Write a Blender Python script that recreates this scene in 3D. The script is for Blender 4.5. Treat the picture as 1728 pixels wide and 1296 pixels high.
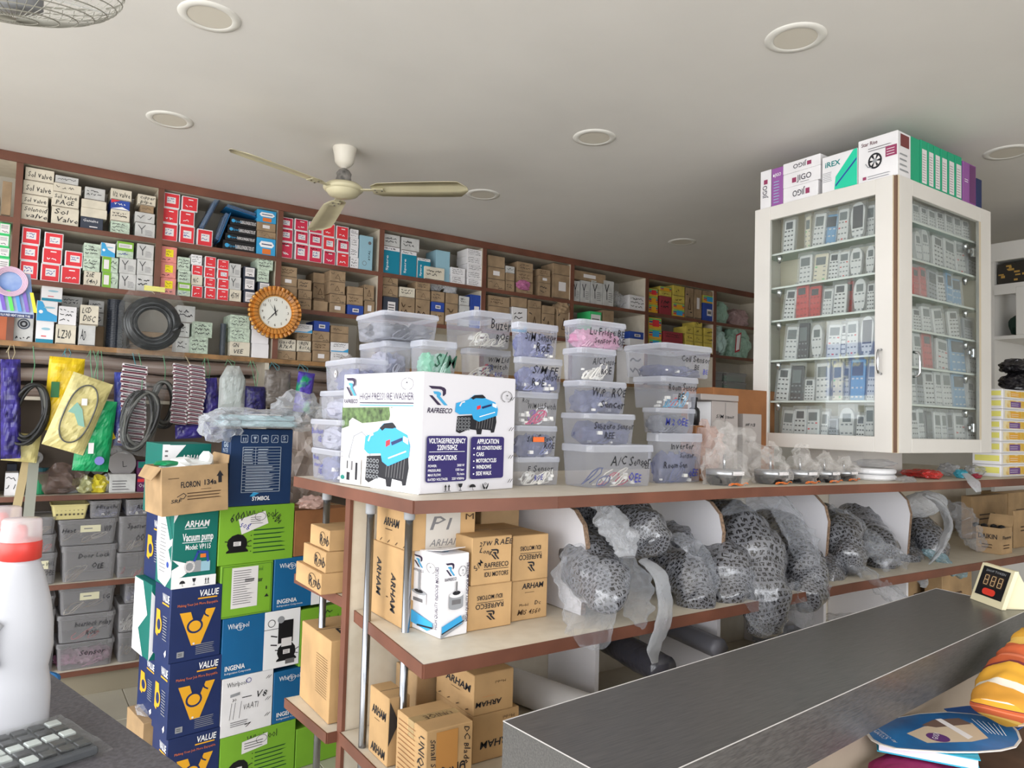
import bpy, math, random
from mathutils import Vector, Matrix, noise
R = math.radians
random.seed(7)
for o in list(bpy.data.objects): bpy.data.objects.remove(o)
SC = bpy.context.scene
COL = SC.collection
# ------------------------------------------------------------------ camera
YAW, PIT, ROL, FOC = R(34.5), R(2.78), R(1.62), 1228.0
CAM = Vector((0, 0, 1.5))
_f = Vector((math.sin(YAW)*math.cos(PIT), math.cos(YAW)*math.cos(PIT), math.sin(PIT)))
_r0 = Vector((math.cos(YAW), -math.sin(YAW), 0)); _u0 = _r0.cross(_f)
_r = _r0*math.cos(ROL)+_u0*math.sin(ROL); _u = -_r0*math.sin(ROL)+_u0*math.cos(ROL)
cd = bpy.data.cameras.new('camera'); cam = bpy.data.objects.new('camera', cd); COL.objects.link(cam)
mw = Matrix((_r, _u, -_f)).transposed().to_4x4(); mw.translation = CAM; cam.matrix_world = mw
cd.sensor_width = 36; cd.lens = FOC*36/1728; cd.clip_start = .03; cd.clip_end = 100
SC.camera = cam
# ------------------------------------------------------------------ world, light, exposure
W = bpy.data.worlds.new('daylight'); SC.world = W; W.use_nodes = True
bg = W.node_tree.nodes['Background']; bg.inputs[0].default_value = (.93, .96, 1, 1); bg.inputs[1].default_value = 2.0
def area(name, loc, rot, sx, sy, power, col=(1, 1, 1), portal=False):
    l = bpy.data.lights.new(name, 'AREA'); l.shape = 'RECTANGLE'; l.size = sx; l.size_y = sy
    l.energy = power; l.color = col
    o = bpy.data.objects.new(name, l); COL.objects.link(o); o.location = loc; o.rotation_euler = rot
    if portal: l.cycles.is_portal = True
    return o
area('daylight_shop_front', (-2.7, .8, 1.35), (0, R(-90), 0), 2.5, 4.2, 66, (1, .992, .985))
area('daylight_side_opening', (.6, -2.2, 1.4), (R(90), 0, 0), 4.6, 2.4, 34, (.97, .98, 1))
SC.view_settings.view_transform = 'Standard'; SC.view_settings.look = 'None'
SC.view_settings.exposure = 0.95; SC.view_settings.gamma = 1; SC.view_settings.use_curve_mapping = False
SC.cycles.max_bounces = 7; SC.cycles.diffuse_bounces = 4; SC.cycles.glossy_bounces = 3
SC.cycles.transparent_max_bounces = 20; SC.cycles.transmission_bounces = 4
SC.cycles.caustics_reflective = False; SC.cycles.caustics_refractive = False
# ------------------------------------------------------------------ pixel -> place on a real plane
def ray(x, y): return _r*((x-864)/FOC)-_u*((y-648)/FOC)+_f
def on(x, y, X=None, Y=None, Z=None):
    d = ray(x, y)
    if X is not None: t = (X-CAM.x)/d.x
    elif Y is not None: t = (Y-CAM.y)/d.y
    else: t = (Z-CAM.z)/d.z
    return CAM+d*t
def hit(x, y, P, n):
    d = ray(x, y); return CAM+d*((P-CAM).dot(n)/d.dot(n))
# ------------------------------------------------------------------ materials
def lin(c):
    c = c/255.; return c/12.92 if c <= .04045 else ((c+.055)/1.055)**2.4
def rgb(c): return (lin(c[0]), lin(c[1]), lin(c[2]), 1)
_M = {}
def mat(name, c, rough=.6, metal=0, vary=0, scale=30, stretch=(1, 1, 1), bump=0, spec=.4, c2=None, emit=0, trans=0, coat=0, thresh=None):
    if name in _M: return _M[name]
    m = bpy.data.materials.new(name); m.use_nodes = True; nt = m.node_tree; b = nt.nodes['Principled BSDF']
    b.inputs['Base Color'].default_value = rgb(c); b.inputs['Roughness'].default_value = rough
    b.inputs['Metallic'].default_value = metal; b.inputs['Specular IOR Level'].default_value = spec
    if coat: b.inputs['Coat Weight'].default_value = coat
    if emit:
        b.inputs['Emission Color'].default_value = rgb(c); b.inputs['Emission Strength'].default_value = emit
    if trans: b.inputs['Transmission Weight'].default_value = trans
    if vary or bump or c2:
        tc = nt.nodes.new('ShaderNodeTexCoord'); mp = nt.nodes.new('ShaderNodeMapping'); mp.inputs['Scale'].default_value = stretch
        nz = nt.nodes.new('ShaderNodeTexNoise'); nz.inputs['Scale'].default_value = scale; nz.inputs['Detail'].default_value = 4
        nt.links.new(tc.outputs['Object'], mp.inputs[0]); nt.links.new(mp.outputs[0], nz.inputs['Vector'])
        if vary or c2:
            cr = nt.nodes.new('ShaderNodeValToRGB')
            lo, hi = (thresh or (.3, .7))
            cr.color_ramp.elements[0].position = lo; cr.color_ramp.elements[1].position = hi
            cr.color_ramp.elements[0].color = rgb(c2 or tuple(max(0, x*(1-vary)) for x in c))
            cr.color_ramp.elements[1].color = rgb(tuple(min(255, x*(1+(0 if c2 else vary*.5))) for x in c))
            nt.links.new(nz.outputs[0], cr.inputs[0]); nt.links.new(cr.outputs[0], b.inputs['Base Color'])
        if bump:
            bp = nt.nodes.new('ShaderNodeBump'); bp.inputs['Strength'].default_value = bump; bp.inputs['Distance'].default_value = .003
            nt.links.new(nz.outputs[0], bp.inputs['Height']); nt.links.new(bp.outputs[0], b.inputs['Normal'])
    _M[name] = m; return m
def film(name, c, op=.25, rough=.15, edge=.6, bump=0, scale=40, c2=None, cs=8, spec=.6):
    """thin plastic: partly see-through, partly milky, glossy"""
    if name in _M: return _M[name]
    m = bpy.data.materials.new(name); m.use_nodes = True; nt = m.node_tree; b = nt.nodes['Principled BSDF']; out = nt.nodes['Material Output']
    b.inputs['Base Color'].default_value = rgb(c); b.inputs['Roughness'].default_value = rough; b.inputs['Specular IOR Level'].default_value = spec
    tr = nt.nodes.new('ShaderNodeBsdfTransparent'); mx = nt.nodes.new('ShaderNodeMixShader')
    lw = nt.nodes.new('ShaderNodeLayerWeight'); lw.inputs[0].default_value = .35
    ma = nt.nodes.new('ShaderNodeMath'); ma.operation = 'MULTIPLY_ADD'; ma.use_clamp = True
    ma.inputs[1].default_value = edge; ma.inputs[2].default_value = op
    nt.links.new(lw.outputs['Facing'], ma.inputs[0]); nt.links.new(ma.outputs[0], mx.inputs[0])
    nt.links.new(tr.outputs[0], mx.inputs[1]); nt.links.new(b.outputs[0], mx.inputs[2]); nt.links.new(mx.outputs[0], out.inputs[0])
    if bump or c2:
        tc = nt.nodes.new('ShaderNodeTexCoord'); nz = nt.nodes.new('ShaderNodeTexNoise'); nz.inputs['Scale'].default_value = scale; nz.inputs['Detail'].default_value = 3
        nt.links.new(tc.outputs['Object'], nz.inputs['Vector'])
        if bump:
            bp = nt.nodes.new('ShaderNodeBump'); bp.inputs['Strength'].default_value = bump; bp.inputs['Distance'].default_value = .01
            nt.links.new(nz.outputs[0], bp.inputs['Height']); nt.links.new(bp.outputs[0], b.inputs['Normal'])
        if c2:
            n2 = nt.nodes.new('ShaderNodeTexNoise'); n2.inputs['Scale'].default_value = cs
            nt.links.new(tc.outputs['Object'], n2.inputs['Vector'])
            cr = nt.nodes.new('ShaderNodeValToRGB'); cr.color_ramp.elements[0].position = .4; cr.color_ramp.elements[1].position = .6
            cr.color_ramp.elements[0].color = rgb(c); cr.color_ramp.elements[1].color = rgb(c2)
            nt.links.new(n2.outputs[0], cr.inputs[0]); nt.links.new(cr.outputs[0], b.inputs['Base Color'])
    _M[name] = m; return m
def printed_film():
    """grey film printed all over with rows of small dark lettering (follows the UV of the wrapped roll)"""
    m = bpy.data.materials.new('printed_film'); m.use_nodes = True; nt = m.node_tree; b = nt.nodes['Principled BSDF']; N = nt.nodes.new; L = nt.links.new
    uv = N('ShaderNodeUVMap'); tc = N('ShaderNodeTexCoord')
    wz = N('ShaderNodeTexNoise'); wz.inputs['Scale'].default_value = 14; wz.inputs['Detail'].default_value = 2; L(tc.outputs['Object'], wz.inputs['Vector'])
    mp = N('ShaderNodeMapping'); mp.inputs['Rotation'].default_value = (0, 0, R(90)); mp.inputs['Scale'].default_value = (24, 11, 1); L(uv.outputs[0], mp.inputs[0])
    vm = N('ShaderNodeVectorMath'); vm.operation = 'MULTIPLY_ADD'; vm.inputs[1].default_value = (1.3, 1.3, 0); L(wz.outputs['Color'], vm.inputs[0]); L(mp.outputs[0], vm.inputs[2])
    br = N('ShaderNodeTexBrick'); br.inputs['Scale'].default_value = 1; br.inputs['Brick Width'].default_value = 1.0; br.inputs['Row Height'].default_value = 1.0; br.inputs['Mortar Size'].default_value = .17; br.inputs['Mortar Smooth'].default_value = .1; br.offset = .5; L(vm.outputs[0], br.inputs['Vector'])
    m2 = N('ShaderNodeMapping'); m2.inputs['Scale'].default_value = (5.5, 2.2, 1); L(vm.outputs[0], m2.inputs[0])
    nz = N('ShaderNodeTexNoise'); nz.inputs['Scale'].default_value = 1; nz.inputs['Detail'].default_value = 1; L(m2.outputs[0], nz.inputs['Vector'])
    st = N('ShaderNodeMath'); st.operation = 'GREATER_THAN'; st.inputs[1].default_value = .46; L(nz.outputs[0], st.inputs[0])
    inv = N('ShaderNodeMath'); inv.operation = 'SUBTRACT'; inv.inputs[0].default_value = 1; L(br.outputs['Fac'], inv.inputs[1])
    a = N('ShaderNodeMath'); a.operation = 'MULTIPLY'; L(inv.outputs[0], a.inputs[0]); L(st.outputs[0], a.inputs[1])
    mx = N('ShaderNodeMixRGB'); mx.inputs[1].default_value = rgb((114, 115, 120)); mx.inputs[2].default_value = rgb((34, 34, 38)); L(a.outputs[0], mx.inputs[0]); L(mx.outputs[0], b.inputs['Base Color'])
    bz = N('ShaderNodeTexNoise'); bz.inputs['Scale'].default_value = 38; bz.inputs['Detail'].default_value = 3; L(tc.outputs['Object'], bz.inputs['Vector'])
    bp = N('ShaderNodeBump'); bp.inputs['Strength'].default_value = .55; bp.inputs['Distance'].default_value = .012; L(bz.outputs[0], bp.inputs['Height']); L(bp.outputs[0], b.inputs['Normal'])
    b.inputs['Roughness'].default_value = .25; b.inputs['Specular IOR Level'].default_value = .8; b.inputs['Coat Weight'].default_value = .8; b.inputs['Coat Roughness'].default_value = .06
    return m
KRAFT = mat('kraft_board', (172, 142, 104), .85, vary=.12, scale=9, bump=.08)
KRAFT2 = mat('faded_kraft_board', (158, 134, 106), .9, vary=.15, scale=12)
KRAFT3 = mat('warm_kraft_board', (188, 152, 106), .85, vary=.1, scale=7)
KRAFTD = mat('brown_kraft_board', (150, 100, 62), .85, vary=.12, scale=7)
CREAMB = mat('cream_card', (216, 208, 190), .8, vary=.07, scale=14)
GREYB = mat('grey_white_card', (198, 198, 196), .8, vary=.08, scale=18)
WHITEB = mat('white_card', (232, 230, 232), .6, vary=.03, scale=10)
MINTB = mat('pale_green_card', (192, 208, 190), .8, vary=.15, scale=60)
REDB = mat('red_print', (222, 52, 62), .55, vary=.05, scale=12)
CRIMB = mat('crimson_print', (205, 46, 78), .55)
INK = mat('black_ink', (28, 28, 34), .6)
GREYINK = mat('grey_ink', (110, 108, 110), .6)
BLUEINK = mat('blue_ink', (52, 58, 150), .6)
BROWNINK = mat('brown_ink', (72, 50, 30), .7)
PAPER = mat('label_paper', (226, 222, 222), .7)
WHITE = mat('white_print', (240, 240, 242), .5)
NAVY = mat('navy_print', (30, 46, 94), .45, vary=.06, scale=6)
NAVYP = mat('purple_navy_print', (48, 40, 98), .5)
YELL = mat('amber_print', (230, 168, 40), .5)
ORANGE = mat('orange_print', (225, 120, 50), .5)
TEAL = mat('teal_print', (16, 122, 110), .45)
TEAL2 = mat('petrol_print', (16, 130, 158), .5)
GREEN = mat('lime_print', (124, 176, 50), .45, vary=.04, scale=6)
GREEN2 = mat('dark_green_print', (16, 70, 40), .5)
CYAN = mat('cyan_print', (56, 160, 214), .45)
BLUEW = mat('blue_print', (22, 98, 150), .45, vary=.05, scale=6)
BLUE2 = mat('royal_blue_card', (44, 74, 160), .5, vary=.1, scale=20)
DARKB = mat('charcoal_card', (56, 62, 76), .6)
BLACK = mat('black_plastic', (24, 24, 27), .35)
LBLUE = mat('pale_blue_card', (150, 190, 206), .6)
PINKB = mat('salmon_card', (228, 142, 132), .6, vary=.1, scale=40)
YELL2 = mat('yellow_label', (235, 215, 30), .6)
YELL3 = mat('mustard_card', (206, 186, 84), .7, vary=.08, scale=20)
MINT2 = mat('bright_green_card', (70, 200, 120), .5)
MAROON = mat('maroon_print', (92, 36, 52), .6)
PURPLE = mat('purple_print', (120, 52, 120), .6)
GREYP = mat('grey_plastic', (150, 152, 156), .4)
WPLAST = mat('white_plastic', (222, 222, 224), .35)
CHROME = mat('polished_steel', (200, 202, 206), .16, metal=1)
LAM = mat('cream_laminate', (214, 205, 188), .5, c2=(208, 198, 180), scale=22, thresh=(.35, .6))
WHITEL = mat('white_laminate', (226, 224, 228), .45)
BAND = mat('brown_edge_band', (112, 70, 54), .5, vary=.16, scale=5, stretch=(1, 1, 1), thresh=(.3, .7))
BAND2 = mat('tan_ledge_band', (150, 112, 70), .5, vary=.25, scale=14)
BACKP = mat('back_panel_paint', (186, 180, 168), .8, vary=.06, scale=3)
CLEAR = film('clear_film', (225, 227, 232), .13, .12, .5, bump=.5, scale=26)
MILKY = film('milky_film', (214, 216, 222), .42, .2, .5, bump=.5, scale=22)
BINM = film('clear_bin_plastic', (196, 199, 212), .13, .16, .42)
LIDM = film('bin_lid_plastic', (206, 209, 220), .34, .2, .4)
BIND = film('dusty_bin_plastic', (166, 164, 166), .40, .4, .4)
PFILM = printed_film()
def glass_mat(name, tint):
    m = bpy.data.materials.new(name); m.use_nodes = True; nt = m.node_tree; out = nt.nodes['Material Output']; nt.nodes.remove(nt.nodes['Principled BSDF'])
    tr = nt.nodes.new('ShaderNodeBsdfTransparent'); tr.inputs[0].default_value = rgb(tint); gl = nt.nodes.new('ShaderNodeBsdfGlossy'); gl.inputs['Roughness'].default_value = .01
    lw = nt.nodes.new('ShaderNodeLayerWeight'); lw.inputs[0].default_value = .5; pw = nt.nodes.new('ShaderNodeMath'); pw.operation = 'POWER'; pw.inputs[1].default_value = 5
    fr = nt.nodes.new('ShaderNodeMath'); fr.operation = 'MULTIPLY_ADD'; fr.inputs[1].default_value = .95; fr.inputs[2].default_value = .045; mx = nt.nodes.new('ShaderNodeMixShader')
    nt.links.new(lw.outputs['Facing'], pw.inputs[0]); nt.links.new(pw.outputs[0], fr.inputs[0]); nt.links.new(fr.outputs[0], mx.inputs[0]); nt.links.new(tr.outputs[0], mx.inputs[1]); nt.links.new(gl.outputs[0], mx.inputs[2]); nt.links.new(mx.outputs[0], out.inputs[0]); return m
PIPE = mat('steel_pipe_metal', (142, 144, 148), .24, metal=1)

# ------------------------------------------------------------------ mesh builder
class MB:
    def __init__(s): s.v = []; s.f = []; s.mi = []; s.ms = []; s.uv = {}
    def m(s, mt):
        if mt not in s.ms: s.ms.append(mt)
        return s.ms.index(mt)
    def add(s, vs, fs, mt):
        k = len(s.v); s.v += [tuple(v) for v in vs]; i = s.m(mt)
        for f in fs: s.f.append(tuple(j+k for j in f)); s.mi.append(i)
        return k
    def box(s, a, b, mt, ch=0, jit=0, bottomless=False):
        a = Vector(a); b = Vector(b); c = (a+b)/2; h = (b-a)/2
        ch = min(ch, h.x*.45, h.y*.45, h.z*.45)
        if ch <= 0:
            vs = [(x, y, z) for x in (a.x, b.x) for y in (a.y, b.y) for z in (a.z, b.z)]
            s.add(vs, [(0, 1, 3, 2), (4, 6, 7, 5), (0, 4, 5, 1), (2, 3, 7, 6), (0, 2, 6, 4), (1, 5, 7, 3)], mt); return
        idx = {}; vs = []
        for sx in (-1, 1):
            for sy in (-1, 1):
                for sz in (-1, 1):
                    sg = (sx, sy, sz); jv = Vector([random.uniform(-jit, jit) for _ in range(3)])
                    for ax in range(3):
                        p = Vector([sg[i]*(h[i]-(0 if i == ax else ch)) for i in range(3)])+c+jv
                        idx[(sg, ax)] = len(vs); vs.append(p)
        fs = []
        def put(f):
            p = [vs[i] for i in f]; n = (p[1]-p[0]).cross(p[2]-p[1]); m_ = sum(p, Vector())/len(p)-c
            fs.append(f if n.dot(m_) > 0 else f[::-1])
        for ax in range(3):
            o1, o2 = [i for i in range(3) if i != ax]
            for sg in (-1, 1):
                l = []
                for p, q in ((-1, -1), (1, -1), (1, 1), (-1, 1)):
                    g = [0, 0, 0]; g[ax] = sg; g[o1] = p; g[o2] = q; l.append(idx[(tuple(g), ax)])
                put(l)
            for p in (-1, 1):
                for q in (-1, 1):
                    g1 = [0, 0, 0]; g1[o1] = p; g1[o2] = q; g1[ax] = -1; g2 = list(g1); g2[ax] = 1
                    put([idx[(tuple(g1), o1)], idx[(tuple(g2), o1)], idx[(tuple(g2), o2)], idx[(tuple(g1), o2)]])
        for sx in (-1, 1):
            for sy in (-1, 1):
                for sz in (-1, 1): put([idx[((sx, sy, sz), i)] for i in range(3)])
        s.add(vs, fs, mt)
    def tube(s, pts, r, mt, n=6, closed=False, cap=True, uvs=False, flat=1):
        pts = [Vector(p) for p in pts]; N = len(pts); k = len(s.v); up = None
        rr = r if isinstance(r, (list, tuple)) else [r]*N
        i0 = s.m(mt)
        for i, p in enumerate(pts):
            a = pts[(i-1) % N] if (closed or i > 0) else p; b = pts[(i+1) % N] if (closed or i < N-1) else p
            t = (b-a).normalized()
            if up is None: up = Vector((0, 0, 1)) if abs(t.z) < .9 else Vector((1, 0, 0))
            x = up.cross(t)
            if x.length < 1e-5: x = Vector((1, 0, 0)).cross(t)
            x.normalize(); y = t.cross(x); up = y
            for j in range(n):
                th = 2*math.pi*j/n; s.v.append(tuple(p+x*(rr[i]*math.cos(th))+y*(rr[i]*flat*math.sin(th))))
        L = N if closed else N-1
        for i in range(L):
            for j in range(n):
                a = k+i*n+j; b = k+i*n+(j+1) % n; c = k+((i+1) % N)*n+(j+1) % n; d = k+((i+1) % N)*n+j
                if uvs: s.uv[len(s.f)] = [(i/L, j/n), (i/L, (j+1)/n), ((i+1)/L, (j+1)/n), ((i+1)/L, j/n)]
                s.f.append((a, b, c, d)); s.mi.append(i0)
        if cap and not closed:
            s.f.append(tuple(k+j for j in range(n))[::-1]); s.mi.append(i0)
            s.f.append(tuple(k+(N-1)*n+j for j in range(n))); s.mi.append(i0)
    def lathe(s, prof, c, mt, n=24, axis='Z', cap=True):
        c = Vector(c); k = len(s.v); i0 = s.m(mt)
        for r, h in prof:
            for j in range(n):
                th = 2*math.pi*j/n; a, b = r*math.cos(th), r*math.sin(th)
                s.v.append(tuple(c+(Vector((a, b, h)) if axis == 'Z' else Vector((a, -h, b)) if axis == 'Y' else Vector((h, a, b)))))
        for i in range(len(prof)-1):
            for j in range(n):
                s.f.append((k+i*n+j, k+i*n+(j+1) % n, k+(i+1)*n+(j+1) % n, k+(i+1)*n+j)); s.mi.append(i0)
        if cap:
            if prof[0][0] > 1e-4: s.f.append(tuple(k+j for j in range(n))[::-1]); s.mi.append(i0)
            q = k+(len(prof)-1)*n
            if prof[-1][0] > 1e-4: s.f.append(tuple(q+j for j in range(n))); s.mi.append(i0)
    def prism(s, pts, d, mt):
        """pts: closed list of 3D points on a plane, extruded by vector d"""
        n = len(pts); d = Vector(d); pts = [Vector(p) for p in pts]
        s.add(pts+[p+d for p in pts], [tuple(range(n))[::-1], tuple(range(n, 2*n))]+[(i, (i+1) % n, (i+1) % n+n, i+n) for i in range(n)], mt)
    def blob(s, c, size, mt, seed=0, amp=.25, fr=3., sub=3, ridge=.6, squash=None):
        vs, fs = ico(sub); o = Vector((seed*7.31, seed*3.77, seed*1.93)); c = Vector(c); out = []
        for v in vs:
            n1 = noise.noise(v*fr+o); n2 = 1-abs(noise.noise(v*fr*2.3+o*2))*2.2; n3 = noise.noise(v*fr*5.1+o)
            k = 1+amp*(n1*1.2+ridge*(n2-.5)*.6+.3*n3)
            p = Vector((v.x*k*size[0], v.y*k*size[1], v.z*k*size[2]))
            if squash is not None: p.z = max(p.z, -squash*size[2])
            out.append(p+c)
        s.add(out, fs, mt)
    def build(s, name, parent=None, smooth=False, loc=None, rot=0, **tags):
        me = bpy.data.meshes.new(name); me.from_pydata(s.v, [], s.f)
        for m_ in s.ms: me.materials.append(m_)
        me.polygons.foreach_set('material_index', s.mi)
        if s.uv:
            ul = me.uv_layers.new(name='UVMap')
            for fi, l in s.uv.items():
                for li, uv in zip(me.polygons[fi].loop_indices, l): ul.data[li].uv = uv
        if smooth: me.polygons.foreach_set('use_smooth', [True]*len(s.f))
        me.update()
        o = bpy.data.objects.new(name, me); COL.objects.link(o)
        if parent: o.parent = parent
        if loc is not None: o.location = loc
        if rot: o.rotation_euler = (0, 0, rot)
        return tag(o, **tags)
_ico = {}
def ico(sub):
    if sub not in _ico:
        import bmesh
        bm = bmesh.new(); bmesh.ops.create_icosphere(bm, subdivisions=sub, radius=1)
        _ico[sub] = ([v.co.copy() for v in bm.verts], [tuple(v.index for v in f.verts) for f in bm.faces]); bm.free()
    return _ico[sub]
LAB = {}
def tag(o, label=None, cat=None, group=None, kind=None):
    if label:
        if label in LAB: print('DUPLICATE LABEL', label)
        n = len(label.split())
        if n < 4 or n > 16: print('LABEL LENGTH', n, label)
        LAB[label] = 1; o['label'] = label
    if cat: o['category'] = cat
    if group: o['group'] = group
    if kind: o['kind'] = kind
    return o
def struct(name, mb, **k):
    o = mb.build(name, kind='structure', **k); return o
def empty(name, loc=(0, 0, 0), rot=0, **tags):
    o = bpy.data.objects.new(name, None); COL.objects.link(o); o.location = loc; o.rotation_euler = (0, 0, rot)
    o.empty_display_size = .05
    return tag(o, **tags)
# ------------------------------------------------------------------ flat print (a decal mesh on one face)
_T = {}
def glyphs(s, bold=0, res=1):
    k = (s, bold, res)
    if k not in _T:
        cu = bpy.data.curves.new('t', 'FONT'); cu.body = s; cu.resolution_u = res; cu.offset = bold
        ob = bpy.data.objects.new('t', cu); me = bpy.data.meshes.new_from_object(ob)
        vs = [(v.co.x, v.co.y) for v in me.vertices]; fs = [tuple(p.vertices) for p in me.polygons]
        bpy.data.objects.remove(ob); bpy.data.meshes.remove(me); bpy.data.curves.remove(cu)
        if vs:
            x0 = min(v[0] for v in vs); x1 = max(v[0] for v in vs)
            vs = [(v[0]-x0, v[1]) for v in vs]; w = x1-x0
        else: w = .1
        _T[k] = (vs, fs, w)
    return _T[k]
class D2:
    def __init__(s, O, U, V, N, off=.0012): s.O = Vector(O); s.U = Vector(U); s.V = Vector(V); s.N = Vector(N); s.k = off; s.mb = MB(); s.x0 = 0; s.ax = 1
    def P(s, x, y): return s.O+s.U*(s.x0+(x-s.x0)*s.ax)+s.V*y+s.N*s.k
    def poly(s, pts, mt):
        s.mb.add([s.P(*p) for p in pts], [tuple(range(len(pts)))], mt); s.k += .00012; return s
    def rect(s, x0, y0, x1, y1, mt): return s.poly([(x0, y0), (x1, y0), (x1, y1), (x0, y1)], mt)
    def rrect(s, x0, y0, x1, y1, r, mt):
        p = []
        for cx, cy, a in ((x1-r, y0+r, -90), (x1-r, y1-r, 0), (x0+r, y1-r, 90), (x0+r, y0+r, 180)):
            for i in range(4): t = R(a+i*30); p.append((cx+r*math.cos(t), cy+r*math.sin(t)))
        return s.poly(p, mt)
    def line(s, pts, w, mt):
        vs = []; fs = []
        for (ax, ay), (bx, by) in zip(pts, pts[1:]):
            dx, dy = bx-ax, by-ay; L = math.hypot(dx, dy) or 1; nx, ny = -dy/L*w/2, dx/L*w/2; k = len(vs)
            ex, ey = dx/L*w*.3, dy/L*w*.3
            vs += [s.P(ax+nx-ex, ay+ny-ey), s.P(ax-nx-ex, ay-ny-ey), s.P(bx-nx+ex, by-ny+ey), s.P(bx+nx+ex, by+ny+ey)]; fs.append((k, k+1, k+2, k+3))
        s.mb.add(vs, fs, mt); s.k += .00006; return s
    def circ(s, x, y, r, mt, ry=None, n=20): return s.poly([(x+r*math.cos(2*math.pi*i/n), y+(ry or r)*math.sin(2*math.pi*i/n)) for i in range(n)], mt)
    def ring(s, x, y, r, w, mt, n=20, ry=None):
        return s.line([(x+r*math.cos(2*math.pi*i/n), y+(ry or r)*math.sin(2*math.pi*i/n)) for i in range(n+1)], w, mt)
    def frame(s, x0, y0, x1, y1, w, mt): return s.line([(x0, y0), (x1, y0), (x1, y1), (x0, y1), (x0, y0)], w, mt)
    def text(s, t, x, y, h, mt, w=None, ang=0, shear=0, bold=.0, mir=False, align='l', res=1):
        if bold > .005: res = 3; bold = min(bold, .02)
        vs, fs, tw = glyphs(t, bold, res); sc = h/.69; sx = (w/tw) if w else sc
        W_ = tw*sx; ox = 0 if align == 'l' else -W_/2 if align == 'c' else -W_
        ca, sa = math.cos(R(ang)), math.sin(R(ang)); out = []
        for a, b in vs:
            px_ = a*sx+ox+b*sc*shear; py = b*sc
            if mir: px_ = W_-px_ if align == 'l' else -px_
            out.append(s.P(x+px_*ca-py*sa, y+px_*sa+py*ca))
        s.mb.add(out, fs, mt); s.k += .00008; return s
    def hand(s, t, x, y, h, mt, w=None, ang=0, seed=0):
        """marker handwriting: thin slanted letters with uneven size and base line"""
        rd = random.Random(hash_(t)+seed); cx = 0; bits = []
        for ch in t:
            if ch == ' ': cx += h*.45; continue
            vs, fs, tw = glyphs(ch, .006, 1); k = h/.69*rd.uniform(.85, 1.15); bits.append((vs, fs, cx, rd.uniform(-.1, .1)*h, k)); cx += (tw+.1)*k
        sx = (w/cx) if w else 1; ca, sa = math.cos(R(ang)), math.sin(R(ang)); sh = rd.uniform(.1, .3)
        for vs, fs, c0, dy, k in bits:
            o = []
            for a, b in vs:
                X_ = (c0+(a+b*sh)*k)*sx; Y_ = b*k+dy; o.append(s.P(x+X_*ca-Y_*sa, y+X_*sa+Y_*ca))
            s.mb.add(o, fs, mt)
        s.k += .00006; return s
    def scrib(s, x0, y0, x1, y1, mt, rows=1, w=None, seed=0):
        """illegible small writing: a zigzag stroke"""
        rd = random.Random(seed+int(x0*9999)+int(y1*777)); H = (y1-y0)/rows; w = w or H*.1
        for r in range(rows):
            yb = y1-(r+1)*H+H*.2; x = x0; pts = []
            xe = x1-rd.uniform(0, .3)*(x1-x0)
            while x < xe:
                pts.append((x, yb+rd.uniform(0, H*.62))); x += H*rd.uniform(.12, .34)
                if rd.random() < .16 and len(pts) > 1:
                    s.line(pts, w, mt); pts = []; x += H*.25
            if len(pts) > 1: s.line(pts, w, mt)
        return s
    def rows(s, x0, y0, x1, y1, n, mt, t=.35, rag=.3, seed=1):
        rd = random.Random(seed+n); H = (y1-y0)/n
        for i in range(n):
            yb = y1-(i+1)*H+H*.3; s.mb.add([s.P(x0, yb), s.P(x1-(x1-x0)*rd.uniform(0, rag), yb), s.P(x1-(x1-x0)*rd.uniform(0, rag), yb+H*t), s.P(x0, yb+H*t)], [(0, 1, 2, 3)], mt)
        s.k += .00006; return s
    def done(s, parent, name='printing', **t):
        if s.mb.f: return s.mb.build(name, parent, **t)
def hash_(t):
    h = 0
    for c in t: h = (h*31+ord(c)) % 99991
    return h
def face(which, W_, D_, H_):
    if which == 'F': return D2((-W_/2, -D_/2, 0), (1, 0, 0), (0, 0, 1), (0, -1, 0))
    if which == 'L': return D2((-W_/2, D_/2, 0), (0, -1, 0), (0, 0, 1), (-1, 0, 0))
    if which == 'R': return D2((W_/2, -D_/2, 0), (0, 1, 0), (0, 0, 1), (1, 0, 0))
    return D2((-W_/2, -D_/2, H_), (1, 0, 0), (0, 1, 0), (0, 0, 1))
class Box: pass
def place(xc, xr, yb, yt, P, th=0, xl=None, D=.2, z0=None, ym=None):
    """a box from its near upright edge (xc), right end (xr), left end (xl), foot and top in the picture; its front lies on the upright plane through P"""
    u = Vector((math.cos(th), math.sin(th), 0)); v = Vector((-math.sin(th), math.cos(th), 0)); ym = ym or (yb+yt)/2
    b = Box(); P = Vector(P) if len(P) == 3 else Vector((P[0], P[1], 0))
    N = hit(xc, ym, P, v); b.z0 = hit(xc, yb, P, v).z if z0 is None else z0; b.z1 = hit(xc, yt, P, v).z
    b.W = (hit(xr, ym, P, v)-N).dot(u); b.D = (hit(xl, ym, N, u)-N).dot(v) if xl is not None else D
    b.th = th; b.H = b.z1-b.z0; c = N+u*b.W/2+v*b.D/2; b.loc = Vector((c.x, c.y, b.z0)); return b
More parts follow.
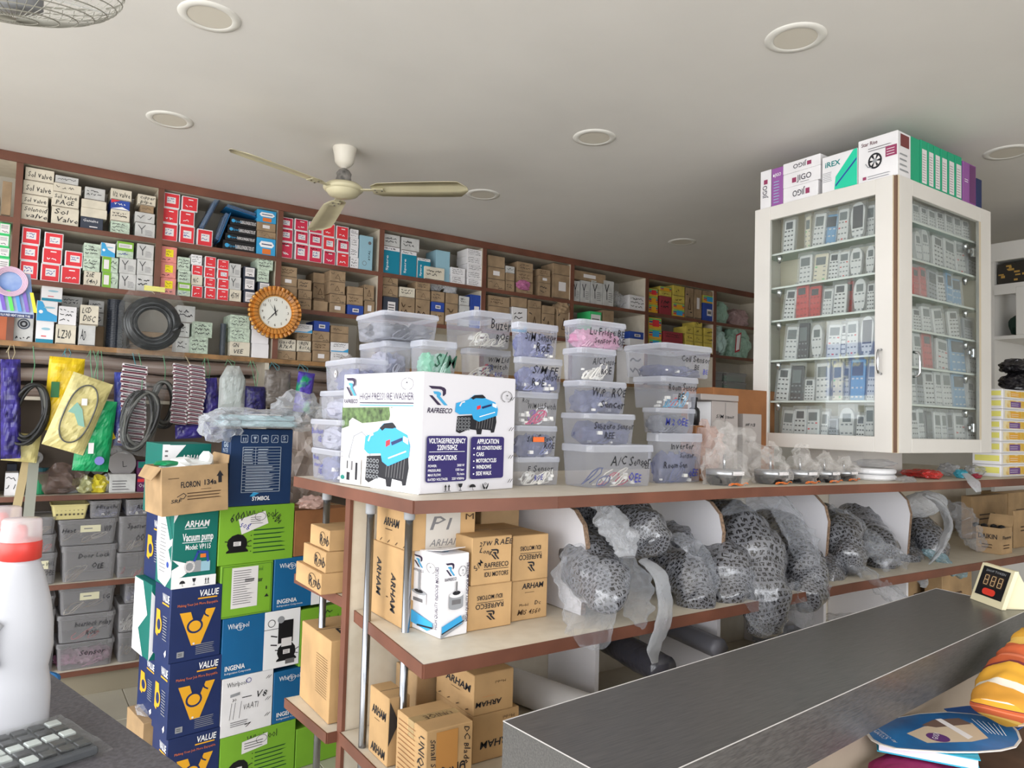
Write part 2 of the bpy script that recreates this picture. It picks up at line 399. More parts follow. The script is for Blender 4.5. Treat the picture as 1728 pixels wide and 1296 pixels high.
# ================================================================== THE SETTING
X0, X1, Y0, Y1, HC = -1.25, 6.3, -2.0, 4.80, 2.77
CEIL = mat('ceiling_paint', (222, 219, 215), .75, vary=.02, scale=2)
WALLP = mat('wall_paint', (204, 200, 190), .8, vary=.04, scale=2)
m = MB(); m.box((X0-.1, Y0-.1, HC), (X1+.1, Y1+.1, HC+.12), CEIL); struct('ceiling', m)
TILE = mat('floor_tile', (186, 180, 164), .35, vary=.05, scale=3); GROUT = mat('tile_joint', (150, 144, 130), .8)
m = MB(); m.box((X0-.1, Y0-.1, -.12), (X1+.1, Y1+.1, -.006), GROUT); fl = struct('floor', m)
tile = None
for i in range(13):
    for j in range(12):
        x, y = X0+.02+i*.6, Y0+j*.6
        if not (x < 1.6 and y > .6): continue
        if tile is None:
            m = MB(); m.box((.002, .002, -.01), (.598, .598, 0), TILE, ch=.002); tile = m.build('tile', fl); tile.location = (x, y, 0)
        else:
            t = tile.copy(); COL.objects.link(t); t.parent = fl; t.location = (x, y, 0)
m = MB(); m.box((X0+4, Y0, -.01), (X1, Y1, -.004), TILE); m.box((X0, Y0, -.01), (X0+4, .55, -.004), TILE); m.build('floor_surface', fl)
m = MB(); m.box((X0-.1, Y1, 0), (X1+.1, Y1+.1, HC), WALLP); struct('wall_back', m)
m = MB(); m.box((X1, Y0, 0), (X1+.1, Y1, HC), WALLP); struct('wall_right', m)
m = MB(); m.box((X0-.1, Y0-.1, 2.62), (X0, Y1, HC), WALLP); m.box((X0-.1, 4.38, 0), (X0, Y1, 2.62), WALLP); m.box((X0-.1, Y0-.1, 0), (X0, Y0+.3, 2.62), WALLP); struct('wall_left', m)
m = MB(); m.box((2.6, Y0-.1, 0), (X1, Y0, HC), WALLP); m.box((X0, Y0-.1, 2.5), (2.6, Y0, HC), WALLP); struct('wall_front', m)
PAVE = mat('street_concrete', (176, 172, 164), .85, vary=.1, scale=1.5)
m = MB(); m.box((-16, -14, -.2), (X0-.1, 16, -.13), PAVE); m.box((X0-.1, -14, -.2), (16, Y0-.1, -.13), PAVE); struct('trim_1', m)
# sign board across the street (its mirror image shows in the left cabinet glass)
sb = empty('sign_board', (-6.2, 7.6, -.13), 0, label='blue hanging street sign seen mirrored in the left cabinet glass', cat='sign')
m = MB(); m.box((-.03, -1.9, 2.2), (.03, 1.9, 3.1), mat('sign_blue', (30, 96, 200), .4), ch=.01); m.build('board', sb)
for yy in (-1.6, 1.6): m = MB(); m.box((-.04, yy-.04, 0), (.02, yy+.04, 2.25), GREYP); m.build('post', sb)
d = D2((.03, -1.9, 2.2), (0, 1, 0), (0, 0, 1), (1, 0, 0), off=.004)
d.text('Accident & Motor Vehicle Insurance', .15, .5, .22, mat('sign_cream', (245, 240, 190), .5), w=3.5, bold=.02).text('Finance', 1.3, .14, .2, WHITE, bold=.01); d.done(sb)

# ================================================================== BACK SHELVING
YF = 4.40
UX = [-.68, -.021, .63, 1.29, 1.955, 2.755, 3.57, 4.385, 5.25, 6.05]
LV = [(2.44, BAND), (2.14, BAND), (1.822, BAND2)]
sh = empty('wall_shelving', (2.6, 4.6, 0), 0, label='long brown-edged wall shelving filled with small parts boxes', cat='shelves')
def child(mb, name, p, smooth=False):
    o = mb.build(name, p, smooth); o.location = -Vector(p.location) if p.parent is None else Vector(); return o
def kid(o, mb, name, smooth=False): return mb.build(name, o, smooth)
m = MB(); m.box((-.9, 4.74, 0), (6.1, 4.78, 2.76), BACKP); child(m, 'back_panel', sh)
m = MB(); m.box((-.9, 4.73, 0), (2.3, 4.739, 1.795), mat('shaded_back_panel', (104, 92, 82), .7)); child(m, 'lower_back_shade', sh)  # added dark sheet: shade behind the lower shelves put into its colour
for z, bm in LV:
    m = MB(); m.box((-.9, YF+.006, z-.024), (6.1, 4.74, z), LAM); o = child(m, 'shelf_board', sh)
    m = MB(); m.box((-.9, YF-.002, z-.026), (6.1, YF+.006, z), bm); kid(o, m, 'edge_band')
m = MB(); m.box((-.9, YF, 2.725), (6.1, 4.74, 2.768), LAM); o = child(m, 'top_board', sh)
m = MB(); m.box((-.9, YF-.01, 2.722), (6.1, YF, 2.769), BAND); kid(o, m, 'edge_band')
for i, x in enumerate(UX):
    lo = 1.822 if i != 2 else 2.14
    m = MB(); m.box((x-.012, YF+.008, lo), (x+.012, 4.74, 2.725), LAM); o = child(m, 'upright', sh)
    m = MB(); m.box((x-.015, YF-.004, lo), (x+.015, YF+.008, 2.725), BAND); kid(o, m, 'edge_band')
for z in (1.045, .59, .14):
    m = MB(); m.box((-.9, YF+.006, z-.022), (2.2, 4.74, z), LAM); o = child(m, 'shelf_board', sh)
    m = MB(); m.box((-.9, YF-.002, z-.026), (2.2, YF+.006, z), BAND); kid(o, m, 'edge_band')
for x in (-.075, 1.25):
    m = MB(); m.box((x-.012, YF+.008, 0), (x+.012, 4.74, 1.8), LAM); o = child(m, 'upright', sh)
    m = MB(); m.box((x-.015, YF-.004, .02), (x+.015, YF+.008, 1.32), BAND); kid(o, m, 'edge_band')
m = MB(); m.box((-.9, YF+.03, 0), (2.2, YF+.06, .12), mat('plinth', (150, 140, 120), .7)); child(m, 'plinth', sh)

# ================================================================== ISLAND DISPLAY UNIT
isl = empty('island_unit', (2.3, 2.0, 0), 0, label='brown-edged cream island shelving unit with steel pipe corner supports', cat='shelves')
def slab(front, yb, zt, th, name, parent, xb=None, top=LAM):
    """front: points left to right of the front edge; cream board with a brown edge band as its own piece"""
    xl = xb if xb is not None else front[0][0]
    pts = list(front)+[(front[-1][0], yb), (xl, yb)]
    m = MB(); m.prism([(x, y, zt-th) for x, y in pts], (0, 0, th), top); o = child(m, name, parent)
    m = MB(); loop = [(xl, yb)]+list(front); k = .004
    for (ax, ay), (bx, by) in zip(loop, loop[1:]):
        d = Vector((bx-ax, by-ay, 0)).normalized(); n = Vector((d.y, -d.x, 0))*k
        m.prism([(ax, ay, zt-th-.001), (bx, by, zt-th-.001), (bx+n.x, by+n.y, zt-th-.001), (ax+n.x, ay+n.y, zt-th-.001)], (0, 0, th+.0015), BAND)
    kid(o, m, 'edge_band'); return o
TOPF = [(.80, 1.56), (1.2, 1.52), (2.0, 1.52), (2.8, 1.44), (4.5, 1.365)]
def yfront(x):
    for (a, b), (c, d) in zip(TOPF, TOPF[1:]):
        if x <= c: return b+(d-b)*(x-a)/(c-a)
    return TOPF[-1][1]
slab(TOPF, 2.3, 1.30, .03, 'top_board', isl, xb=.755)
MIDF = [(.785, 1.458), (1.4, 1.462), (2.5, 1.47), (4.5, 1.395)]
slab(MIDF, 1.955, .95, .03, 'middle_board', isl, xb=.83)
slab([(.80, 1.47), (4.5, 1.45)], 1.955, .62, .03, 'lower_board', isl)
slab([(.81, 1.99), (1.4, 1.99)], 2.36, .98, .028, 'rear_board', isl, xb=.79)
slab([(.775, 1.99), (1.4, 1.99)], 2.30, .61, .028, 'rear_board', isl, xb=.755)
slab([(.775, 1.99), (1.4, 1.99)], 2.30, .25, .028, 'rear_board', isl, xb=.755)
m = MB(); m.box((.812, 1.958, 0), (4.5, 1.985, 1.27), LAM); o = child(m, 'centre_panel', isl)
m = MB(); m.box((.802, 1.955, 0), (.812, 1.988, 1.27), BAND); kid(o, m, 'edge_band')
for x in (1.365, 1.95, 2.55, 3.15):
    prof = [(1.955, .952), (1.60, .952), (1.585, 1.15), (1.60, 1.205), (1.64, 1.242), (1.72, 1.262), (1.955, 1.268)]
    m = MB(); m.prism([(x-.008, y, z) for y, z in prof], (.016, 0, 0), WHITEL); o = child(m, 'partition', isl)
    m = MB(); pr = [(y-.0012, z+.0006) for y, z in prof[1:-1]]
    vv = [(x+sx, y, z) for y, z in pr for sx in (-.0084, .0084)]
    m.add(vv, [(i, i+1, i+3, i+2) for i in range(0, len(vv)-2, 2)], mat('chipboard', (136, 112, 92), .9, vary=.3, scale=120))
    kid(o, m, 'chipboard_edge')
    xl_, yl_ = (1.53, 1.72) if x < 1.4 else (x, 1.60); m = MB(); m.box((xl_-.008, yl_, .622), (xl_+.008, 1.955, .918), WHITEL); child(m, 'partition', isl)
for (x, y, z0, col) in ((.822, 2.19, 0, 1), (.815, 1.84, 0, 1), (.86, 1.70, 0, 1)):
    p = MB(); p.lathe([(.0105, 0), (.0105, 1.27)], (x, y, 0), PIPE, 16); o = child(p, 'steel_pipe', isl, True)
    p = MB(); p.lathe([(.014, 1.235), (.0145, 1.24), (.0145, 1.268), (.017, 1.27)], (x, y, 0), GREYP, 16); kid(o, p, 'collar', True)

# ================================================================== DARK COUNTER
CTM = mat('dark_woodgrain_laminate', (86, 84, 82), .3, c2=(66, 65, 64), scale=14, stretch=(1.2, 26, 26), thresh=(.35, .65), spec=.5)
ctr = empty('service_counter', (1.6, .98, 0), 0, label='dark grey woodgrain service counter running across the lower right', cat='counter')
A, B = Vector((.699, 1.015, 1)), Vector((2.459, 1.158, 1)); Cq, Dq = Vector((2.43, .888, 1)), Vector((.722, .738, 1))
m = MB(); m.prism([(p.x, p.y, .90) for p in (A, Dq, Cq, B)], (0, 0, .1), CTM); o = child(m, 'counter_top', ctr)
EDGE = mat('worn_light_edge', (176, 172, 168), .5); m = MB()
for p, q in ((A, Dq), (Dq, Cq), (Cq, B), (B, A)): m.tube([p, q], .0011, EDGE, 4)
kid(o, m, 'worn_edge')
PANL = mat('counter_panel_laminate', (150, 136, 120), .6, vary=.05, scale=5)
ins = .05
m = MB(); m.prism([(.76, .985, 0), (.775, .79, 0), (2.39, .93, 0), (2.40, 1.12, 0)], (0, 0, .90), PANL); child(m, 'counter_body', ctr)
m = MB(); m.prism([(.735, 1.0, 0), (.755, .765, 0), (.765, .766, 0), (.75, 1.0, 0)], (0, 0, .90), CTM); child(m, 'end_panel', ctr)

# ================================================================== FRONT-LEFT TABLE
def tex_leather():
    m_ = mat('dark_woven_tabletop', (84, 82, 86), .5, vary=.12, scale=120, bump=.3, thresh=(.4, .6)); return m_
tb = empty('work_table', (-.35, 1.2, 0), 0, label='dark grey textured table top at the lower left', cat='table')
m = MB(); pts = [(.085, 1.83), (-.75, 1.95), (-.75, .2), (.50, .2), (.245, 1.23)]
m.prism([(x, y, .92) for x, y in pts], (0, 0, .03), tex_leather()); child(m, 'table_top', tb)
for x, y in ((.0, 1.7), (-.7, 1.8), (-.7, .3), (.4, .3)): m = MB(); m.box((x-.02, y-.02, 0), (x+.02, y+.02, .92), BLACK); child(m, 'leg', tb)

# ================================================================== CEILING LIGHTS, FAN
RIM = mat('downlight_rim', (226, 224, 218), .45); DIF = mat('downlight_diffuser', (212, 206, 194), .6)
DLL = {(354, 28): 'largest round white ceiling downlight near the top left', (287, 202): 'round white ceiling downlight above the left wall shelving', (1342, 64): 'large round white ceiling downlight at the top right',
 (1003, 232): 'round white ceiling downlight in the middle of the ceiling', (815, 328): 'round white downlight just beyond the right fan blade tip', (1700, 257): 'round white downlight cut by the right picture edge', (1151, 408): 'farthest round white downlight near the shelving end'}
for (x, y), lb in DLL.items():
    p = on(x, y, Z=HC); t = empty('ceiling_downlight', (p.x, p.y, HC), 0, label=lb, cat='ceiling light', group='round downlights in the ceiling')
    m = MB(); m.lathe([(.068, -.0035), (.07, -.005), (.093, -.004), (.096, 0)], (0, 0, 0), RIM, 40, cap=False); m.build('rim', t, True)
    m = MB(); m.lathe([(0, -.003), (.068, -.003)], (0, 0, 0), DIF, 40, cap=False); m.build('diffuser', t)
FANC = mat('ivory_fan_enamel', (208, 200, 168), .35, vary=.06, scale=6); FANW = mat('white_fan_canopy', (222, 216, 204), .4)
fc = on(582, 250, Z=HC); fn = empty('ceiling_fan', (fc.x, fc.y, HC), 0, label='ivory three-blade ceiling fan hanging in front of the shelving', cat='fan')
m = MB(); m.lathe([(.056, 0), (.057, -.004), (.05, -.03), (.044, -.07), (.03, -.088), (.014, -.095), (.012, -.1)], (0, 0, 0), FANW, 28); m.build('canopy', fn, True)
m = MB(); m.lathe([(.009, -.095), (.009, -.19)], (0, 0, 0), FANC, 12); m.build('down_rod', fn, True)
m = MB(); m.lathe([(.012, -.1), (.028, -.112), (.036, -.125), (.033, -.14), (.036, -.15), (.038, -.172)], (0, 0, 0), mat('worn_grey_metal', (128, 124, 120), .5, vary=.4, scale=30), 20); m.build('motor_shank', fn, True)
m = MB(); m.lathe([(.03, -.17), (.075, -.176), (.093, -.19), (.094, -.2), (.088, -.207), (.08, -.21)], (0, 0, 0), FANC, 40, cap=False)
m.lathe([(.08, -.21), (.078, -.214), (.068, -.228), (.045, -.238), (0, -.242)], (0, 0, 0), FANC, 40, cap=False); m.build('motor_housing', fn, True)
for tipx, tipy in ((402, 258), (792, 320), (525, 385)):
    tp = on(tipx, tipy, Z=HC-.205); a = math.atan2(tp.y-fc.y, tp.x-fc.x)
    Lb = .60
    bl = MB(); n = 12; top = []
    rows = []
    for i in range(n+1):
        t = i/n; rr = .14+t*(Lb-.14); w0 = .055+.012*math.sin(min(1, t*1.3)*math.pi*.5)
        if t > .88: w0 *= math.sqrt(max(0.05, 1-((t-.88)/.125)**2))
        if i == 0: w0 = .034
        rows.append((rr, w0))
    vs = []; pitch = R(-13)
    for rr, w0 in rows:
        for s_ in (-1, -.3, .3, 1):
            zc = (1-s_*s_)*.004; yy = s_*w0; vs.append((rr, yy*math.cos(pitch), zc+yy*math.sin(pitch)))
    N_ = len(vs); vs += [(x, y, z-.002) for x, y, z in vs]; fs = []
    for i in range(n):
        for j in range(3):
            q = (i*4+j, i*4+j+1, (i+1)*4+j+1, (i+1)*4+j); fs.append(q[::-1]); fs.append(tuple(k+N_ for k in q))
    for i in range(n):
        for j in (0, 3): a0, b0 = i*4+j, (i+1)*4+j; fs.append((a0, b0, b0+N_, a0+N_))
    for j in range(3): fs.append((j, j+1, j+1+N_, j+N_)); k0 = n*4+j; fs.append((k0, k0+1, k0+1+N_, k0+N_))
    bl.add(vs, fs, FANC); o = bl.build('blade', fn, True); o.location = (0, 0, -.202); o.rotation_euler = (0, R(6) if tipx == 525 else 0, a)
    ir = MB(); ir.box((.085, -.013, -.004), (.16, .013, 0), FANC, ch=.002); ir.box((.15, -.024, -.006), (.20, .024, -.003), FANC, ch=.001)
    for bx, by in ((.16, -.014), (.16, .014), (.19, 0)): ir.lathe([(.005, -.010), (.004, -.006)], (bx, by, 0), CHROME, 8)
    ir.build('blade_bracket', o)
# wall fan grille showing at the top left corner
g = on(20, -30, Z=2.35); wf = empty('wall_fan', (g.x, g.y, g.z), 0, label='wire grille of a fan at the top left corner', cat='fan')
gm = MB(); WIRE = mat('fan_wire', (150, 148, 138), .4)
for k in range(9):
    rr = .2*math.sin(k/8*math.pi/2); zz = -.07*math.cos(k/8*math.pi/2)
    gm.tube([(rr*math.cos(t*math.pi/20), rr*math.sin(t*math.pi/20), zz) for t in range(40)], .0022 if k == 8 else .0013, WIRE, 4, closed=True)
for k in range(48):
    a = k/48*2*math.pi; gm.tube([(.2*math.sin(j/6*math.pi/2)*math.cos(a), .2*math.sin(j/6*math.pi/2)*math.sin(a), -.07*math.cos(j/6*math.pi/2)) for j in range(7)], .001, WIRE, 3)
gm.build('grille', wf)
gm = MB(); gm.lathe([(.05, -.05), (.055, 0), (.04, .06), (0, .09)], (0, 0, 0), GREYP, 16); gm.build('motor', wf, True)
for a in range(3): b_ = MB(); b_.prism([(.03, -.02, -.02), (.16, -.06, -.04), (.17, .04, -.01), (.04, .03, 0)], (0, 0, .002), film('fan_blade_plastic', (190, 190, 185), .6)); o = b_.build('blade', wf); o.rotation_euler = (0, 0, a*2.094)
gm = MB(); gm.tube([(0, 0, .05), (-.05, .15, .1), (-.1, .3, .42)], .012, GREYP, 8); gm.build('mount_arm', wf)
for c_ in list(wf.children): c_.rotation_euler = (R(14), R(-8), c_.rotation_euler[2])
# ================================================================== BOXES ON THE WALL SHELVING
ORD = ['first', 'second', 'third', 'fourth', 'fifth', 'sixth', 'seventh', 'eighth', 'ninth', 'tenth', 'eleventh', 'twelfth']
BAYN = ['cut-off left bay', 'first full bay', 'second bay', 'third bay', 'fourth bay', 'fifth bay', 'sixth bay', 'seventh bay', 'eighth bay']
ROWN = {0: 'top shelf', 1: 'second shelf', 2: 'third shelf'}
ROWZ = {0: 2.44, 1: 2.14, 2: 1.822}
def k_red(d, w, h, r, t, pm=REDB):
    d.rect(w*.06, h*.06, w*.94, h*.93, pm)
    if t == 's':
        a = r.uniform(-.06, .06)*w; d.rect(w*.24+a, h*.3, w*.78+a, h*.72, PAPER).scrib(w*.28+a, h*.36, w*.74+a, h*.68, BLUEINK, 2, h*.03, r.randint(0, 99))
    else: d.scrib(w*.25, h*.2, w*.8, h*.42, WHITE, 1, h*.045, r.randint(0, 99)).rect(w*.4, h*.74, w*.7, h*.8, WHITE)
def k_crim(d, w, h, r, t): k_red(d, w, h, r, 's' if r.random() < .75 else '', CRIMB); d.scrib(w*.15, h*.76, w*.8, h*.92, INK, 1, h*.04, r.randint(0, 99))
def k_hand(d, w, h, r, t):
    if t and t != 's':
        L = t.split('|'); n = len(L)
        for i, s_ in enumerate(L): d.hand(s_, w*(.1+.05*i), h*(.9-(i+.75)/n*.8), h*.42/n**.6, INK, w=w*min(.85, .17*len(s_)))
    else: d.scrib(w*.1, h*.3, w*.9, h*.8, INK, 2 if h > .06 else 1, h*.045, r.randint(0, 99))
def k_mark(d, w, h, r, t):
    d.rows(w*.5, h*.15, w*.92, h*.55, 5, GREYINK, .3); d.line([(w*.15, h*.82), (w*.32, h*.55), (w*.5, h*.85)], h*.04, INK); d.line([(w*.32, h*.55), (w*.34, h*.25)], h*.035, INK)
def k_scr(d, w, h, r, t): d.scrib(w*.08, h*.15, w*.92, h*.88, INK, 3, h*.035, r.randint(0, 99))
def k_green(d, w, h, r, t):
    d.rect(0.001, .001, w*.55, h-.001, GREEN).rect(w*.1, h*.2, w*.42, h*.8, PAPER).scrib(w*.55, h*.2, w*.95, h*.85, INK, 2, h*.03, 3)
def k_greentop(d, w, h, r, t): d.rect(.001, h*.42, w-.001, h-.001, GREEN).rect(w*.1, h*.6, w*.9, h*.85, PAPER).rows(w*.15, h*.64, w*.85, h*.8, 2, GREYINK).scrib(w*.1, h*.08, w*.9, h*.38, BLUEINK, 1, h*.03, 5)
def k_pinky(d, w, h, r, t): d.rect(w*.28, h*.35, w*.78, h*.82, YELL2).scrib(w*.32, h*.4, w*.75, h*.78, INK, 2, h*.02, r.randint(0, 99)).scrib(w*.1, h*.08, w*.8, h*.3, MAROON, 1, h*.04, 2)
def k_kraft(d, w, h, r, t):
    q = r.random()
    if t == 'tri' or q < .25:
        d.line([(w*.35, h*.3), (w*.5, h*.68), (w*.65, h*.3), (w*.35, h*.3)], h*.03, BROWNINK).scrib(w*.08, h*.6, w*.32, h*.9, INK, 1, h*.03, 4).scrib(w*.6, h*.08, w*.95, h*.28, INK, 1, h*.035, 4)
    elif t == 'lab': d.rect(w*.3, h*.35, w*.68, h*.72, PAPER)
    elif q < .75: d.scrib(w*.12, h*.25, w*.88, h*.8, INK if q < .5 else BROWNINK, 2 if h > .05 else 1, h*.04, r.randint(0, 99))
def k_teal(d, w, h, r, t): d.rect(0.0005, 0.0005, w-.0005, h*.86, TEAL2).text(['Standard', 'Spare'][r.randint(0, 1)], w*.3, h*.12, w*.13, WHITE, w=h*.55, ang=90, bold=.01).scrib(w*.05, h*.88, w*.95, h*.98, INK, 1, h*.015, 6)
def k_blue(d, w, h, r, t): d.rect(w*.3, h*.3, w*.7, h*.66, PAPER).rect(w*.36, h*.4, w*.64, h*.56, GREYINK)
def k_bluew(d, w, h, r, t): d.poly([(0.001, h*.15), (w*.7, h*.15), (w*.95, h*.38), (w-.001, h*.45), (w-.001, h*.05), (.001, h*.05)], CYAN).scrib(w*.15, h*.5, w*.85, h*.88, INK, 2, h*.03, 8)
def k_dark(d, w, h, r, t): d.text('Genuine', w*.1, h*.6, h*.22, WHITE, shear=.2).rows(w*.4, h*.12, w*.9, h*.35, 1, PAPER)
def k_darklab(d, w, h, r, t): d.rect(w*.3, h*.25, w*.8, h*.78, PAPER).rows(w*.35, h*.35, w*.75, h*.7, 3, INK)
def k_redblue(d, w, h, r, t): d.poly([(.001, h*.6), (w*.5, h*.95), (w*.1, h-.001), (.001, h-.001)], REDB).scrib(w*.2, h*.4, w*.9, h*.75, WHITE, 1, h*.05, 4).poly([(w*.02, h*.02), (w*.98, h*.02), (w*.6, h*.3)], WHITE)
def k_violet(d, w, h, r, t): d.rect(w*.12, h*.12, w*.92, h*.9, PAPER).rows(w*.2, h*.5, w*.85, h*.8, 3, GREYINK).scrib(w*.3, h*.15, w*.9, h*.42, INK, 1, h*.04, 8)
def k_aqua(d, w, h, r, t): d.poly([(.001, .001), (w-.001, .001), (w-.001, h*.3), (w*.5, h*.5), (w*.25, h*.95), (.001, h-.001)], CYAN).circ(w*.6, h*.68, w*.28, LBLUE, h*.05).circ(w*.2, h*.45, w*.1, WHITE)
def k_pic(d, w, h, r, t): d.rect(.001, .001, w-.001, h*.18, TEAL2).circ(w*.55, h*.65, w*.25, LBLUE, h*.06).rows(w*.3, h*.25, w*.7, h*.38, 1, REDB)
def k_spk(d, w, h, r, t): d.circ(w*.5, h*.6, w*.33, DARKB).circ(w*.5, h*.6, w*.26, GREYP).circ(w*.5, h*.6, w*.2, INK).circ(w*.5, h*.6, w*.1, GREYP).scrib(w*.12, h*.06, w*.85, h*.2, INK, 1, h*.03, 2)
def k_multi(d, w, h, r, t):
    for i, c in enumerate((YELL, REDB, BLUE2, MINT2)): d.rect(w*.04, h*(.08+.22*i), w*.96, h*(.22+.22*i), c if i != t else PAPER)
    d.rect(w*.3, h*.2, w*.8, h*.8, (YELL, CYAN, REDB)[r.randint(0, 2)])
def k_yel(d, w, h, r, t): d.scrib(w*.25, h*.3, w*.8, h*.7, BROWNINK, 1, h*.08, r.randint(0, 99))
def k_pan(d, w, h, r, t): d.circ(w*.75, h*.8, w*.12, GREYINK).circ(w*.4, h*.2, w*.16, GREYINK).circ(w*.4, h*.2, w*.13, LBLUE).hand('BVAL', w*.8, h*.3, w*.14, INK, w=h*.3, ang=90)
def k_plain(d, w, h, r, t): pass
def k_bluelab(d, w, h, r, t):
    d.poly([(w*.12, h*.62), (w*.22, h*.8), (w*.8, h*.8), (w*.92, h*.62), (w*.8, h*.46), (w*.22, h*.46)], WHITE).rows(w*.25, h*.55, w*.8, h*.72, 1, NAVY, rag=0).rect(w*.3, h*.08, w*.75, h*.38, ORANGE)
KIND = {'red': (WHITEB, k_red, 'red carton with white border'), 'crim': (WHITEB, k_crim, 'crimson labelled carton'), 'hand': (CREAMB, k_hand, 'cream handwritten carton'), 'cream': (CREAMB, k_plain, 'plain cream carton'),
        'grey': (GREYB, k_hand, 'grey handwritten carton'), 'scr': (MINTB, k_scr, 'pale scribbled carton'), 'mark': (GREYB, k_mark, 'grey ticked carton'), 'green': (MINTB, k_green, 'half-green carton'),
        'gtop': (MINTB, k_greentop, 'lime-topped carton'), 'pink': (PINKB, k_pinky, 'pink yellow-labelled carton'), 'kraft': (KRAFT2, k_kraft, 'brown kraft carton'), 'teal': (WHITEB, k_teal, 'petrol-blue carton'),
        'blue': (BLUE2, k_blue, 'royal blue carton'), 'bluew': (WHITEB, k_bluew, 'white blue-banded carton'), 'dark': (DARKB, k_dark, 'charcoal carton'), 'dlab': (DARKB, k_darklab, 'charcoal white-labelled carton'),
        'rb': (BLUE2, k_redblue, 'blue-red-white carton'), 'vio': (DARKB, k_violet, 'dark-edged white-faced carton'), 'aqua': (WHITEB, k_aqua, 'aqua picture carton'), 'pic': (WHITEB, k_pic, 'white picture carton'),
        'spk': (GREYB, k_spk, 'grey loudspeaker-picture carton'), 'multi': (YELL3, k_multi, 'yellow-red-blue striped carton'), 'yel': (YELL3, k_yel, 'mustard carton'), 'pan': (LBLUE, k_pan, 'pale blue tall carton'),
        'lb': (LBLUE, k_plain, 'slim light blue carton'), 'white': (WHITEB, k_scr, 'white scribbled carton'), 'bl': (CYAN, k_bluelab, 'bright blue carton'), 'mint': (MINT2, k_violet, 'green white-labelled carton'), 'wplain': (WHITEB, k_plain, 'plain white carton'),
        'orange': (mat('terracotta_card', (178, 98, 66), .7), k_plain, 'terracotta carton'), 'redm': (mat('dark_red_card', (150, 52, 62), .6), k_hand, 'dark red carton')}
def carton(w, dp, h, mt, name='carton', ch=.0015):
    mb = MB(); mb.box((-w/2, -dp/2, 0), (w/2, dp/2, h), mt, ch=ch, jit=.00025)
    return mb.build(name)
SEAM = mat('card_shadow_seam', (96, 84, 72), .9)
def shelf_item(kind, txt, cx, z0, w, h, dp, rz, label, group, yf=None, tilt=0):
    bm_, fn_, look = KIND[kind]; h = max(h, .015)
    o = carton(w, dp, h-.0006, bm_)
    yy = (yf if yf is not None else YF+.02+random.uniform(0, .012))+dp/2
    o.location = (cx, yy, z0); o.rotation_euler = (0, tilt, rz)
    r = random.Random(hash_(label)); d = face('F', w, dp, h); fn_(d, w, h, r, txt)
    d.done(o)
    if kind in ('kraft', 'hand', 'grey', 'yel'):   # thin dark strip painted as the shade in the flap seam
        f = MB(); f.box((-w/2+.002, -dp/2-.0006, h*.02), (w/2-.002, -dp/2-.0001, h*.06), SEAM); f.build('flap_seam', o)
    tag(o, label, 'box', group); return o
STK = {}
def bay_of(x):
    for i in range(len(UX)-1):
        if x < UX[i+1]: return i
    return len(UX)-2
def stack(row, x0, x1, items, yb=None, yoff=0, dp=None):
    """items bottom to top: (picture y of the top, kind[, text[, x0, x1]])"""
    z = ROWZ[row]+.0006; ym0 = yb or (on((x0+x1)/2, 500, Y=YF) and None)
    YP = YF+.022+yoff; prev = None; mx = (x0+x1)/2
    bay = bay_of(on(mx, items[0][0], Y=YP).x); k = (row, bay); STK[k] = STK.get(k, 0)+1; sn = STK[k]
    behind = yoff > .08
    for i, it in enumerate(items):
        yt, kind = it[0], it[1]; txt = it[2] if len(it) > 2 else ''; a, b = (it[3], it[4]) if len(it) > 4 else (x0, x1)
        ymid = yt+8; A_, B_ = on(a, ymid, Y=YP), on(b, ymid, Y=YP); zt = on((a+b)/2, yt, Y=YP).z
        if zt-z < .02: zt = z+.02
        if row == 0: zt = min(zt, 2.715)
        w = B_.x-A_.x-.002; n = len(items)
        lv = 'only' if n == 1 else 'lowest' if i == 0 else 'topmost' if i == n-1 else ORD[i]+' up'
        lab = f"{KIND[kind][2]}, {lv} in {ORD[sn-1]} stack, {ROWN[row]}, {BAYN[bay]}"
        shelf_item(kind, txt, (A_.x+B_.x)/2+random.uniform(-.002, .002), z, w, zt-z, dp or (random.uniform(.13, .17)), R(random.uniform(-1.2, 1.2)), lab, f"{KIND[kind][2].split(',')[0]}s on the wall shelving", yf=YP-.002)
        z = zt
# ---- bay 0
stack(0, -22, 1, [(330, 'kraft')]); stack(0, 3, 20, [(306, 'kraft')]); stack(1, -4, 17, [(434, 'mint'), (417, 'mint'), (396, 'mint'), (376, 'mint')])
stack(1, -40, -8, [(420, 'mint'), (400, 'mint')]); stack(2, -60, -8, [(530, 'kraft')])
# ---- bay 1 top
stack(0, 36, 82, [(347, 'hand', 'Solenoid|valve'), (330, 'hand', 'Sol valve'), (307, 'hand', 'Sol valve', 38, 90), (285, 'hand', 'Sol valve', 42, 92)])
stack(0, 87, 134, [(351, 'hand', 'Sol|Valve'), (326, 'hand', 'Sol valve|PAGE'), (311, 'hand', 's', 90, 138), (298, 'grey', 's', 93, 133)])
stack(0, 136, 175, [(367, 'dark'), (352, 'cream', '', 136, 181), (338, 'cream', '', 137, 180), (317, 'grey', '', 142, 177)])
stack(0, 186, 219, [(374, 'scr', 's'), (354, 'hand', 's'), (338, 'rb'), (320, 'hand', '1/2 valve', 187, 223)])
stack(0, 228, 262, [(377, 'mark'), (359, 'grey'), (347, 'kraft', '', 236, 259), (329, 'hand', 'copper|pipe', 232, 263)])
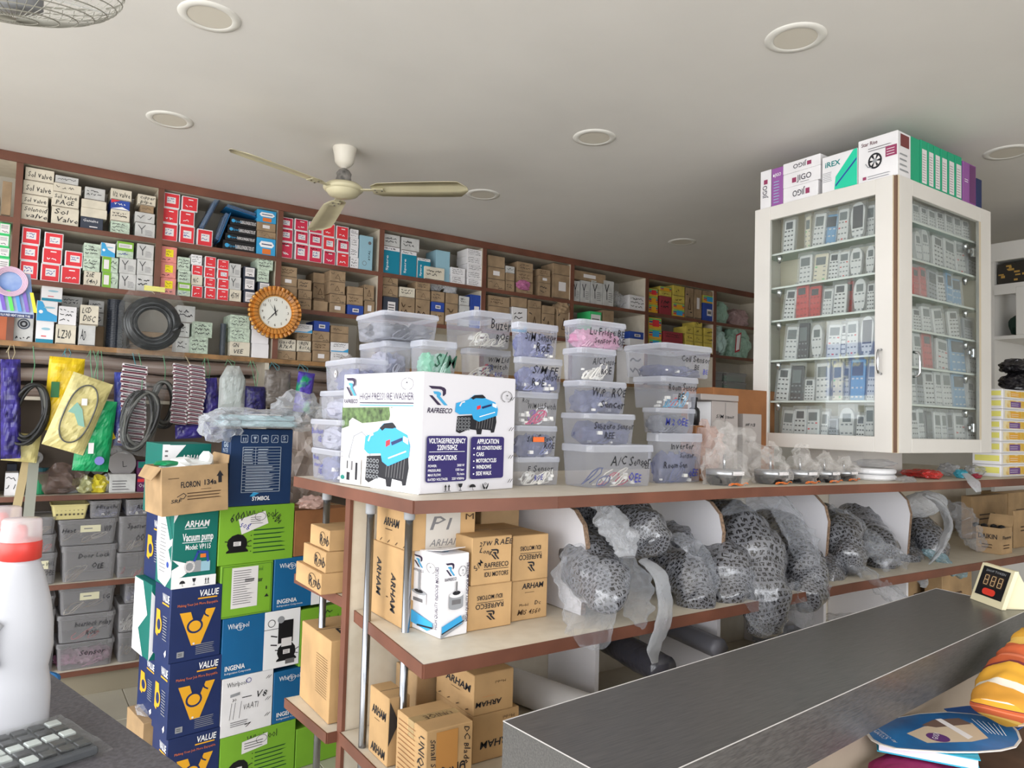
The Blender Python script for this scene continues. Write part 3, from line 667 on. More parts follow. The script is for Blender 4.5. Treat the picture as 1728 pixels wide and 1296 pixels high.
# ---- bay 1 second
stack(1, 33, 65, [(440, 'red', 's'), (412, 'red', 's'), (384, 'red', 's', 37, 69)])
stack(1, 68, 101, [(445, 'red', 's'), (419, 'red', '', 72, 106), (393, 'red', 's', 76, 109)])
stack(1, 103, 137, [(450, 'red', ''), (424, 'red', 's', 109, 140)])
stack(1, 141, 170, [(458, 'hand', '20E|(4n)'), (434, 'scr'), (411, 'scr')])
stack(1, 172, 200, [(460, 'green'), (434, 'green'), (410, 'aqua', '', 170, 195)])
stack(1, 201, 230, [(462, 'mark'), (436, 'mark'), (408, 'gtop', '', 197, 226)])
stack(1, 231, 259, [(464, 'grey'), (438, 'mark'), (412, 'mark', '', 231, 260)])
# ---- bay 1 third
stack(2, -2, 22, [(530, 'orange')]); stack(2, 24, 58, [(527, 'spk')])
stack(2, 60, 91, [(542, 'pic'), (508, 'aqua', '', 62, 98), (482, 'pic', '', 69, 105)])
stack(2, 93, 128, [(548, 'hand', 'LZ30'), (517, 'white', '', 98, 129)])
stack(2, 133, 162, [(549, 'grey', 'AD'), (515, 'hand', 'LCD|DISC', 136, 168)])
stack(2, 104, 140, [(545, 'grey'), (520, 'grey'), (500, 'grey')], yoff=.17, dp=.12)
stack(2, 149, 176, [(550, 'kraft'), (528, 'grey'), (507, 'grey')], yoff=.17, dp=.12)
stack(2, 218, 292, [(585, 'kraft'), (560, 'kraft')], yoff=.17, dp=.12)
stack(2, 297, 320, [(570, 'grey'), (545, 'grey'), (516, 'grey', '', 299, 330)], yoff=.05)
stack(2, 322, 352, [(569, 'scr'), (543, 'scr', '', 326, 358)])
stack(2, 388, 422, [(577, 'hand', 'GN|VEE'), (554, 'scr'), (532, 'scr')])
stack(2, 425, 454, [(580, 'wplain'), (557, 'wplain'), (536, 'wplain')])
# ---- bay 2 top
stack(0, 273, 301, [(377, 'red', 's'), (351, 'red', ''), (326, 'red', 's', 277, 305)])
stack(0, 303, 329, [(381, 'red', 's'), (356, 'red', ''), (332, 'red', '', 306, 334)])
stack(0, 332, 359, [(387, 'red', 's')])
stack(0, 433, 465, [(402, 'bl'), (391, 'kraft'), (376, 'kraft', 'lab'), (355, 'bl', '', 434, 467)])
# ---- bay 2 second
stack(1, 271, 298, [(469, 'pink'), (443, 'pink'), (416, 'pink')])
stack(1, 300, 322, [(477, 'gtop'), (456, 'scr'), (434, 'scr')])
stack(1, 323, 342, [(482, 'red', ''), (465, 'hand', '9kC'), (447, 'red', ''), (430, 'white', '')])
stack(1, 345, 364, [(485, 'red', ''), (469, 'red', ''), (451, 'red', ''), (433, 'red', '')])
stack(1, 366, 386, [(488, 'red', ''), (471, 'red', ''), (455, 'red', 's'), (438, 'red', '')])
stack(1, 387, 407, [(489, 'hand', '45TH'), (467, 'mark'), (445, 'mark')])
stack(1, 411, 431, [(491, 'vio'), (469, 'vio'), (450, 'vio')])
stack(1, 435, 455, [(495, 'vio'), (476, 'vio'), (455, 'scr'), (434, 'scr', '', 434, 461)])
# ---- bay 3 top: five columns of crimson boxes
stack(0, 473, 495, [(408, 'crim'), (386, 'crim'), (367, 'crim')]); stack(0, 497, 520, [(411, 'crim'), (390, 'crim'), (370, 'crim')])
stack(0, 521, 544, [(416, 'crim'), (394, 'crim'), (375, 'crim')]); stack(0, 545, 566, [(423, 'crim'), (400, 'red', 's'), (377, 'red', '')])
stack(0, 568, 589, [(426, 'red', ''), (405, 'crim'), (382, 'red', '')])
stack(0, 591, 605, [(434, 'white'), (418, 'white'), (402, 'white'), (387, 'white')]); stack(0, 607, 630, [(398, 'pan')])
# ---- bay 3 second
stack(1, 471, 501, [(500, 'kraft'), (483, 'kraft'), (467, 'kraft', 'lab'), (450, 'kraft')])
stack(1, 503, 526, [(505, 'kraft'), (490, 'kraft'), (472, 'kraft')]); stack(1, 529, 553, [(508, 'kraft')])
stack(1, 529, 553, [(505, 'kraft'), (479, 'kraft', 'tri'), (461, 'kraft')], yoff=.1, dp=.15)
stack(1, 556, 583, [(512, 'kraft', 'lab'), (497, 'kraft'), (476, 'kraft', 'tri'), (457, 'kraft', 'tri')])
stack(1, 586, 613, [(515, 'blue'), (498, 'kraft'), (484, 'kraft')]); stack(1, 615, 632, [(508, 'kraft', 'lab'), (481, 'kraft')])
# ---- bay 3 third
stack(2, 466, 499, [(592, 'kraft'), (572, 'hand', 'Gasdo|R7KA')]); stack(2, 501, 525, [(594, 'kraft'), (575, 'hand', 'UREN|ROTAL'), (562, 'kraft'), (547, 'bluew', '', 496, 527)])
stack(2, 527, 556, [(592, 'kraft', 'lab'), (577, 'kraft'), (559, 'kraft', 'lab'), (542, 'blue', '', 529, 556)])
stack(2, 558, 588, [(595, 'bluew'), (578, 'bluew'), (563, 'kraft'), (550, 'kraft')])
# ---- bay 4 top
stack(0, 647, 675, [(417, 'teal'), (396, 'grey')]); stack(0, 677, 703, [(424, 'teal'), (402, 'grey', '', 678, 708)]); stack(0, 704, 726, [(436, 'teal')])
stack(0, 716, 750, [(451, 'hand')], yoff=-.015, dp=.05); stack(0, 735, 759, [(423, 'lb')], yoff=.02); stack(0, 761, 785, [(466, 'white'), (452, 'white')])
stack(0, 788, 813, [(471, 'white'), (458, 'white'), (446, 'white'), (433, 'white'), (421, 'white')])
# ---- bay 4 second
stack(1, 646, 672, [(501, 'dlab'), (482, 'kraft'), (463, 'kraft')]); stack(1, 674, 700, [(502, 'kraft'), (485, 'hand', 's')]); stack(1, 702, 726, [(506, 'kraft'), (490, 'kraft', 'tri'), (476, 'kraft')])
stack(1, 728, 750, [(526, 'kraft'), (510, 'blue'), (492, 'kraft')]); stack(1, 752, 773, [(513, 'kraft'), (495, 'kraft')]); stack(1, 775, 792, [(516, 'grey'), (500, 'grey')]); stack(1, 794, 815, [(498, 'blue')])
# ---- bay 5
stack(0, 823, 852, [(472, 'kraft'), (452, 'kraft', 'lab'), (432, 'kraft')]); stack(0, 853, 868, [(474, 'kraft'), (461, 'kraft'), (449, 'grey')])
stack(0, 872, 899, [(476, 'kraft'), (459, 'kraft'), (443, 'kraft')]); stack(0, 909, 929, [(478, 'kraft'), (466, 'kraft', 'lab'), (455, 'kraft')]); stack(0, 933, 965, [(465, 'kraft', 'lab'), (446, 'kraft')])
stack(1, 823, 860, [(518, 'kraft'), (500, 'kraft')]); stack(1, 863, 889, [(519, 'bluew'), (502, 'kraft')]); stack(1, 891, 913, [(520, 'kraft'), (507, 'kraft')]); stack(1, 915, 936, [(530, 'kraft'), (516, 'kraft')]); stack(1, 940, 963, [(522, 'kraft')])
# ---- bay 6
for a, b in ((967, 979), (980, 996), (997, 1017), (1018, 1036)): stack(0, a, b, [(474, 'mark')])
o = stack(0, 1062, 1089, [(499, 'white')]); stack(1, 995, 1015, [(526, 'mint')]); stack(1, 1018, 1036, [(524, 'kraft')])
stack(2, 1062, 1088, [(572, 'white'), (560, 'blue')])
# ---- bay 7
stack(0, 1094, 1110, [(514, 'multi'), (500, 'multi'), (487, 'multi')]); stack(0, 1113, 1133, [(500, 'redm'), (492, 'yel'), (484, 'multi')]); stack(0, 1135, 1155, [(522, 'multi'), (512, 'multi'), (500, 'yel'), (482, 'yel')])
stack(0, 1157, 1170, [(484, 'kraft', 'lab')]); stack(0, 1172, 1184, [(486, 'kraft', 'lab')]); stack(0, 1186, 1207, [(512, 'blue'), (499, 'multi'), (488, 'kraft')])
stack(1, 1094, 1116, [(572, 'multi'), (555, 'multi'), (536, 'multi')]); stack(1, 1119, 1152, [(575, 'redm'), (560, 'redm')]); stack(1, 1157, 1170, [(576, 'yel'), (563, 'yel'), (551, 'yel')])
stack(1, 1172, 1185, [(578, 'yel'), (566, 'yel'), (553, 'yel'), (540, 'yel')]); stack(1, 1188, 1206, [(580, 'yel'), (568, 'yel'), (554, 'yel')])

# kraft box lying across the four grey boxes, bay 6
p = on(968, 470, Y=YF+.02); q = on(1022, 470, Y=YF+.02)
shelf_item('kraft', 'lab', (p.x+q.x)/2, on(990, 475, Y=YF+.02).z+.003, q.x-p.x, .075, .14, 0, 'long brown carton lying across the grey ticked cartons in the sixth bay', 'brown cartons on the wall shelving', yf=YF+.02)
# four dark wide cartons and tilted blister packs, bay 2 top
zz = 2.4406
for i, (yt, x0_, x1_) in enumerate(((408, 376, 431), (396, 380, 432), (382, 384, 433), (368, 388, 434))):
    a, b = on(x0_, yt+6, Y=YF+.03), on(x1_, yt+6, Y=YF+.03); zt = on((x0_+x1_)/2, yt, Y=YF+.03).z
    lab = ['lowest', 'second up', 'third up', 'topmost'][i]
    o = carton(b.x-a.x, .16, zt-zz-.001, BLACK); o.location = ((a.x+b.x)/2, YF+.11, zz); w = b.x-a.x; h = zt-zz
    d = face('F', w, .16, h); d.text('FLARING & SWAGING TOOL KIT', w*.38, h*.3, h*.36, PAPER, w=w*.58, bold=.02).circ(w*.12, h*.5, h*.2, CYAN).text('Spare', w*.18, h*.38, h*.25, CYAN); d.done(o)
    tag(o, f'black flaring tool carton, {lab} of four wide black cartons, top shelf', 'box', 'black flaring tool cartons'); zz = zt
for i, (x0_, y0_, x1_, y1_, lb) in enumerate(((341, 392, 372, 336, 'dark clear-sided blister pack leaning beside red cartons'), (368, 411, 388, 362, 'blue blister pack leaning against the black tool cartons'), (378, 360, 432, 362, 'blue blister pack lying tilted on the black tool cartons'))):
    a, b = on(x0_, y0_, Y=YF+.05), on(x1_, y1_, Y=YF+.05); L = math.hypot(b.x-a.x, b.z-a.z); an = math.atan2(b.z-a.z, b.x-a.x)
    if i == 2: an = -.16; a = Vector((a.x, a.y, a.z))
    o = empty('blister_pack', (a.x, YF+.07, a.z+(.004 if i < 2 else .03)), 0, label=lb, cat='package'); o.rotation_euler = (0, -an, 0)
    w = .022
    m = MB(); m.box((0, -.05, 0), (L, .09, .004), BLUEW if i else DARKB, ch=.001); m.build('card', o)
    m = MB(); m.box((.01, -.045, .004), (L-.01, .08, .004+w), film('blister_plastic', (120, 150, 190), .35, .1), ch=.004); m.build('blister', o)
    m = MB(); m.tube([(.03, -.02, .012), (L*.5, 0, .014), (L-.03, .03, .012)], .006, CHROME if i else GREYP, 8); m.lathe([(.012, 0), (.012, .012)], (L*.3, 0, .006), YELL if i == 1 else GREYP, 10); m.build('tool', o)
# black wire roll standing on the third shelf, dark tall bottles
def wire_roll(x0_, x1_, yt, lb, mt, row=2):
    a, b = on(x0_, yt, Y=YF+.04), on(x1_, yt, Y=YF+.04); r_ = (b.x-a.x)/2; z0 = ROWZ[row]; H = a.z-z0
    o = MB(); n = int(H/.008); pr = []
    for i in range(n): z = i*H/n; pr += [(r_*.96, z), (r_, z+.002), (r_, z+.006)]
    pr.append((r_*.5, H)); o.lathe([(r_*.5, 0)]+pr, (0, 0, 0), mt, 24); o = o.build('wire_roll'); o.location = ((a.x+b.x)/2, YF+.05+r_, z0+.001)
    return tag(o, lb, 'wire roll')
wire_roll(183, 214, 503, 'tall glossy black wire roll standing on the third shelf', mat('black_wire', (40, 44, 52), .25))
wire_roll(374, 384, 545, 'narrow dark roll left of the white cartons, third shelf', mat('grey_wire', (70, 76, 84), .3))
# small clear bags lying on boxes
def bag(name, c, size, seed, mt, lb, cat='bag', sub=3, amp=.35, rot=0, fr=2.6, grp=None):
    m_ = MB(); m_.blob((0, 0, 0), size, mt, seed, amp, fr, sub, squash=.8); o = m_.build(name); o.location = c; o.rotation_euler = (0, 0, rot); return tag(o, lb, cat, grp)
for (x, y, s, lb, mt, sd) in ((739, 483, .05, 'crumpled clear bag on the blue-centred kraft stack, fourth bay', CLEAR, 1), (762, 488, .05, 'small milky bag on a kraft stack in the fourth bay', MILKY, 2), (1047, 505, .085, 'crumpled clear bag beside white carton, sixth bay', CLEAR, 3), (882, 482, .055, 'pink film bag between kraft cartons, fifth bay', film('pink_film', (205, 120, 170), .6), 4),
                          (950, 520, .07, 'crumpled brown paper bag at the end of the fifth bay', KRAFT2, 5)):
    p = on(x, y, Y=YF+.02); bag('plastic_bag', (p.x, p.y+(0.02 if s < .08 else .06)-(.02 if sd == 4 else 0), p.z), (s, s*.7, s*.75), sd, mt, lb)
# ================================================================== PRINTED ARTWORK HELPERS
LOGOD = mat('logo_dark', (52, 40, 66), .5); LOGOB = mat('logo_blue', (70, 160, 205), .5)
def logo_r(d, x, y, s, dk=LOGOD, bl=LOGOB):
    """two nested slanted strokes forming an R-like mark, s = height"""
    P = lambda l: [(x+a*s, y+b*s) for a, b in l]
    d.poly(P([(0, 1), (.62, 1), (.80, .94), (.88, .84), (.88, .62), (.78, .5), (.72, .5), (.72, .74), (.66, .82), (.54, .85), (.16, .85)]), dk)
    d.poly(P([(.24, .72), (.5, .72), (.62, .66), (.64, .56), (.58, .48), (.98, 0), (.80, 0), (.42, .44), (.42, .56), (.36, .58), (.30, .58)]), bl)
    d.poly(P([(.04, .5), (.2, .5), (.66, 0), (.48, 0)]), dk)
def wreath(d, x, y, r, c=GREYINK):
    for i in range(16):
        a = R(-75+i*150/15) if i < 16 else 0
        for sg in (1, -1):
            px_, py_ = x+sg*r*math.cos(a), y+r*math.sin(a); d.line([(px_, py_), (px_+sg*r*.22*math.cos(a+.9), py_+r*.22*math.sin(a+.9))], r*.09, c)
    st = []
    for i in range(10): rr = r*(.26 if i % 2 == 0 else .11); a = R(90+36*i); st.append((x+rr*math.cos(a), y+r*.25+rr*math.sin(a)))
    for i in range(10): d.poly([(x, y+r*.25), st[i], st[(i+1) % 10]], INK)
    d.text('ISO', x, y-r*.28, r*.2, GREYINK, align='c'); d.rows(x-r*.4, y-r*.5, x+r*.4, y-r*.38, 1, c, rag=0)
def machine(d, x, y, s, BL=CYAN):
    """blue pressure-washer body over a dark pump; s = width"""
    P = lambda l: [(x+a*s, y+b*s) for a, b in l]
    d.poly(P([(.04, .06), (.12, .02), (.34, .12), (.5, .1), (.52, 0), (.62, 0), (.64, .12), (.84, .1), (.86, .04), (.93, .05), (.98, .3), (.96, .5), (.5, .46), (.06, .42)]), INK)
    for i in range(7): d.line([(x+s*(.5+i*.06), y+s*.14), (x+s*(.53+i*.06), y+s*.42)], s*.012, GREYINK)
    for i in range(4):
        for j in range(4): d.ring(x+s*(.09+i*.075), y+s*(.12+j*.08), s*.026, s*.014, GREYP, 8)
    d.poly(P([(.0, .52), (.02, .72), (.3, .82), (.42, .93), (.6, .95), (.7, .86), (.93, .78), (1, .62), (.98, .46), (.55, .3), (.42, .36), (.38, .48), (.1, .46)]), BL)
    d.poly(P([(.34, .86), (.44, .93), (.62, .95), (.7, .88), (.62, .86), (.46, .86), (.4, .82)]), INK)
    d.poly(P([(.6, .66), (.84, .74), (.84, .69), (.62, .61)]), NAVY)
    d.poly(P([(.49, .58), (.58, .62), (.58, .7), (.49, .67)]), REDB).poly(P([(.86, .68), (.96, .64), (.96, .73), (.86, .76)]), WHITE)
    d.line(P([(.56, .42), (.92, .54)]), s*.02, WHITE).line(P([(.1, .66), (.14, .74), (.2, .76)]), s*.03, PAPER)
def arrows(d, x, y, s, c=INK):
    for k in (0, .45): d.rect(x+k*s+s*.1, y+s*.12, x+k*s+s*.24, y+s*.7, c).poly([(x+k*s, y+s*.62), (x+k*s+s*.34, y+s*.62), (x+k*s+s*.17, y+s)], c)
    d.rect(x-s*.05, y, x+s*.85, y+s*.07, c)
def glass_icon(d, x, y, s, c=INK): d.poly([(x, y+s), (x+s*.6, y+s), (x+s*.5, y+s*.55), (x+s*.35, y+s*.45), (x+s*.25, y+s*.45), (x+s*.1, y+s*.55)], c).rect(x+s*.26, y, x+s*.34, y+s*.5, c).rect(x+s*.1, y, x+s*.5, y+s*.08, c)
def brolly(d, x, y, s, c=INK):
    d.poly([(x+s*.5+s*.5*math.cos(R(a)), y+s*.4+s*.5*math.sin(R(a))) for a in range(0, 181, 20)], c); d.line([(x+s*.5, y+s*.4), (x+s*.5, y+s*.08), (x+s*.6, y), (x+s*.68, y+s*.08)], s*.06, c)
def hands_icon(d, x, y, s, c=INK):
    d.ring(x+s*.45, y+s*.75, s*.14, s*.06, c, 10); d.poly([(x, y+s*.8), (x+s*.12, y+s*.8), (x+s*.25, y+s*.4), (x+s*.45, y+s*.2), (x+s*.4, y), (x+s*.2, y), (x+s*.05, y+s*.4)], c)
    d.poly([(x+s*.9, y+s*.8), (x+s*.78, y+s*.8), (x+s*.65, y+s*.4), (x+s*.48, y+s*.2), (x+s*.5, y), (x+s*.7, y), (x+s*.85, y+s*.4)], c)
def compressor(d, x, y, s, c=BLACK):
    P = lambda l: [(x+a*s, y+b*s) for a, b in l]
    d.poly(P([(.06, .06), (.16, .14), (.08, .34), (.12, .56), (.28, .72), (.5, .78), (.72, .72), (.86, .54), (.9, .32), (.84, .16), (.94, .06), (.94, 0), (.06, 0)]), c)
    d.line(P([(.0, .5), (.1, .48)]), s*.04, c).line(P([(.9, .4), (1.02, .46)]), s*.035, c).line(P([(.88, .25), (1.0, .22)]), s*.03, c).rect(x+s*.34, y+s*.28, x+s*.64, y+s*.46, PAPER).rows(x+s*.37, y+s*.3, x+s*.6, y+s*.44, 2, GREYINK)
def facepx(w_, W_, D_, H_, wp, hp):
    d = face(w_, W_, D_, H_); L_ = D_ if w_ in 'LR' else W_; V_ = D_ if w_ == 'T' else H_
    d.U = d.U*(L_/wp); d.V = d.V*(V_/hp); return d
def hero(b, name, mt, label, cat='box', group=None, ch=.002):
    """carton body at its real place from a placed Box"""
    mb = MB(); mb.box((-b.W/2, -b.D/2, 0), (b.W/2, b.D/2, b.H), mt, ch=ch, jit=.00025); o = mb.build(name); o.location = b.loc; o.rotation_euler = (0, 0, b.th)
    o['_dims'] = (b.W, b.D, b.H); del o['_dims']
    return tag(o, label, cat, group)
def tape(o, b, wd=.04, mt=None, top=True):
    mt = mt or film('packing_tape', (190, 165, 120), .35, .15); m = MB()
    if top: m.box((-b.W/2-.0003, -wd/2, b.H-.0002), (b.W/2+.0003, wd/2, b.H+.0006), mt)
    m.box((-b.W/2-.0008, -wd/2, b.H*.75), (-b.W/2, wd/2, b.H+.0005), mt); m.build('packing_tape', o)
def seam(o, b, mt=SEAM):
    m = MB(); m.box((-b.W/2+.002, -.0008, b.H-.0004), (b.W/2-.002, .0008, b.H+.0006), mt); m.build('flap_seam', o)

# ================================================================== PRESSURE WASHER CARTON
N_ = on(708, 835, Z=1.3006); b = place(711, 868, 835, 626, N_, R(11), xl=577, z0=1.3008)
wsh = hero(b, 'washer_carton', mat('glossy_white_card', (216, 214, 219), .4), 'large white pressure washer carton at the island corner, blue machine pictures'); seam(wsh, b)
W_, D_, H_ = b.W, b.D, b.H
d = facepx('F', W_, D_, H_, 156, 200); WP, HP = 156, 200
logo_r(d, 8, 146, 31); d.text('RAFREECO', 7, 133, 8, LOGOD, w=38, shear=.2, bold=.02)
machine(d, 50, 98, 73); wreath(d, 138, 166, 9)
d.rrect(6, 19, 70, 95, 4, NAVYP).rrect(76, 21, 134, 94, 4, NAVYP)
d.text('VOLTAGE/FREQUENCY', 9, 83, 8, WHITE, w=58, bold=.03).text('220V/50HZ', 38, 72, 8, WHITE, w=32, bold=.03, align='c').rect(10, 68.5, 66, 69.3, WHITE).text('SPECIFICATIONS', 9, 55, 8, WHITE, w=44, bold=.03)
for i, (a, c) in enumerate((('POWER:', '2000 W'), ('PRESSURE:', '150 bar'), ('MAX FLOW:', '7L/min'), ('RATED VOLTAGE:', '220 V/50Hz'))): d.text(a, 9, 44-7.4*i, 3.9, WHITE, w=len(a)*2.2, bold=.01).text(c, 66, 44-7.4*i, 3.9, WHITE, w=len(c)*2, align='r', bold=.01)
d.text('APPLICATION', 86, 82, 8, WHITE, w=38, bold=.03)
for i, t in enumerate(('AIR CONDITIONERS', 'CARS', 'MOTORCYCLES', 'WINDOWS', 'SIDE WALK')): d.circ(81, 74-11*i, 1.3, WHITE, n=8).text(t, 85, 71.5-11*i, 6.4, WHITE, w=[44, 13, 35, 26, 27][i], bold=.03)
arrows(d, 34, 3, 12); glass_icon(d, 56, 3, 12); brolly(d, 74, 3, 11); hands_icon(d, 96, 3, 12)
for yy in (160, 105, 55, 12): d.line([(145, yy), (149, yy+6)], 1, INK).line([(141, yy), (145, yy+6)], 1, INK)
d.done(wsh)
d = facepx('L', W_, D_, H_, 135, 196)
GP, GG = mat('garden_photo_pale', (206, 202, 196), .5), mat('garden_photo_green', (88, 110, 66), .5, vary=.5, scale=60)
d.poly([(0, 1), (131, 0), (100, 95), (95, 138), (0, 136)], GP).poly([(0, 98), (27, 108), (60, 112), (84, 116), (89, 138), (0, 136)], GG)
d.poly([(57, .001), (134.9, .001), (134.9, 110), (108, 130), (84, 138), (88, 112), (74, 60)], WHITE)
d.poly([(14, 112), (20, 118), (56, 100), (74, 112), (46, 60), (14, 62)], WHITE)
for rr in (46, 41, 36): d.line([(18+(46-rr), 4), (16, 50), (24, 86), (38, 94), (52, 60+rr*.6), (56, 30)], 2, GREYP if rr != 41 else WHITE)
d.x0 = 44; d.ax = .68; machine(d, 44, 6, 112); d.ax = 1
d.rect(2, 3, 40, 46, PAPER).rect(14, 8, 20, 22, INK).rect(14, 28, 16, 42, INK).rect(22, 26, 25, 42, GREYINK).rect(30, 10, 34, 40, INK).circ(7, 12, 4, TEAL)
d.x0 = 7; d.ax = .62; logo_r(d, 7, 157, 32); d.ax = 1; d.text('RAFREECO', 5, 144, 7, LOGOD, w=25, bold=.02).text('HIGH PRESSURE WASHER', 34, 150, 12, LOGOD, w=90, bold=.0)
d.rect(34, 144, 124, 145.6, LOGOD).rect(34, 140, 124, 141.4, CYAN); wreath(d, 114, 176, 9); d.done(wsh)

# ================================================================== CLEAR STORAGE BINS
def rr_loop(w, dp, r, z, n=4):
    out = []
    for cx, cy, a in ((w/2-r, -dp/2+r, -90), (w/2-r, dp/2-r, 0), (-w/2+r, dp/2-r, 90), (-w/2+r, -dp/2+r, 180)):
        for i in range(n+1): t = R(a+i*90/n); out.append((cx+r*math.cos(t), cy+r*math.sin(t), z))
    return out
def loft(m, loops, mt, cap0=True, cap1=False):
    n = len(loops[0]); k = m.add([p for l in loops for p in l], [], mt); i0 = m.m(mt)
    for a in range(len(loops)-1):
        for j in range(n): m.f.append((k+a*n+j, k+a*n+(j+1) % n, k+(a+1)*n+(j+1) % n, k+(a+1)*n+j)); m.mi.append(i0)
    if cap0: m.f.append(tuple(k+j for j in range(n))[::-1]); m.mi.append(i0)
    if cap1: q = k+(len(loops)-1)*n; m.f.append(tuple(q+j for j in range(n))); m.mi.append(i0)
CONT = {'clear': [(190, 190, 205), (160, 165, 190)], 'dark': [(84, 88, 122), (112, 118, 156)], 'white': [(225, 222, 212), (236, 232, 222)], 'green': [(120, 205, 165), (190, 225, 210)], 'pink': [(214, 150, 184), (224, 176, 200)],
        'blue': [(104, 110, 158), (146, 150, 188)], 'mixed': [(220, 214, 200), (196, 70, 90), (60, 70, 120)], 'pinkw': [(205, 60, 110), (120, 70, 150), (235, 235, 235)], 'grey': [(130, 132, 140), (90, 92, 100)], 'teal': [(80, 170, 210), (225, 80, 90), (230, 230, 230)],
        'red': [(190, 70, 70), (150, 140, 130)], 'brown': [(150, 130, 105), (200, 190, 170)]}
def bin_(b, text, cont, label, seed=0, dusty=False, group='clear lidded bins on the island top', ink=INK, on_face='F', fill=.8, notag=False, paper=False):
    BM, LM = (BIND, BIND) if dusty else (BINM, LIDM)
    W_, D_, H_ = b.W, b.D, b.H-.0012; hl = H_*.84; r_ = min(.022, W_*.2, D_*.2)
    m = MB(); loft(m, [rr_loop(W_*.88, D_*.9, r_, .0), rr_loop(W_*.9, D_*.92, r_, .004), rr_loop(W_*.965, D_*.965, r_, hl)], BM)
    o = m.build('storage_bin', smooth=False); o.location = b.loc; o.rotation_euler = (0, 0, b.th); tag(o, label, 'storage bin', group)
    m = MB(); loft(m, [rr_loop(W_*.985, D_*.985, r_, hl-.002), rr_loop(W_, D_, r_, hl), rr_loop(W_*.995, D_*.995, r_, H_-.004), rr_loop(W_*.98, D_*.98, r_, H_), rr_loop(W_*.95, D_*.95, r_, H_-.001), rr_loop(W_*.93, D_*.93, r_, H_-.005)], LM, cap0=False, cap1=True); m.build('lid', o)
    rd = random.Random(seed); cols = [mat('content_%d_%d_%d' % c, c, .5) for c in CONT[cont]]
    if not dusty or fill:
        w, dp, h = W_*.8, D_*.8, hl*fill
        if cont in ('clear', 'blue', 'pink', 'green', 'grey', 'dark'):
            m = MB(); fm = [film('bagged_%s_%d' % (cont, i), c, .5, .25, .3) for i, c in enumerate(CONT[cont])]
            nb = 3
            for i in range(nb): m.blob((w*(-.3+.3*i)+rd.uniform(-.01, .01), rd.uniform(-.08, .08)*dp, h*.5), (w*.28, dp*.42, h*.54), fm[i % len(fm)], seed+i*3, .35, 2.8, 3)
            m.build('bagged_parts', o, kind='stuff')
        m = MB()
        for i in range(7 if cont in ('mixed', 'pinkw', 'white', 'teal') else 3):
            pts = []; x, y, z = rd.uniform(-.35, .35)*w, rd.uniform(-.45, .2)*dp, rd.uniform(.1, .5)*h; rx, ry = rd.uniform(.12, .3)*w, rd.uniform(.1, .3)*h+.008
            a0 = rd.uniform(0, 6)
            for j in range(15): t = a0+j*.55; pts.append((max(-w/2, min(w/2, x+rx*math.cos(t)*(1+.2*math.sin(j)))), max(-D_*.44, y-.3*dp*abs(math.sin(t*.5))*.5), max(.004, min(h*1.1, z+ry*math.sin(t*1.2)))))
            m.tube(pts, .0021, cols[i % len(cols)], 4)
        if cont in ('mixed', 'pinkw', 'white', 'dark', 'blue', 'teal'):
            wm = mat('connector_white', (228, 226, 220), .5)
            for i in range(10 if cont != 'dark' else 4):
                x, y, z = rd.uniform(-.45, .45)*w, rd.uniform(-.5, 0)*dp, rd.uniform(.02, .5)*h; s_ = rd.uniform(.004, .008); m.box((x-s_, y-s_, z), (x+s_, y+s_, z+s_*1.4), wm, ch=.001)
        m.build('tangled_leads', o, kind='stuff')
    if text:
        d = face(on_face, W_*.985, D_*.985, H_); d.k = .0004; FW = (W_ if on_face == 'F' else D_)*.95
        for t, x, y, h, c in text:
            d.hand(t, FW*x, H_*y, H_*h, c or ink, w=min(FW*(.96-x), .0+H_*h*.72*len(t)), seed=seed)
        d.done(o, 'marker_writing')
    if paper:
        d = face('F', W_*.955, D_*.955, H_); d.k = .002; d.rect(W_*.34, H_*.5, W_*.68, H_*.76, mat('old_paper_label', (205, 200, 170), .8)).rows(W_*.4, H_*.58, W_*.6, H_*.7, 1, GREYINK); d.done(o, 'paper_label')
    return o
def column(items, P, z0, th=0, D=None, top=None):
    z = z0+.001; out = []
    for (xl, xc, xr, yb, yt, text, cont, label, kw) in items:
        b = place(xc, xr, yb, yt, P, th, xl=xl if xl else None, D=D or .2, z0=z); b.H = max(b.z1-z, .03); b.loc.z = z; b.D = min(b.D, .26)
        if top: b.H = top-z
        out.append(bin_(b, text, cont, label, seed=len(LAB), **kw)); z = z+b.H
    return out
Bk = BLUEINK
# far left columns (their long side faces left)
column([(521, 570, 640, 816, 760, [('Noida', .15, .62, .14, Bk), ('inverter', .2, .4, .14, Bk), ('OEE', .35, .18, .16, Bk)], 'blue', 'lowest clear bin at the island left end, blue marker writing', dict(on_face='L')),
        (520, 571, 640, 758, 708, [('Booledon', .12, .5, .2, Bk), ('OEE', .35, .22, .18, Bk), ('LG', .7, .3, .18, INK)], 'clear', 'second bin up at the island left end, blue writing and LG', dict(on_face='L'))], (0, 2.02), 1.30)
column([(534, 590, 660, 706, 657, None, 'clear', 'unmarked clear bin, third up at the island left end', {})], (0, 2.02), on(570, 708, Y=2.02).z)
o = column([(544, 598, 660, 657, 602, None, 'blue', 'topmost bin at the island left end, round white sticker', {})], (0, 2.02), on(590, 657, Y=2.02).z)
m = MB()
for ob in o:
    dm = ob.dimensions; dd = face('L', dm.x if dm.x > 0 else .1, dm.y, dm.z); dd.k = .004; 
    dd.O = Vector((-max(abs(v.co.x) for v in ob.data.vertices), max(v.co.y for v in ob.data.vertices), 0)); L_ = 2*dd.O.y
    dd.circ(L_*.45, .05, .011, PAPER).circ(L_*.45, .05, .004, BROWNINK, n=8); dd.done(ob, 'sticker')
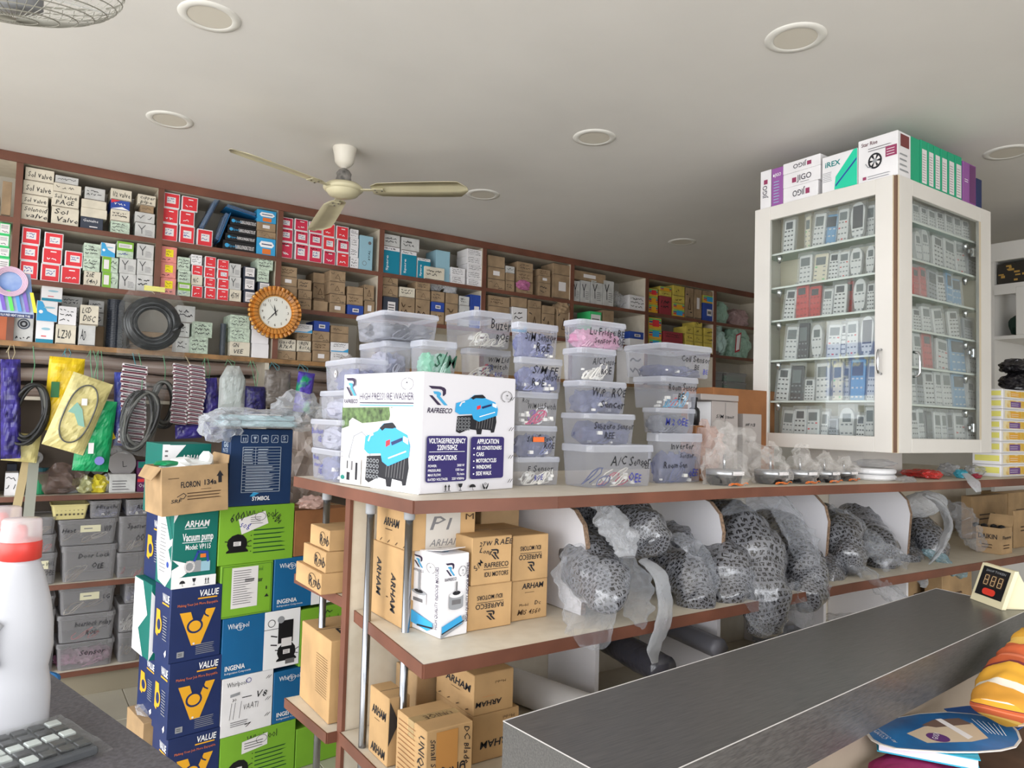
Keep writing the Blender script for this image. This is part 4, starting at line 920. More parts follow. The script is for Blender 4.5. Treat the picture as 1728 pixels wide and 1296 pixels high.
# supports hidden behind the washer carton
zt = on(690, 634, Y=2.04).z; z2 = on(720, 577, Y=2.0).z
for i, (x_, lb) in enumerate(((1.06, 'clear bin hidden behind the washer carton, left one'), (1.27, 'clear bin behind the washer carton beside the sensor bins'))):
    bb = Box(); bb.W, bb.D, bb.th = .19, .2, 0; z = 1.3012
    for k_, nm in enumerate(('lower ', 'upper ')):
        bb.z0 = z; bb.H = (zt-1.3012)/2; bb.loc = Vector((x_, 2.16, z)); bin_(bb, None, 'clear', nm+lb, seed=70+i*2+k_); z += bb.H
column([(602, 649, 700, 634, 579, None, 'clear', 'unmarked clear bin left of the green S/M bin', {}), ], (0, 2.04), zt, top=z2)
column([(774, 790, 865, 636, 576, [('W/M Lid', .45, .6, .16, INK), ('Switch', .5, .38, .16, INK), ('ROE', .62, .14, .13, Bk)], 'mixed', 'clear bin marked W/M Lid Switch ROE, below the Buzer bin', {})], (0, 2.03), zt, top=z2)
column([(None, 711, 775, 632, 571, [('S/M', .35, .25, .36, mat('green_ink', (20, 70, 50), .5))], 'green', 'clear bin with green packets marked S/M', dict(fill=.75))], (0, 1.93), zt+.0, top=z2, D=.09)
column([(597, 646, 745, 576, 521, None, 'grey', 'topmost left clear bin holding a grey looped cable', {})], (0, 1.97), z2)
column([(747, 801, 869, 576, 521, [('Buzer', .42, .5, .28, INK), ('ROE', .55, .2, .2, INK)], 'white', 'topmost clear bin marked Buzer, holding white round buzzers', {})], (0, 1.97), z2)
# column C
column([(858, 872, 946, 826, 771, [('F Sensor', .25, .5, .2, INK), ('ROE', .4, .18, .18, Bk)], 'white', 'clear bin marked F Sensor ROE, lowest beside the washer', {}),
        (858, 872, 942, 770, 717, [('S/M Sensor', .25, .5, .2, INK), ('ROE', .68, .25, .2, INK)], 'dark', 'clear bin of dark parts with an orange tag on it', {}),
        (858, 872, 944, 715, 659, [('ROE', .12, .66, .12, INK), ('W/M Lid Switch', .25, .5, .17, INK)], 'pinkw', 'clear bin marked ROE W/M Lid Switch with pink wires', {}),
        (864, 877, 951, 658, 600, [('S/M FF', .28, .54, .22, INK), ('Sensor', .55, .36, .22, INK), ('ROE', .28, .16, .22, INK)], 'blue', 'clear bin marked S/M FF Sensor ROE', {}),
        (860, 874, 944, 599, 541, [('S/M Sensor', .18, .48, .24, INK), ('ROE', .45, .16, .24, INK)], 'blue', 'clear bin marked S/M Sensor ROE, top beside the Buzer bin', {})], (0, 1.79), 1.30)
tg = [o for o in bpy.data.objects if o.get('label', '').startswith('clear bin of dark parts')][0]
mx = max(v.co.x for v in tg.data.vertices); my = min(v.co.y for v in tg.data.vertices); m = MB(); m.box((-mx*.25, my-.003, .045), (mx*.3, my-.001, .06), mat('orange_tag', (232, 110, 50), .5), ch=.0005); m.build('orange_tag', tg)
# column D
column([(942, 993, 1107, 830, 750, [('A/C Sensor', .32, .52, .2, INK), ('OEE', .8, .44, .13, INK), ('OEE', .6, .12, .2, Bk)], 'mixed', 'largest clear bin, marked A/C Sensor OEE', dict(fill=.6)),
        (941, 989, 1077, 748, 696, [('Subzero Sensor', .15, .5, .2, INK), ('REE', .36, .18, .2, INK)], 'dark', 'clear bin marked Subzero Sensor REE', dict(fill=.8)),
        (945, 982, 1062, 695, 640, [('W/P   ROE', .2, .52, .26, INK), ('Sencer', .4, .16, .24, INK)], 'dark', 'clear bin marked W/P ROE Sencer', {}),
        (944, 981, 1045, 639, 584, [('A/C Sensor', .3, .5, .2, INK), ('ROE', .55, .2, .2, INK)], 'white', 'clear bin with tangled white plugs under the pink bin', {}),
        (946, 979, 1061, 584, 536, [('Lu Fridge BE', .2, .48, .24, INK), ('Sensor ROE', .3, .18, .22, INK)], 'pink', 'clear bin of pink parts marked Fridge Sensor, topmost', dict(fill=.8))], (0, 1.66), 1.30)
# column E
column([(1088, 1108, 1187, 822, 730, [('Inverter', .3, .68, .12, INK), ('Sensor', .5, .5, .1, INK), ('Room Sen', .15, .3, .12, INK), ('OEE', .7, .12, .13, Bk)], 'dark', 'tall clear bin marked Inverter, behind the A/C Sensor bin', dict(fill=.7)),
        (1080, 1110, 1177, 730, 687, [('M 2 OEE', .2, .3, .26, Bk)], 'grey', 'shallow clear bin below the Room Sensor bin', {}),
        (1063, 1119, 1183, 686, 633, [('Room Sensor', .15, .55, .22, INK), ('BE', .4, .25, .2, INK)], 'teal', 'clear bin marked Room Sensor BE', dict(fill=.75)),
        (1048, 1120, 1206, 632, 576, [('Coil Sensor', .35, .48, .2, INK), ('BE', .62, .24, .16, INK), ('BE', .8, .12, .16, Bk)], 'dark', 'wide clear bin marked Coil Sensor BE, topmost right column', dict(fill=.45))], (0, 1.72), 1.30)
# ================================================================== PILE OF APPLIANCE CARTONS ON THE FLOOR
TH = R(8); PP = (.48, 3.0)
def pile(xc, xr, yb, yt, mt, label, D=.24, xl=None, z0=None, P=PP, th=TH, name='carton', group=None):
    b = place(xc, xr, yb, yt, P, th, xl=xl, D=D, z0=z0); o = hero(b, name, mt, label, group=group); return o, b
def value_box(o, b):
    d = facepx('F', b.W, b.D, b.H, 90, 130)
    d.text('VALUE', 48, 112, 11, WHITE, w=34, shear=.1, bold=.03).rect(46, 107, 80, 109.5, YELL).text('Making Your Job More Enjoyable', 12, 97, 4.5, ORANGE, w=70)
    d.poly([(16, 86), (35, 86), (46, 50), (62, 88), (78, 88), (54, 26), (38, 26)], YELL).circ(43, 60, 14, NAVY, ry=13).circ(43, 60, 10.5, YELL, ry=9.5)
    d.line([(56, 90), (60, 78), (66, 74)], 2.5, NAVY).rows(46, 8, 80, 28, 6, GREYP, .3).rect(14, 8, 26, 18, GREYP).rows(16, 10, 24, 16, 2, INK).circ(42, 29, 2, PAPER, n=8).rows(46, 27, 58, 30, 1, YELL); d.done(o)
    d = facepx('L', b.W, b.D, b.H, 90, 130)
    d.text('VALUE', 46, 104, 13, WHITE, w=38, bold=.03).rect(46, 98, 84, 101, YELL).poly([(16, 84), (36, 84), (40, 64), (26, 36), (14, 40)], YELL).circ(32, 58, 16, YELL).circ(32, 58, 10, NAVY).rows(55, 35, 80, 80, 9, GREYP, .3).poly([(68, 14), (74, 8), (80, 14), (78, 22)], PAPER); d.done(o)
def lime(o, b, text=1):
    d = facepx('F', b.W, b.D, b.H, 125, 98)
    d.text('Whirlpool', 42, 76, 14, INK, w=50, bold=-.004).rows(56, 14, 112, 60, 6, GREEN2, .25, .35)
    for i in range(5): d.circ(52, 20+i*9, 1, INK, n=6)
    compressor(d, 10, 20, 40); d.ring(66, 79, 9, .7, INK, 16, ry=7); return d
v3, b3 = pile(282, 370, 1296, 1250, NAVY, 'lowest visible navy carton with amber V mark, left of pile', z0=.001, xl=256, group='navy cartons with an amber V'); value_box(v3, b3)
v2, b2 = pile(283, 372, 1248, 1122, NAVY, 'middle navy carton with amber V mark in the pile', z0=b3.z1+.001, xl=257, group='navy cartons with an amber V'); value_box(v2, b2)
v1, b1 = pile(286, 373, 1121, 996, NAVY, 'top navy carton with amber V mark, below the vacuum pump carton', z0=b2.z1+.001, xl=259, group='navy cartons with an amber V'); value_box(v1, b1)
TEALB = mat('teal_card', (14, 108, 98), .45)
o, b = pile(291, 366, 996, 864, TEALB, 'teal and white vacuum pump carton standing on navy cartons', z0=b1.z1+.001, xl=264); bv = b
d = facepx('F', b.W, b.D, b.H, 78, 122)
d.text('ARHAM', 19, 96, 10, WHITE, w=42, shear=.15, bold=.03).rect(19, 93, 58, 94, WHITE).text('Vacuum pump', 16, 74, 12, WHITE, w=54, bold=.02).rect(16, 71, 66, 72, WHITE).text('Model: VP115', 22, 60, 8, WHITE, w=44, bold=.01)
d.poly([(0, 14), (18, 18), (42, 34), (0, 46)], WHITE).rect(0, 0, 77.9, 17, WHITE).poly([(0, 104), (0, 122), (10, 122)], WHITE).poly([(0, 46), (12, 36), (0, 30)], TEALB)
brolly(d, 14, 3, 10); glass_icon(d, 36, 3, 11); arrows(d, 58, 3, 10)
d.rect(24, 24, 50, 42, GREYP).rect(50, 24, 66, 40, LBLUE).ring(30, 33, 8, 3, PAPER, 12).line([(38, 42), (44, 56), (60, 54), (62, 40)], 4, BLUE2).rect(48, 46, 58, 52, ORANGE); d.done(o)
d = facepx('L', b.W, b.D, b.H, 60, 122); d.poly([(0, 60), (0, 121), (40, 121), (59.9, 80), (59.9, 20), (40, 0), (12, 6)], WHITE).poly([(40, 121), (59.9, 80), (50, 75), (30, 110)], TEALB).poly([(46, 60), (59, 40), (59, 70)], TEALB).rows(14, 20, 40, 100, 14, GREYINK, .25).circ(46, 36, 5, BLUE2); d.done(o)
# open refrigerant carton
b = place(263, 373, 866, 784, PP, R(8), xl=258, z0=b.z1+.001); b.D = .2
mb = MB(); w2, d2, h2, t = b.W/2, b.D/2, b.H, .004
for a, c in (((-w2, -d2, 0), (w2, -d2+t, h2)), ((-w2, d2-t, 0), (w2, d2, h2)), ((-w2, -d2+t, 0), (-w2+t, d2-t, h2)), ((w2-t, -d2+t, 0), (w2, d2-t, h2)), ((-w2+t, -d2+t, 0), (w2-t, d2-t, t))): mb.box(a, c, KRAFT, ch=.001)
fo = mb.build('refrigerant_carton'); fo.location = b.loc; fo.rotation_euler = (0, R(-3), b.th); tag(fo, 'open brown carton printed FLORON 134a with a white bag inside', 'box')
m = MB(); m.prism([(-w2, -d2, h2), (w2, -d2, h2), (w2-.02, -d2-.012, h2-.035), (-w2+.01, -d2-.012, h2-.03)], (0, .003, .0), KRAFT); 
m = MB(); m.prism([(w2, -d2, h2), (w2, d2, h2), (w2+.012, d2-.02, h2+.035), (w2+.012, -d2+.02, h2+.03)], (.003, 0, 0), KRAFT); m.build('flap', fo)
m = MB(); m.prism([(-w2, -d2, h2), (-w2, d2, h2), (-w2-.03, d2-.02, h2-.04), (-w2-.03, -d2+.02, h2-.045)], (.003, 0, 0), KRAFT); m.build('flap', fo)
d = facepx('F', b.W, b.D, b.H, 108, 86); d.text('FLORON', 30, 48, 10, INK, w=31, bold=.02).text('134a', 68, 50, 9, INK, w=20, bold=.02).poly([(94, 74), (88, 64), (91, 64), (91, 52), (97, 52), (97, 64), (100, 64)], INK)
d.line([(24, 32), (34, 38), (38, 34), (34, 28), (28, 30)], 1, INK).text('SRF', 14, 22, 6, INK, w=16, shear=.2, bold=.01).rows(40, 24, 98, 40, 3, BROWNINK, .3).rows(10, 64, 34, 67, 1, BROWNINK).rows(62, 42, 86, 44, 1, BROWNINK); d.done(fo)
m = MB(); m.blob((0, 0, 0), (b.W*.43, .075, .035), mat('white_poly_bag', (232, 234, 232), .3), 3, .3, 2.5, 3); m.blob((b.W*.3, 0, .02), (.03, .02, .045), mat('white_poly_bag', (232, 234, 232), .3), 5, .3, 2.5, 2); pb = m.build('plastic_bag'); pb.location = b.loc+Vector((-.01, 0, b.H-.015)); tag(pb, 'white and green plastic bag sticking out of the FLORON carton', 'bag')
m = MB(); m.blob((-b.W*.3, -.03, .018), (.045, .035, .012), mat('bag_green_print', (30, 140, 90), .3), 7, .3, 2.5, 2); m.build('green_print', pb)
# back row behind the column
def backbox(x0, x1, zb, zt, mt, lb, Y=3.36, th=R(8)):
    Y = YB
    b = Box(); b.th = th; b.W = x1-x0; b.D = .22; b.H = zt-zb; b.z0 = zb; b.loc = Vector(((x0+x1)/2, Y+.11, zb)); return hero(b, 'carton', mt, lb), b
YB = 3.02+b1.D+.03; print('pile depths', b1.D, b2.D, b3.D, bv.D)
xq = on(252, 900, Y=YB).x
a, bb = backbox(xq-.005, xq+.25, .001, .26, KRAFT, 'open brown carton on the floor behind the navy cartons'); 
m = MB(); m.blob((-bb.W*.3, 0, bb.H+.01), (.05, .08, .02), CLEAR, 9, .3, 2.5, 2); m.build('film_wrap', a)
a, bb = backbox(xq+.03, xq+.27, .262, .50, NAVY, 'navy carton in the rear stack above the brown carton'); value_box(a, bb)
z_ = .502; a, bb = backbox(xq, xq+.25, z_, .80, TEALB, 'teal and white carton at mid height in the rear stack'); d = facepx('L', bb.W, bb.D, bb.H, 60, 120); d.poly([(0, 0), (0, 119), (30, 119), (50, 70), (20, 40), (40, 0)], WHITE); d.done(a); d = facepx('F', bb.W, bb.D, bb.H, 60, 120); d.poly([(0, 0), (0, 110), (20, 60)], WHITE); d.done(a)
a, bb = backbox(xq+.03, xq+.27, .802, 1.07, NAVY, 'navy carton high in the rear stack, amber edge showing'); value_box(a, bb)
p0, p1 = on(266, 760, Y=YB), on(352, 760, Y=YB); zt = on(300, 749, Y=YB).z
a, bb = backbox(p0.x, p1.x, 1.072, zt, TEALB, 'teal and white carton peeking above the FLORON carton'); d = facepx('F', bb.W, bb.D, bb.H, 86, 120)
d.poly([(0, 80), (0, 119), (12, 119), (26, 92), (10, 92)], WHITE).poly([(18, 92), (40, 118), (0, 118)], WHITE).text('ARHAM', 32, 90, 11, WHITE, w=40, shear=.15, bold=.03).rows(4, 96, 10, 112, 2, GREYINK); d.done(a)
# right columns
g4, b4 = pile(371, 497, 1296, 1248, GREEN, 'lowest lime green compressor carton with a paper sticker', z0=.001); d = lime(g4, b4); d.done(g4)
d = facepx('F', b4.W, b4.D, b4.H, 125, 98); d.k = .0022; d.poly([(34, 60), (76, 66), (76, 88), (34, 82)], PAPER).rows(38, 66, 70, 80, 3, GREYINK); d.done(g4, 'paper_sticker')
g5, b5 = pile(499, 600, 1296, 1232, GREEN, 'lime green carton behind the island lower rear shelf', z0=.001)
w1, bw = pile(373, 459, 1246, 1148, WHITEB, 'white Whirlpool compressor carton with handwritten marks', z0=b4.z1+.001)
d = facepx('F', bw.W, bw.D, bw.H, 87, 100); d.text('Whirlpool', 8, 84, 8, INK, w=32).text('30', 18, 58, 5, INK).hand('V8', 56, 56, 12, INK).hand('VAATI', 36, 40, 9, GREYINK, w=26).rows(34, 60, 50, 64, 1, INK, rag=0).rows(16, 14, 46, 24, 3, GREYINK).poly([(14, 66), (30, 68), (30, 73), (14, 71)], GREYP)
for xx in (14, 20, 30): d.line([(xx, 28), (xx+3, 56)], .8, GREYINK)
for yy in (20, 48, 86): d.line([(78, yy), (83, yy+5)], .8, INK).line([(74, yy), (79, yy+5)], .8, INK)
d.line([(40, 14), (50, 16), (42, 10)], 1.2, INK).ring(44, 90, 4, 1, BLUEINK, 10); d.done(w1)
bl2, bb2 = pile(461, 560, 1226, 1136, BLUEW, 'blue Whirlpool carton beside the white one, lower right', z0=b4.z1+.001)
def ingenia(o, b, wp, white_from=None):
    d = facepx('F', b.W, b.D, b.H, wp, 96)
    if white_from: d.rect(white_from, 0, wp-.1, 95.9, WHITE)
    d.text('Whirlpool', 8, 78, 8.5, WHITE, w=34).ring(28, 80, 6, .5, WHITE, 12).text('INGENIA', 6, 12, 7.5, WHITE, w=32, bold=.02).text('Refrigeration Components', 6, 6, 3.4, WHITE, w=42); return d
d = ingenia(bl2, bb2, 98); d.done(bl2)
bl1, bb1 = pile(374, 504, 1149, 1046, BLUEW, 'blue and white Whirlpool carton with black compressor picture', z0=bw.z1+.001, D=.24)
d = ingenia(bl1, bb1, 130, 68); compressor(d, 88, 10, 40); d.ring(80, 76, 6, 1, INK, 12).line([(68, 66), (92, 66)], .8, INK).line([(80, 55), (90, 52)], 2, INK).line([(80, 40), (90, 38)], 2, INK).rect(92, 40, 118, 78, BLACK).rect(98, 34, 116, 48, PAPER).circ(96, 80, 6, GREYP).rect(106, 4, 122, 12, GREYINK); d.done(bl1)
g3, bg3 = pile(506, 598, 1134, 1030, GREEN, 'lime green Whirlpool carton with scribbles behind the shelf pipe', z0=bb2.z1+.001)
d = facepx('F', bg3.W, bg3.D, bg3.H, 92, 104); d.text('Whirlpool', 28, 76, 10, INK, w=34).scrib(38, 50, 60, 100, INK, 3, 1.3, 5).text('Registration', 26, 54, 8, INK, w=34, bold=.02).rows(26, 44, 64, 48, 1, INK); d.done(g3)
g2, bg2 = pile(371, 459, 1052, 956, GREEN, 'lime green carton with a tall printed paper sheet', z0=bb1.z1+.001)
d = facepx('F', bg2.W, bg2.D, bg2.H, 88, 96); d.k = .001; d.text('Whirlpool', 50, 80, 8, GREEN2, w=20).text('Compressor', 46, 60, 8, INK, w=24, bold=.02).rect(18, 16, 62, 90, PAPER).rows(21, 22, 58, 86, 15, GREYINK, .3, .5).rows(40, 62, 56, 68, 3, INK, .6, .1).poly([(74, 30), (78, 36), (82, 30)], INK).rect(76, 44, 78, 50, INK).frame(3, 3, 85, 93, .6, GREEN2); d.done(g2)
b1_, bb3 = pile(462, 560, 1034, 944, BLUEW, 'upper blue and white Whirlpool carton behind the rear shelf', z0=bb1.z1+.001); d = ingenia(b1_, bb3, 98, 62); d.done(b1_)
g1, bg1 = pile(369, 495, 955, 857, GREEN, 'top lime green Whirlpool carton with compressor picture and label', z0=bg2.z1+.001, D=.26)
d = lime(g1, bg1); d.hand('600', 16, 72, 14, INK, w=24).hand('Ube', 84, 74, 14, INK, w=18, ang=-40)
d.k = .0022; d.poly([(30, 76), (74, 88), (80, 66), (36, 50)], PAPER).rows(50, 66, 72, 80, 4, GREYINK, .3).hand('sog', 32, 62, 12, BLUEINK, w=18, ang=-10); d.done(g1)
# dark blue tall carton with spec table
o, b = pile(387, 492, 860, 724, mat('deep_blue_card', (24, 52, 92), .5, vary=.04, scale=4), 'tall deep blue SYMBOL carton with white specification table', z0=bg1.z1+.001, xl=372)
d = facepx('F', b.W, b.D, b.H, 105, 136); WF = mat('faded_white_print', (170, 182, 196), .6)
for i in range(5): d.rrect(16+i*17, 112, 28+i*17, 126, 2, WF).rrect(16.8+i*17, 112.8, 27.2+i*17, 125.2, 2, mat('deep_blue_card', (24, 52, 92)))
arrows(d, 19, 114, 8, WF); glass_icon(d, 36.5, 114, 9, WF); brolly(d, 52, 115, 8, WF); d.line([(70, 115), (74, 122), (78, 118)], 1, WF).text('5', 87, 117, 7, WF, bold=.03).rows(85, 113, 93, 115, 1, WF, rag=0)
d.frame(20, 24, 84, 104, .9, WF)
for i in range(1, 15): d.line([(20, 24+i*80/15), (84, 24+i*80/15)], .7, WF)
d.line([(41, 104), (41, 72)], .7, WF).rows(22, 73, 38, 103, 6, WF, .3, .4).rows(45, 73, 64, 103, 6, WF, .3, .5).rows(26, 25, 78, 72, 9, WF, .3, .3)
d.text('SYMBOL', 38, 9, 7, WHITE, w=30, shear=.1, bold=.02).poly([(34, 17), (40, 24), (50, 22), (44, 19), (40, 16)], CYAN); d.done(o)
d = facepx('L', b.W, b.D, b.H, 60, 136); d.text('GAS', 18, 104, 9, WF, w=30, bold=.02).text('MASTER', 14, 94, 8, WF, w=34); d.done(o)
zt = b.z1; m = MB(); c = on(430, 700, Y=b.loc.y)
m.blob((0, 0, .024), (.20, .12, .05), film('clear_wrap', (206, 210, 216), .22, .1, .45, bump=.6, scale=14), 11, .26, 2.2, 4, squash=.6); m.blob((-.15, -.04, .0), (.08, .07, .06), film('clear_wrap', (206, 210, 216)), 12, .4, 2.2, 3); m.blob((.17, -.01, .07), (.10, .08, .075), film('clear_wrap', (214, 218, 222)), 14, .45, 2.4, 3)
ob = m.build('wrapped_pads'); ob.location = (c.x, b.loc.y-.02, zt+.012); tag(ob, 'crumpled clear bag of pale blue pads lying on the SYMBOL carton', 'bag')
m = MB(); m.box((-.15, -.075, .0), (.15, .075, .022), mat('pale_blue_pad', (176, 208, 216), .7), ch=.01); m.build('pale_blue_pad', ob); m = MB(); m.box((-.13, -.07, .024), (.14, .07, .045), mat('pale_blue_pad', (176, 208, 216)), ch=.01); m.build('pale_blue_pad', ob); m = MB(); m.box((-.02, -.07, .046), (.09, .05, .05), PAPER, ch=.001); m.build('paper_label', ob)
# brown carton right of the lime one, pink bag on it
o, b = pile(497, 592, 940, 862, KRAFTD, 'dark brown carton behind the island rear shelf', z0=bb3.z1+.001, D=.24); tape(o, b)
d = facepx('F', b.W, b.D, b.H, 90, 80); d.rows(30, 50, 60, 54, 1, BROWNINK); d.done(o)
c = on(528, 846, Y=3.08); bag('pink_bag', (c.x, 3.1, b.z1+.028), (.06, .045, .03), 21, film('pinkish_bag', (214, 180, 170), .6, .25), 'small crumpled pinkish bag lying on the dark brown carton', rot=.2)
# big pale film bags behind, between the pile and the island
for i, (x, y, sx, sz, lb, yy) in enumerate(((515, 790, .13, .2, 'large crumpled pale film bag standing right of the SYMBOL carton', 3.45), (565, 700, .10, .16, 'grey crumpled bag hanging above the pale film bag', 4.2), (585, 640, .09, .12, 'grey film bag hung left of the stickered bin', 4.22))):
    c = on(x, y, Y=yy); bag('film_bag', (c.x, yy, c.z), (sx, .1, sz), 31+i, film('pale_film_%d' % i, (200, 186, 178) if i == 0 else (176, 172, 170), .6, .3, .4, bump=.4), lb, sub=4)
    if i: fbo = [o_ for o_ in bpy.data.objects if o_.get('label') == lb][0]; m = MB(); m.tube([(0, 0, sz*.8), (0, .08, (sz+1.80-c.z)/2), (0, YF-yy-.006, 1.80-c.z)], .002, mat('twine_green', (110, 170, 130), .8), 4); m.build('twine', fbo)

# ================================================================== CARTONS ON THE ISLAND SHELVES
def icart(xc, xr, yb, yt, label, Y=1.6, th=0, xl=None, D=.17, z0=None, mt=KRAFT3, tp=True):
    b = place(xc, xr, yb, yt, (0, Y), th, xl=xl, D=D, z0=z0); o = hero(b, 'carton', mt, label)
    if tp: seam(o, b)
    return o, b
def arham(d, x, y, w, h, inv=0, ang=0): d.text('ARHAM', x, y, h, INK, w=w, ang=ang, shear=.12, bold=.03, res=2)
# behind the pipes: two big cartons whose left faces show
b = Box(); b.th = 0; b.loc = Vector((.955, 1.825, .9512)); b.W = .19; b.D = .20; b.H = .17; b.z0 = .9512
b.z1 = on(640, 948, X=.86).z; b.H = .20
o = hero(b, 'carton', KRAFT3, 'lower brown ARHAM carton behind the island corner pipe'); bA = b
d = facepx('L', b.W, b.D, b.H, 100, 100); arham(d, 20, 80, 50, 13, ang=-90); arham(d, 66, 66, 50, 13, ang=-90); d.rows(52, 30, 60, 34, 1, BROWNINK); d.done(o)
b = Box(); b.th = 0; b.loc = Vector((.96, 1.80, .9512+.2012)); b.W = .20; b.D = .20; b.H = .112; b.z0 = b.loc.z; b.z1 = b.z0+b.H
o = hero(b, 'carton', KRAFT3, 'upper brown ARHAM carton under the island top board')
d = facepx('L', b.W, b.D, b.H, 100, 100); arham(d, 24, 46, 46, 19); d.rows(30, 34, 60, 40, 1, BROWNINK)
for i in range(4): d.line([(14+24*i, 5), (20+24*i, 12)], 1.5, BROWNINK)
d.done(o); d = facepx('F', b.W, b.D, b.H, 100, 100); d.rect(24, 0, 76, 99.9, mat('grey_tape', (190, 184, 176), .3)).hand('Pl', 30, 45, 30, GREYINK).text('ARHAM', 30, 8, 16, GREYINK, w=44, shear=.2).text('M', 84, 66, 14, BROWNINK); d.done(o)
# white indoor-motor carton
zz = .9512; N1 = on(693, 1075, Z=zz)
b = place(744, 790, 1078, 938, on(744, 1078, Z=zz), R(6), xl=692, z0=zz); o = hero(b, 'motor_carton', WHITEB, 'white carton with motor pictures, high quality indoor motors'); 
d = facepx('F', b.W, b.D, b.H, 62, 138)
logo_r(d, 8, 102, 22); d.text('RAFREECO', 7, 94, 5, LOGOD, w=26, bold=.01); wreath(d, 46, 108, 8); d.text('HIGH QUALITY INDOOR MOTORS', 60, 22, 5.5, LOGOD, w=100, ang=90, bold=.02)
d.poly([(0, 6), (34, 22), (52, 34), (54, 24), (48, 18), (.0, .1)], GREYP).poly([(2, 20), (44, 34), (48, 24), (46, 20), (2, 8)], CYAN).line([(2, 8), (50, 24)], 2, INK)
d.rect(16, 50, 48, 70, GREYP).circ(32, 50, 16, GREYP, ry=5).circ(32, 70, 16, WPLAST, ry=5).circ(32, 73, 9, INK, ry=3.5).rect(30.5, 75, 33.5, 92, GREYINK).rect(22, 54, 42, 62, GREYINK); d.done(o)
d = facepx('L', b.W, b.D, b.H, 62, 138); logo_r(d, 6, 108, 20); d.text('RAFREECO', 4, 100, 4.5, LOGOD, w=24); wreath(d, 42, 112, 8); d.text('HIGH QUALITY INDOOR MOTORS', 59, 14, 5.5, LOGOD, w=104, ang=90, bold=.02)
d.poly([(0, 12), (40, 6), (50, 14), (50, 22), (0, 34)], CYAN).line([(20, 10), (50, 14)], 3, INK).rect(6, 48, 36, 66, PAPER).circ(21, 66, 15, GREYP, ry=4).circ(21, 68, 9, INK, ry=3).rect(19.5, 70, 22.5, 104, GREYP).rect(10, 50, 30, 56, GREYINK); d.done(o)
d = facepx('T', b.W, b.D, b.H, 60, 60); logo_r(d, 10, 14, 22); d.rect(34, 22, 42, 34, INK).rect(37, 30, 39, 50, INK); d.done(o)
m = MB(); m.prism([(-b.W/2+.004, b.D*.1, b.H), (b.W/2-.004, b.D*.1, b.H), (b.W/2-.006, -b.D/2+.01, b.H+.012), (-b.W/2+.006, -b.D/2+.01, b.H+.009)], (0, 0, .0012), WHITEB); m.build('loose_flap', o)
# four motor cartons
def mot(o, b, upside, top=None, hand=None):
    d = facepx('F', b.W, b.D, b.H, 70, 74)
    if upside:   # printed upside down
        logo_r(d, 28, 14, 16, INK, INK); d.text('RAFREECO', 56, 42, 8, INK, w=44, ang=180, bold=.01).rect(14, 44, 56, 44.8, INK).text('IDU MOTORS', 54, 56, 7, INK, w=40, ang=180, bold=.01)
    else:
        logo_r(d, 32, 38, 16, INK, INK); d.text('RAFREECO', 22, 26, 7.5, INK, w=42, bold=.01).rect(20, 23, 64, 23.8, INK).text('IDU MOTORS', 22, 12, 7, INK, w=42, bold=.01)
    for t, x, y, h, a in (hand or []): d.hand(t, x, y, h, INK, ang=a)
    return d
m1, c1 = icart(789, 863, 1068, 990, 'lower left IDU motors carton with upside-down print', Y=1.62, z0=.9512, D=.2, xl=None)
d = mot(m1, c1, True); d.done(m1)
m2, c2 = icart(864, 923, 1058, 982, 'brown ARHAM carton hand-marked MIS 4560', Y=1.64, z0=.9512, D=.22)
d = facepx('F', c2.W, c2.D, c2.H, 70, 74); arham(d, 18, 58, 42, 10); d.rows(24, 50, 50, 52, 1, BROWNINK).text('Model', 14, 26, 5, BROWNINK).hand('Dc', 44, 26, 7, INK).hand('MIS 4560', 10, 10, 9, BROWNINK, w=46); d.done(m2)
m3, c3 = icart(796, 863, 990, 908, 'brown RAFREECO carton hand-marked 27W Long, on the left pile', Y=1.615, z0=c1.z0+c1.H+.001, D=.22, xl=None)
d = mot(m3, c3, False, hand=[('27W', 12, 60, 7, 0), ('Long', 12, 50, 7, -8), ('S/M', 8, 22, 8, 50), ('RAEE', 38, 60, 9, 0)]); d.done(m3)
m4, c4 = icart(865, 925, 981, 905, 'upside-down IDU motors carton beside the white partition', Y=1.635, z0=c2.z0+c2.H+.001, D=.24); d = mot(m4, c4, True); d.done(m4)
for i, (x0_, lb) in enumerate(((.99, 'plain brown carton in the rear row below the top board'), (1.14, 'second plain brown carton in the rear row under the board'))):
    b = Box(); b.th = 0; b.W = .14; b.D = .09; b.H = .29; b.loc = Vector((x0_+.1, 1.905, .9512)); b.z0 = .9512; b.z1 = b.z0+b.H; 
    if i == 1: b.loc.x += .01
    o = hero(b, 'carton', KRAFT, lb); seam(o, b)
# lower shelf
zl = .6212
b = place(799, 866, 1221, 1141, (0, 1.60), R(0), xl=735, z0=zl+.12); b.H = b.z1-b.z0
lo = Box(); lo.th = 0; lo.W = b.W+.02; lo.D = b.D; lo.H = .119; lo.z0 = zl; lo.loc = Vector((b.loc.x+.012, b.loc.y+.002, zl)); o = hero(lo, 'carton', KRAFT3, 'lower right ARHAM carton behind the dark counter corner'); d = facepx('F', lo.W, lo.D, lo.H, 70, 80); d.text('ARHAM', 62, 34, 12, INK, w=50, ang=180, shear=.1, bold=.03).text('Model', 62, 70, 5, BROWNINK, ang=180); d.done(o)
o = hero(b, 'carton', KRAFT3, 'ARHAM carton stacked on top on the lower island shelf'); seam(o, b)
d = facepx('L', b.W, b.D, b.H, 66, 80); arham(d, 18, 44, 42, 14); d.rows(28, 36, 50, 38, 1, BROWNINK)
for i in range(4): d.line([(6+16*i, 6), (10+16*i, 10)], 1.4, BROWNINK)
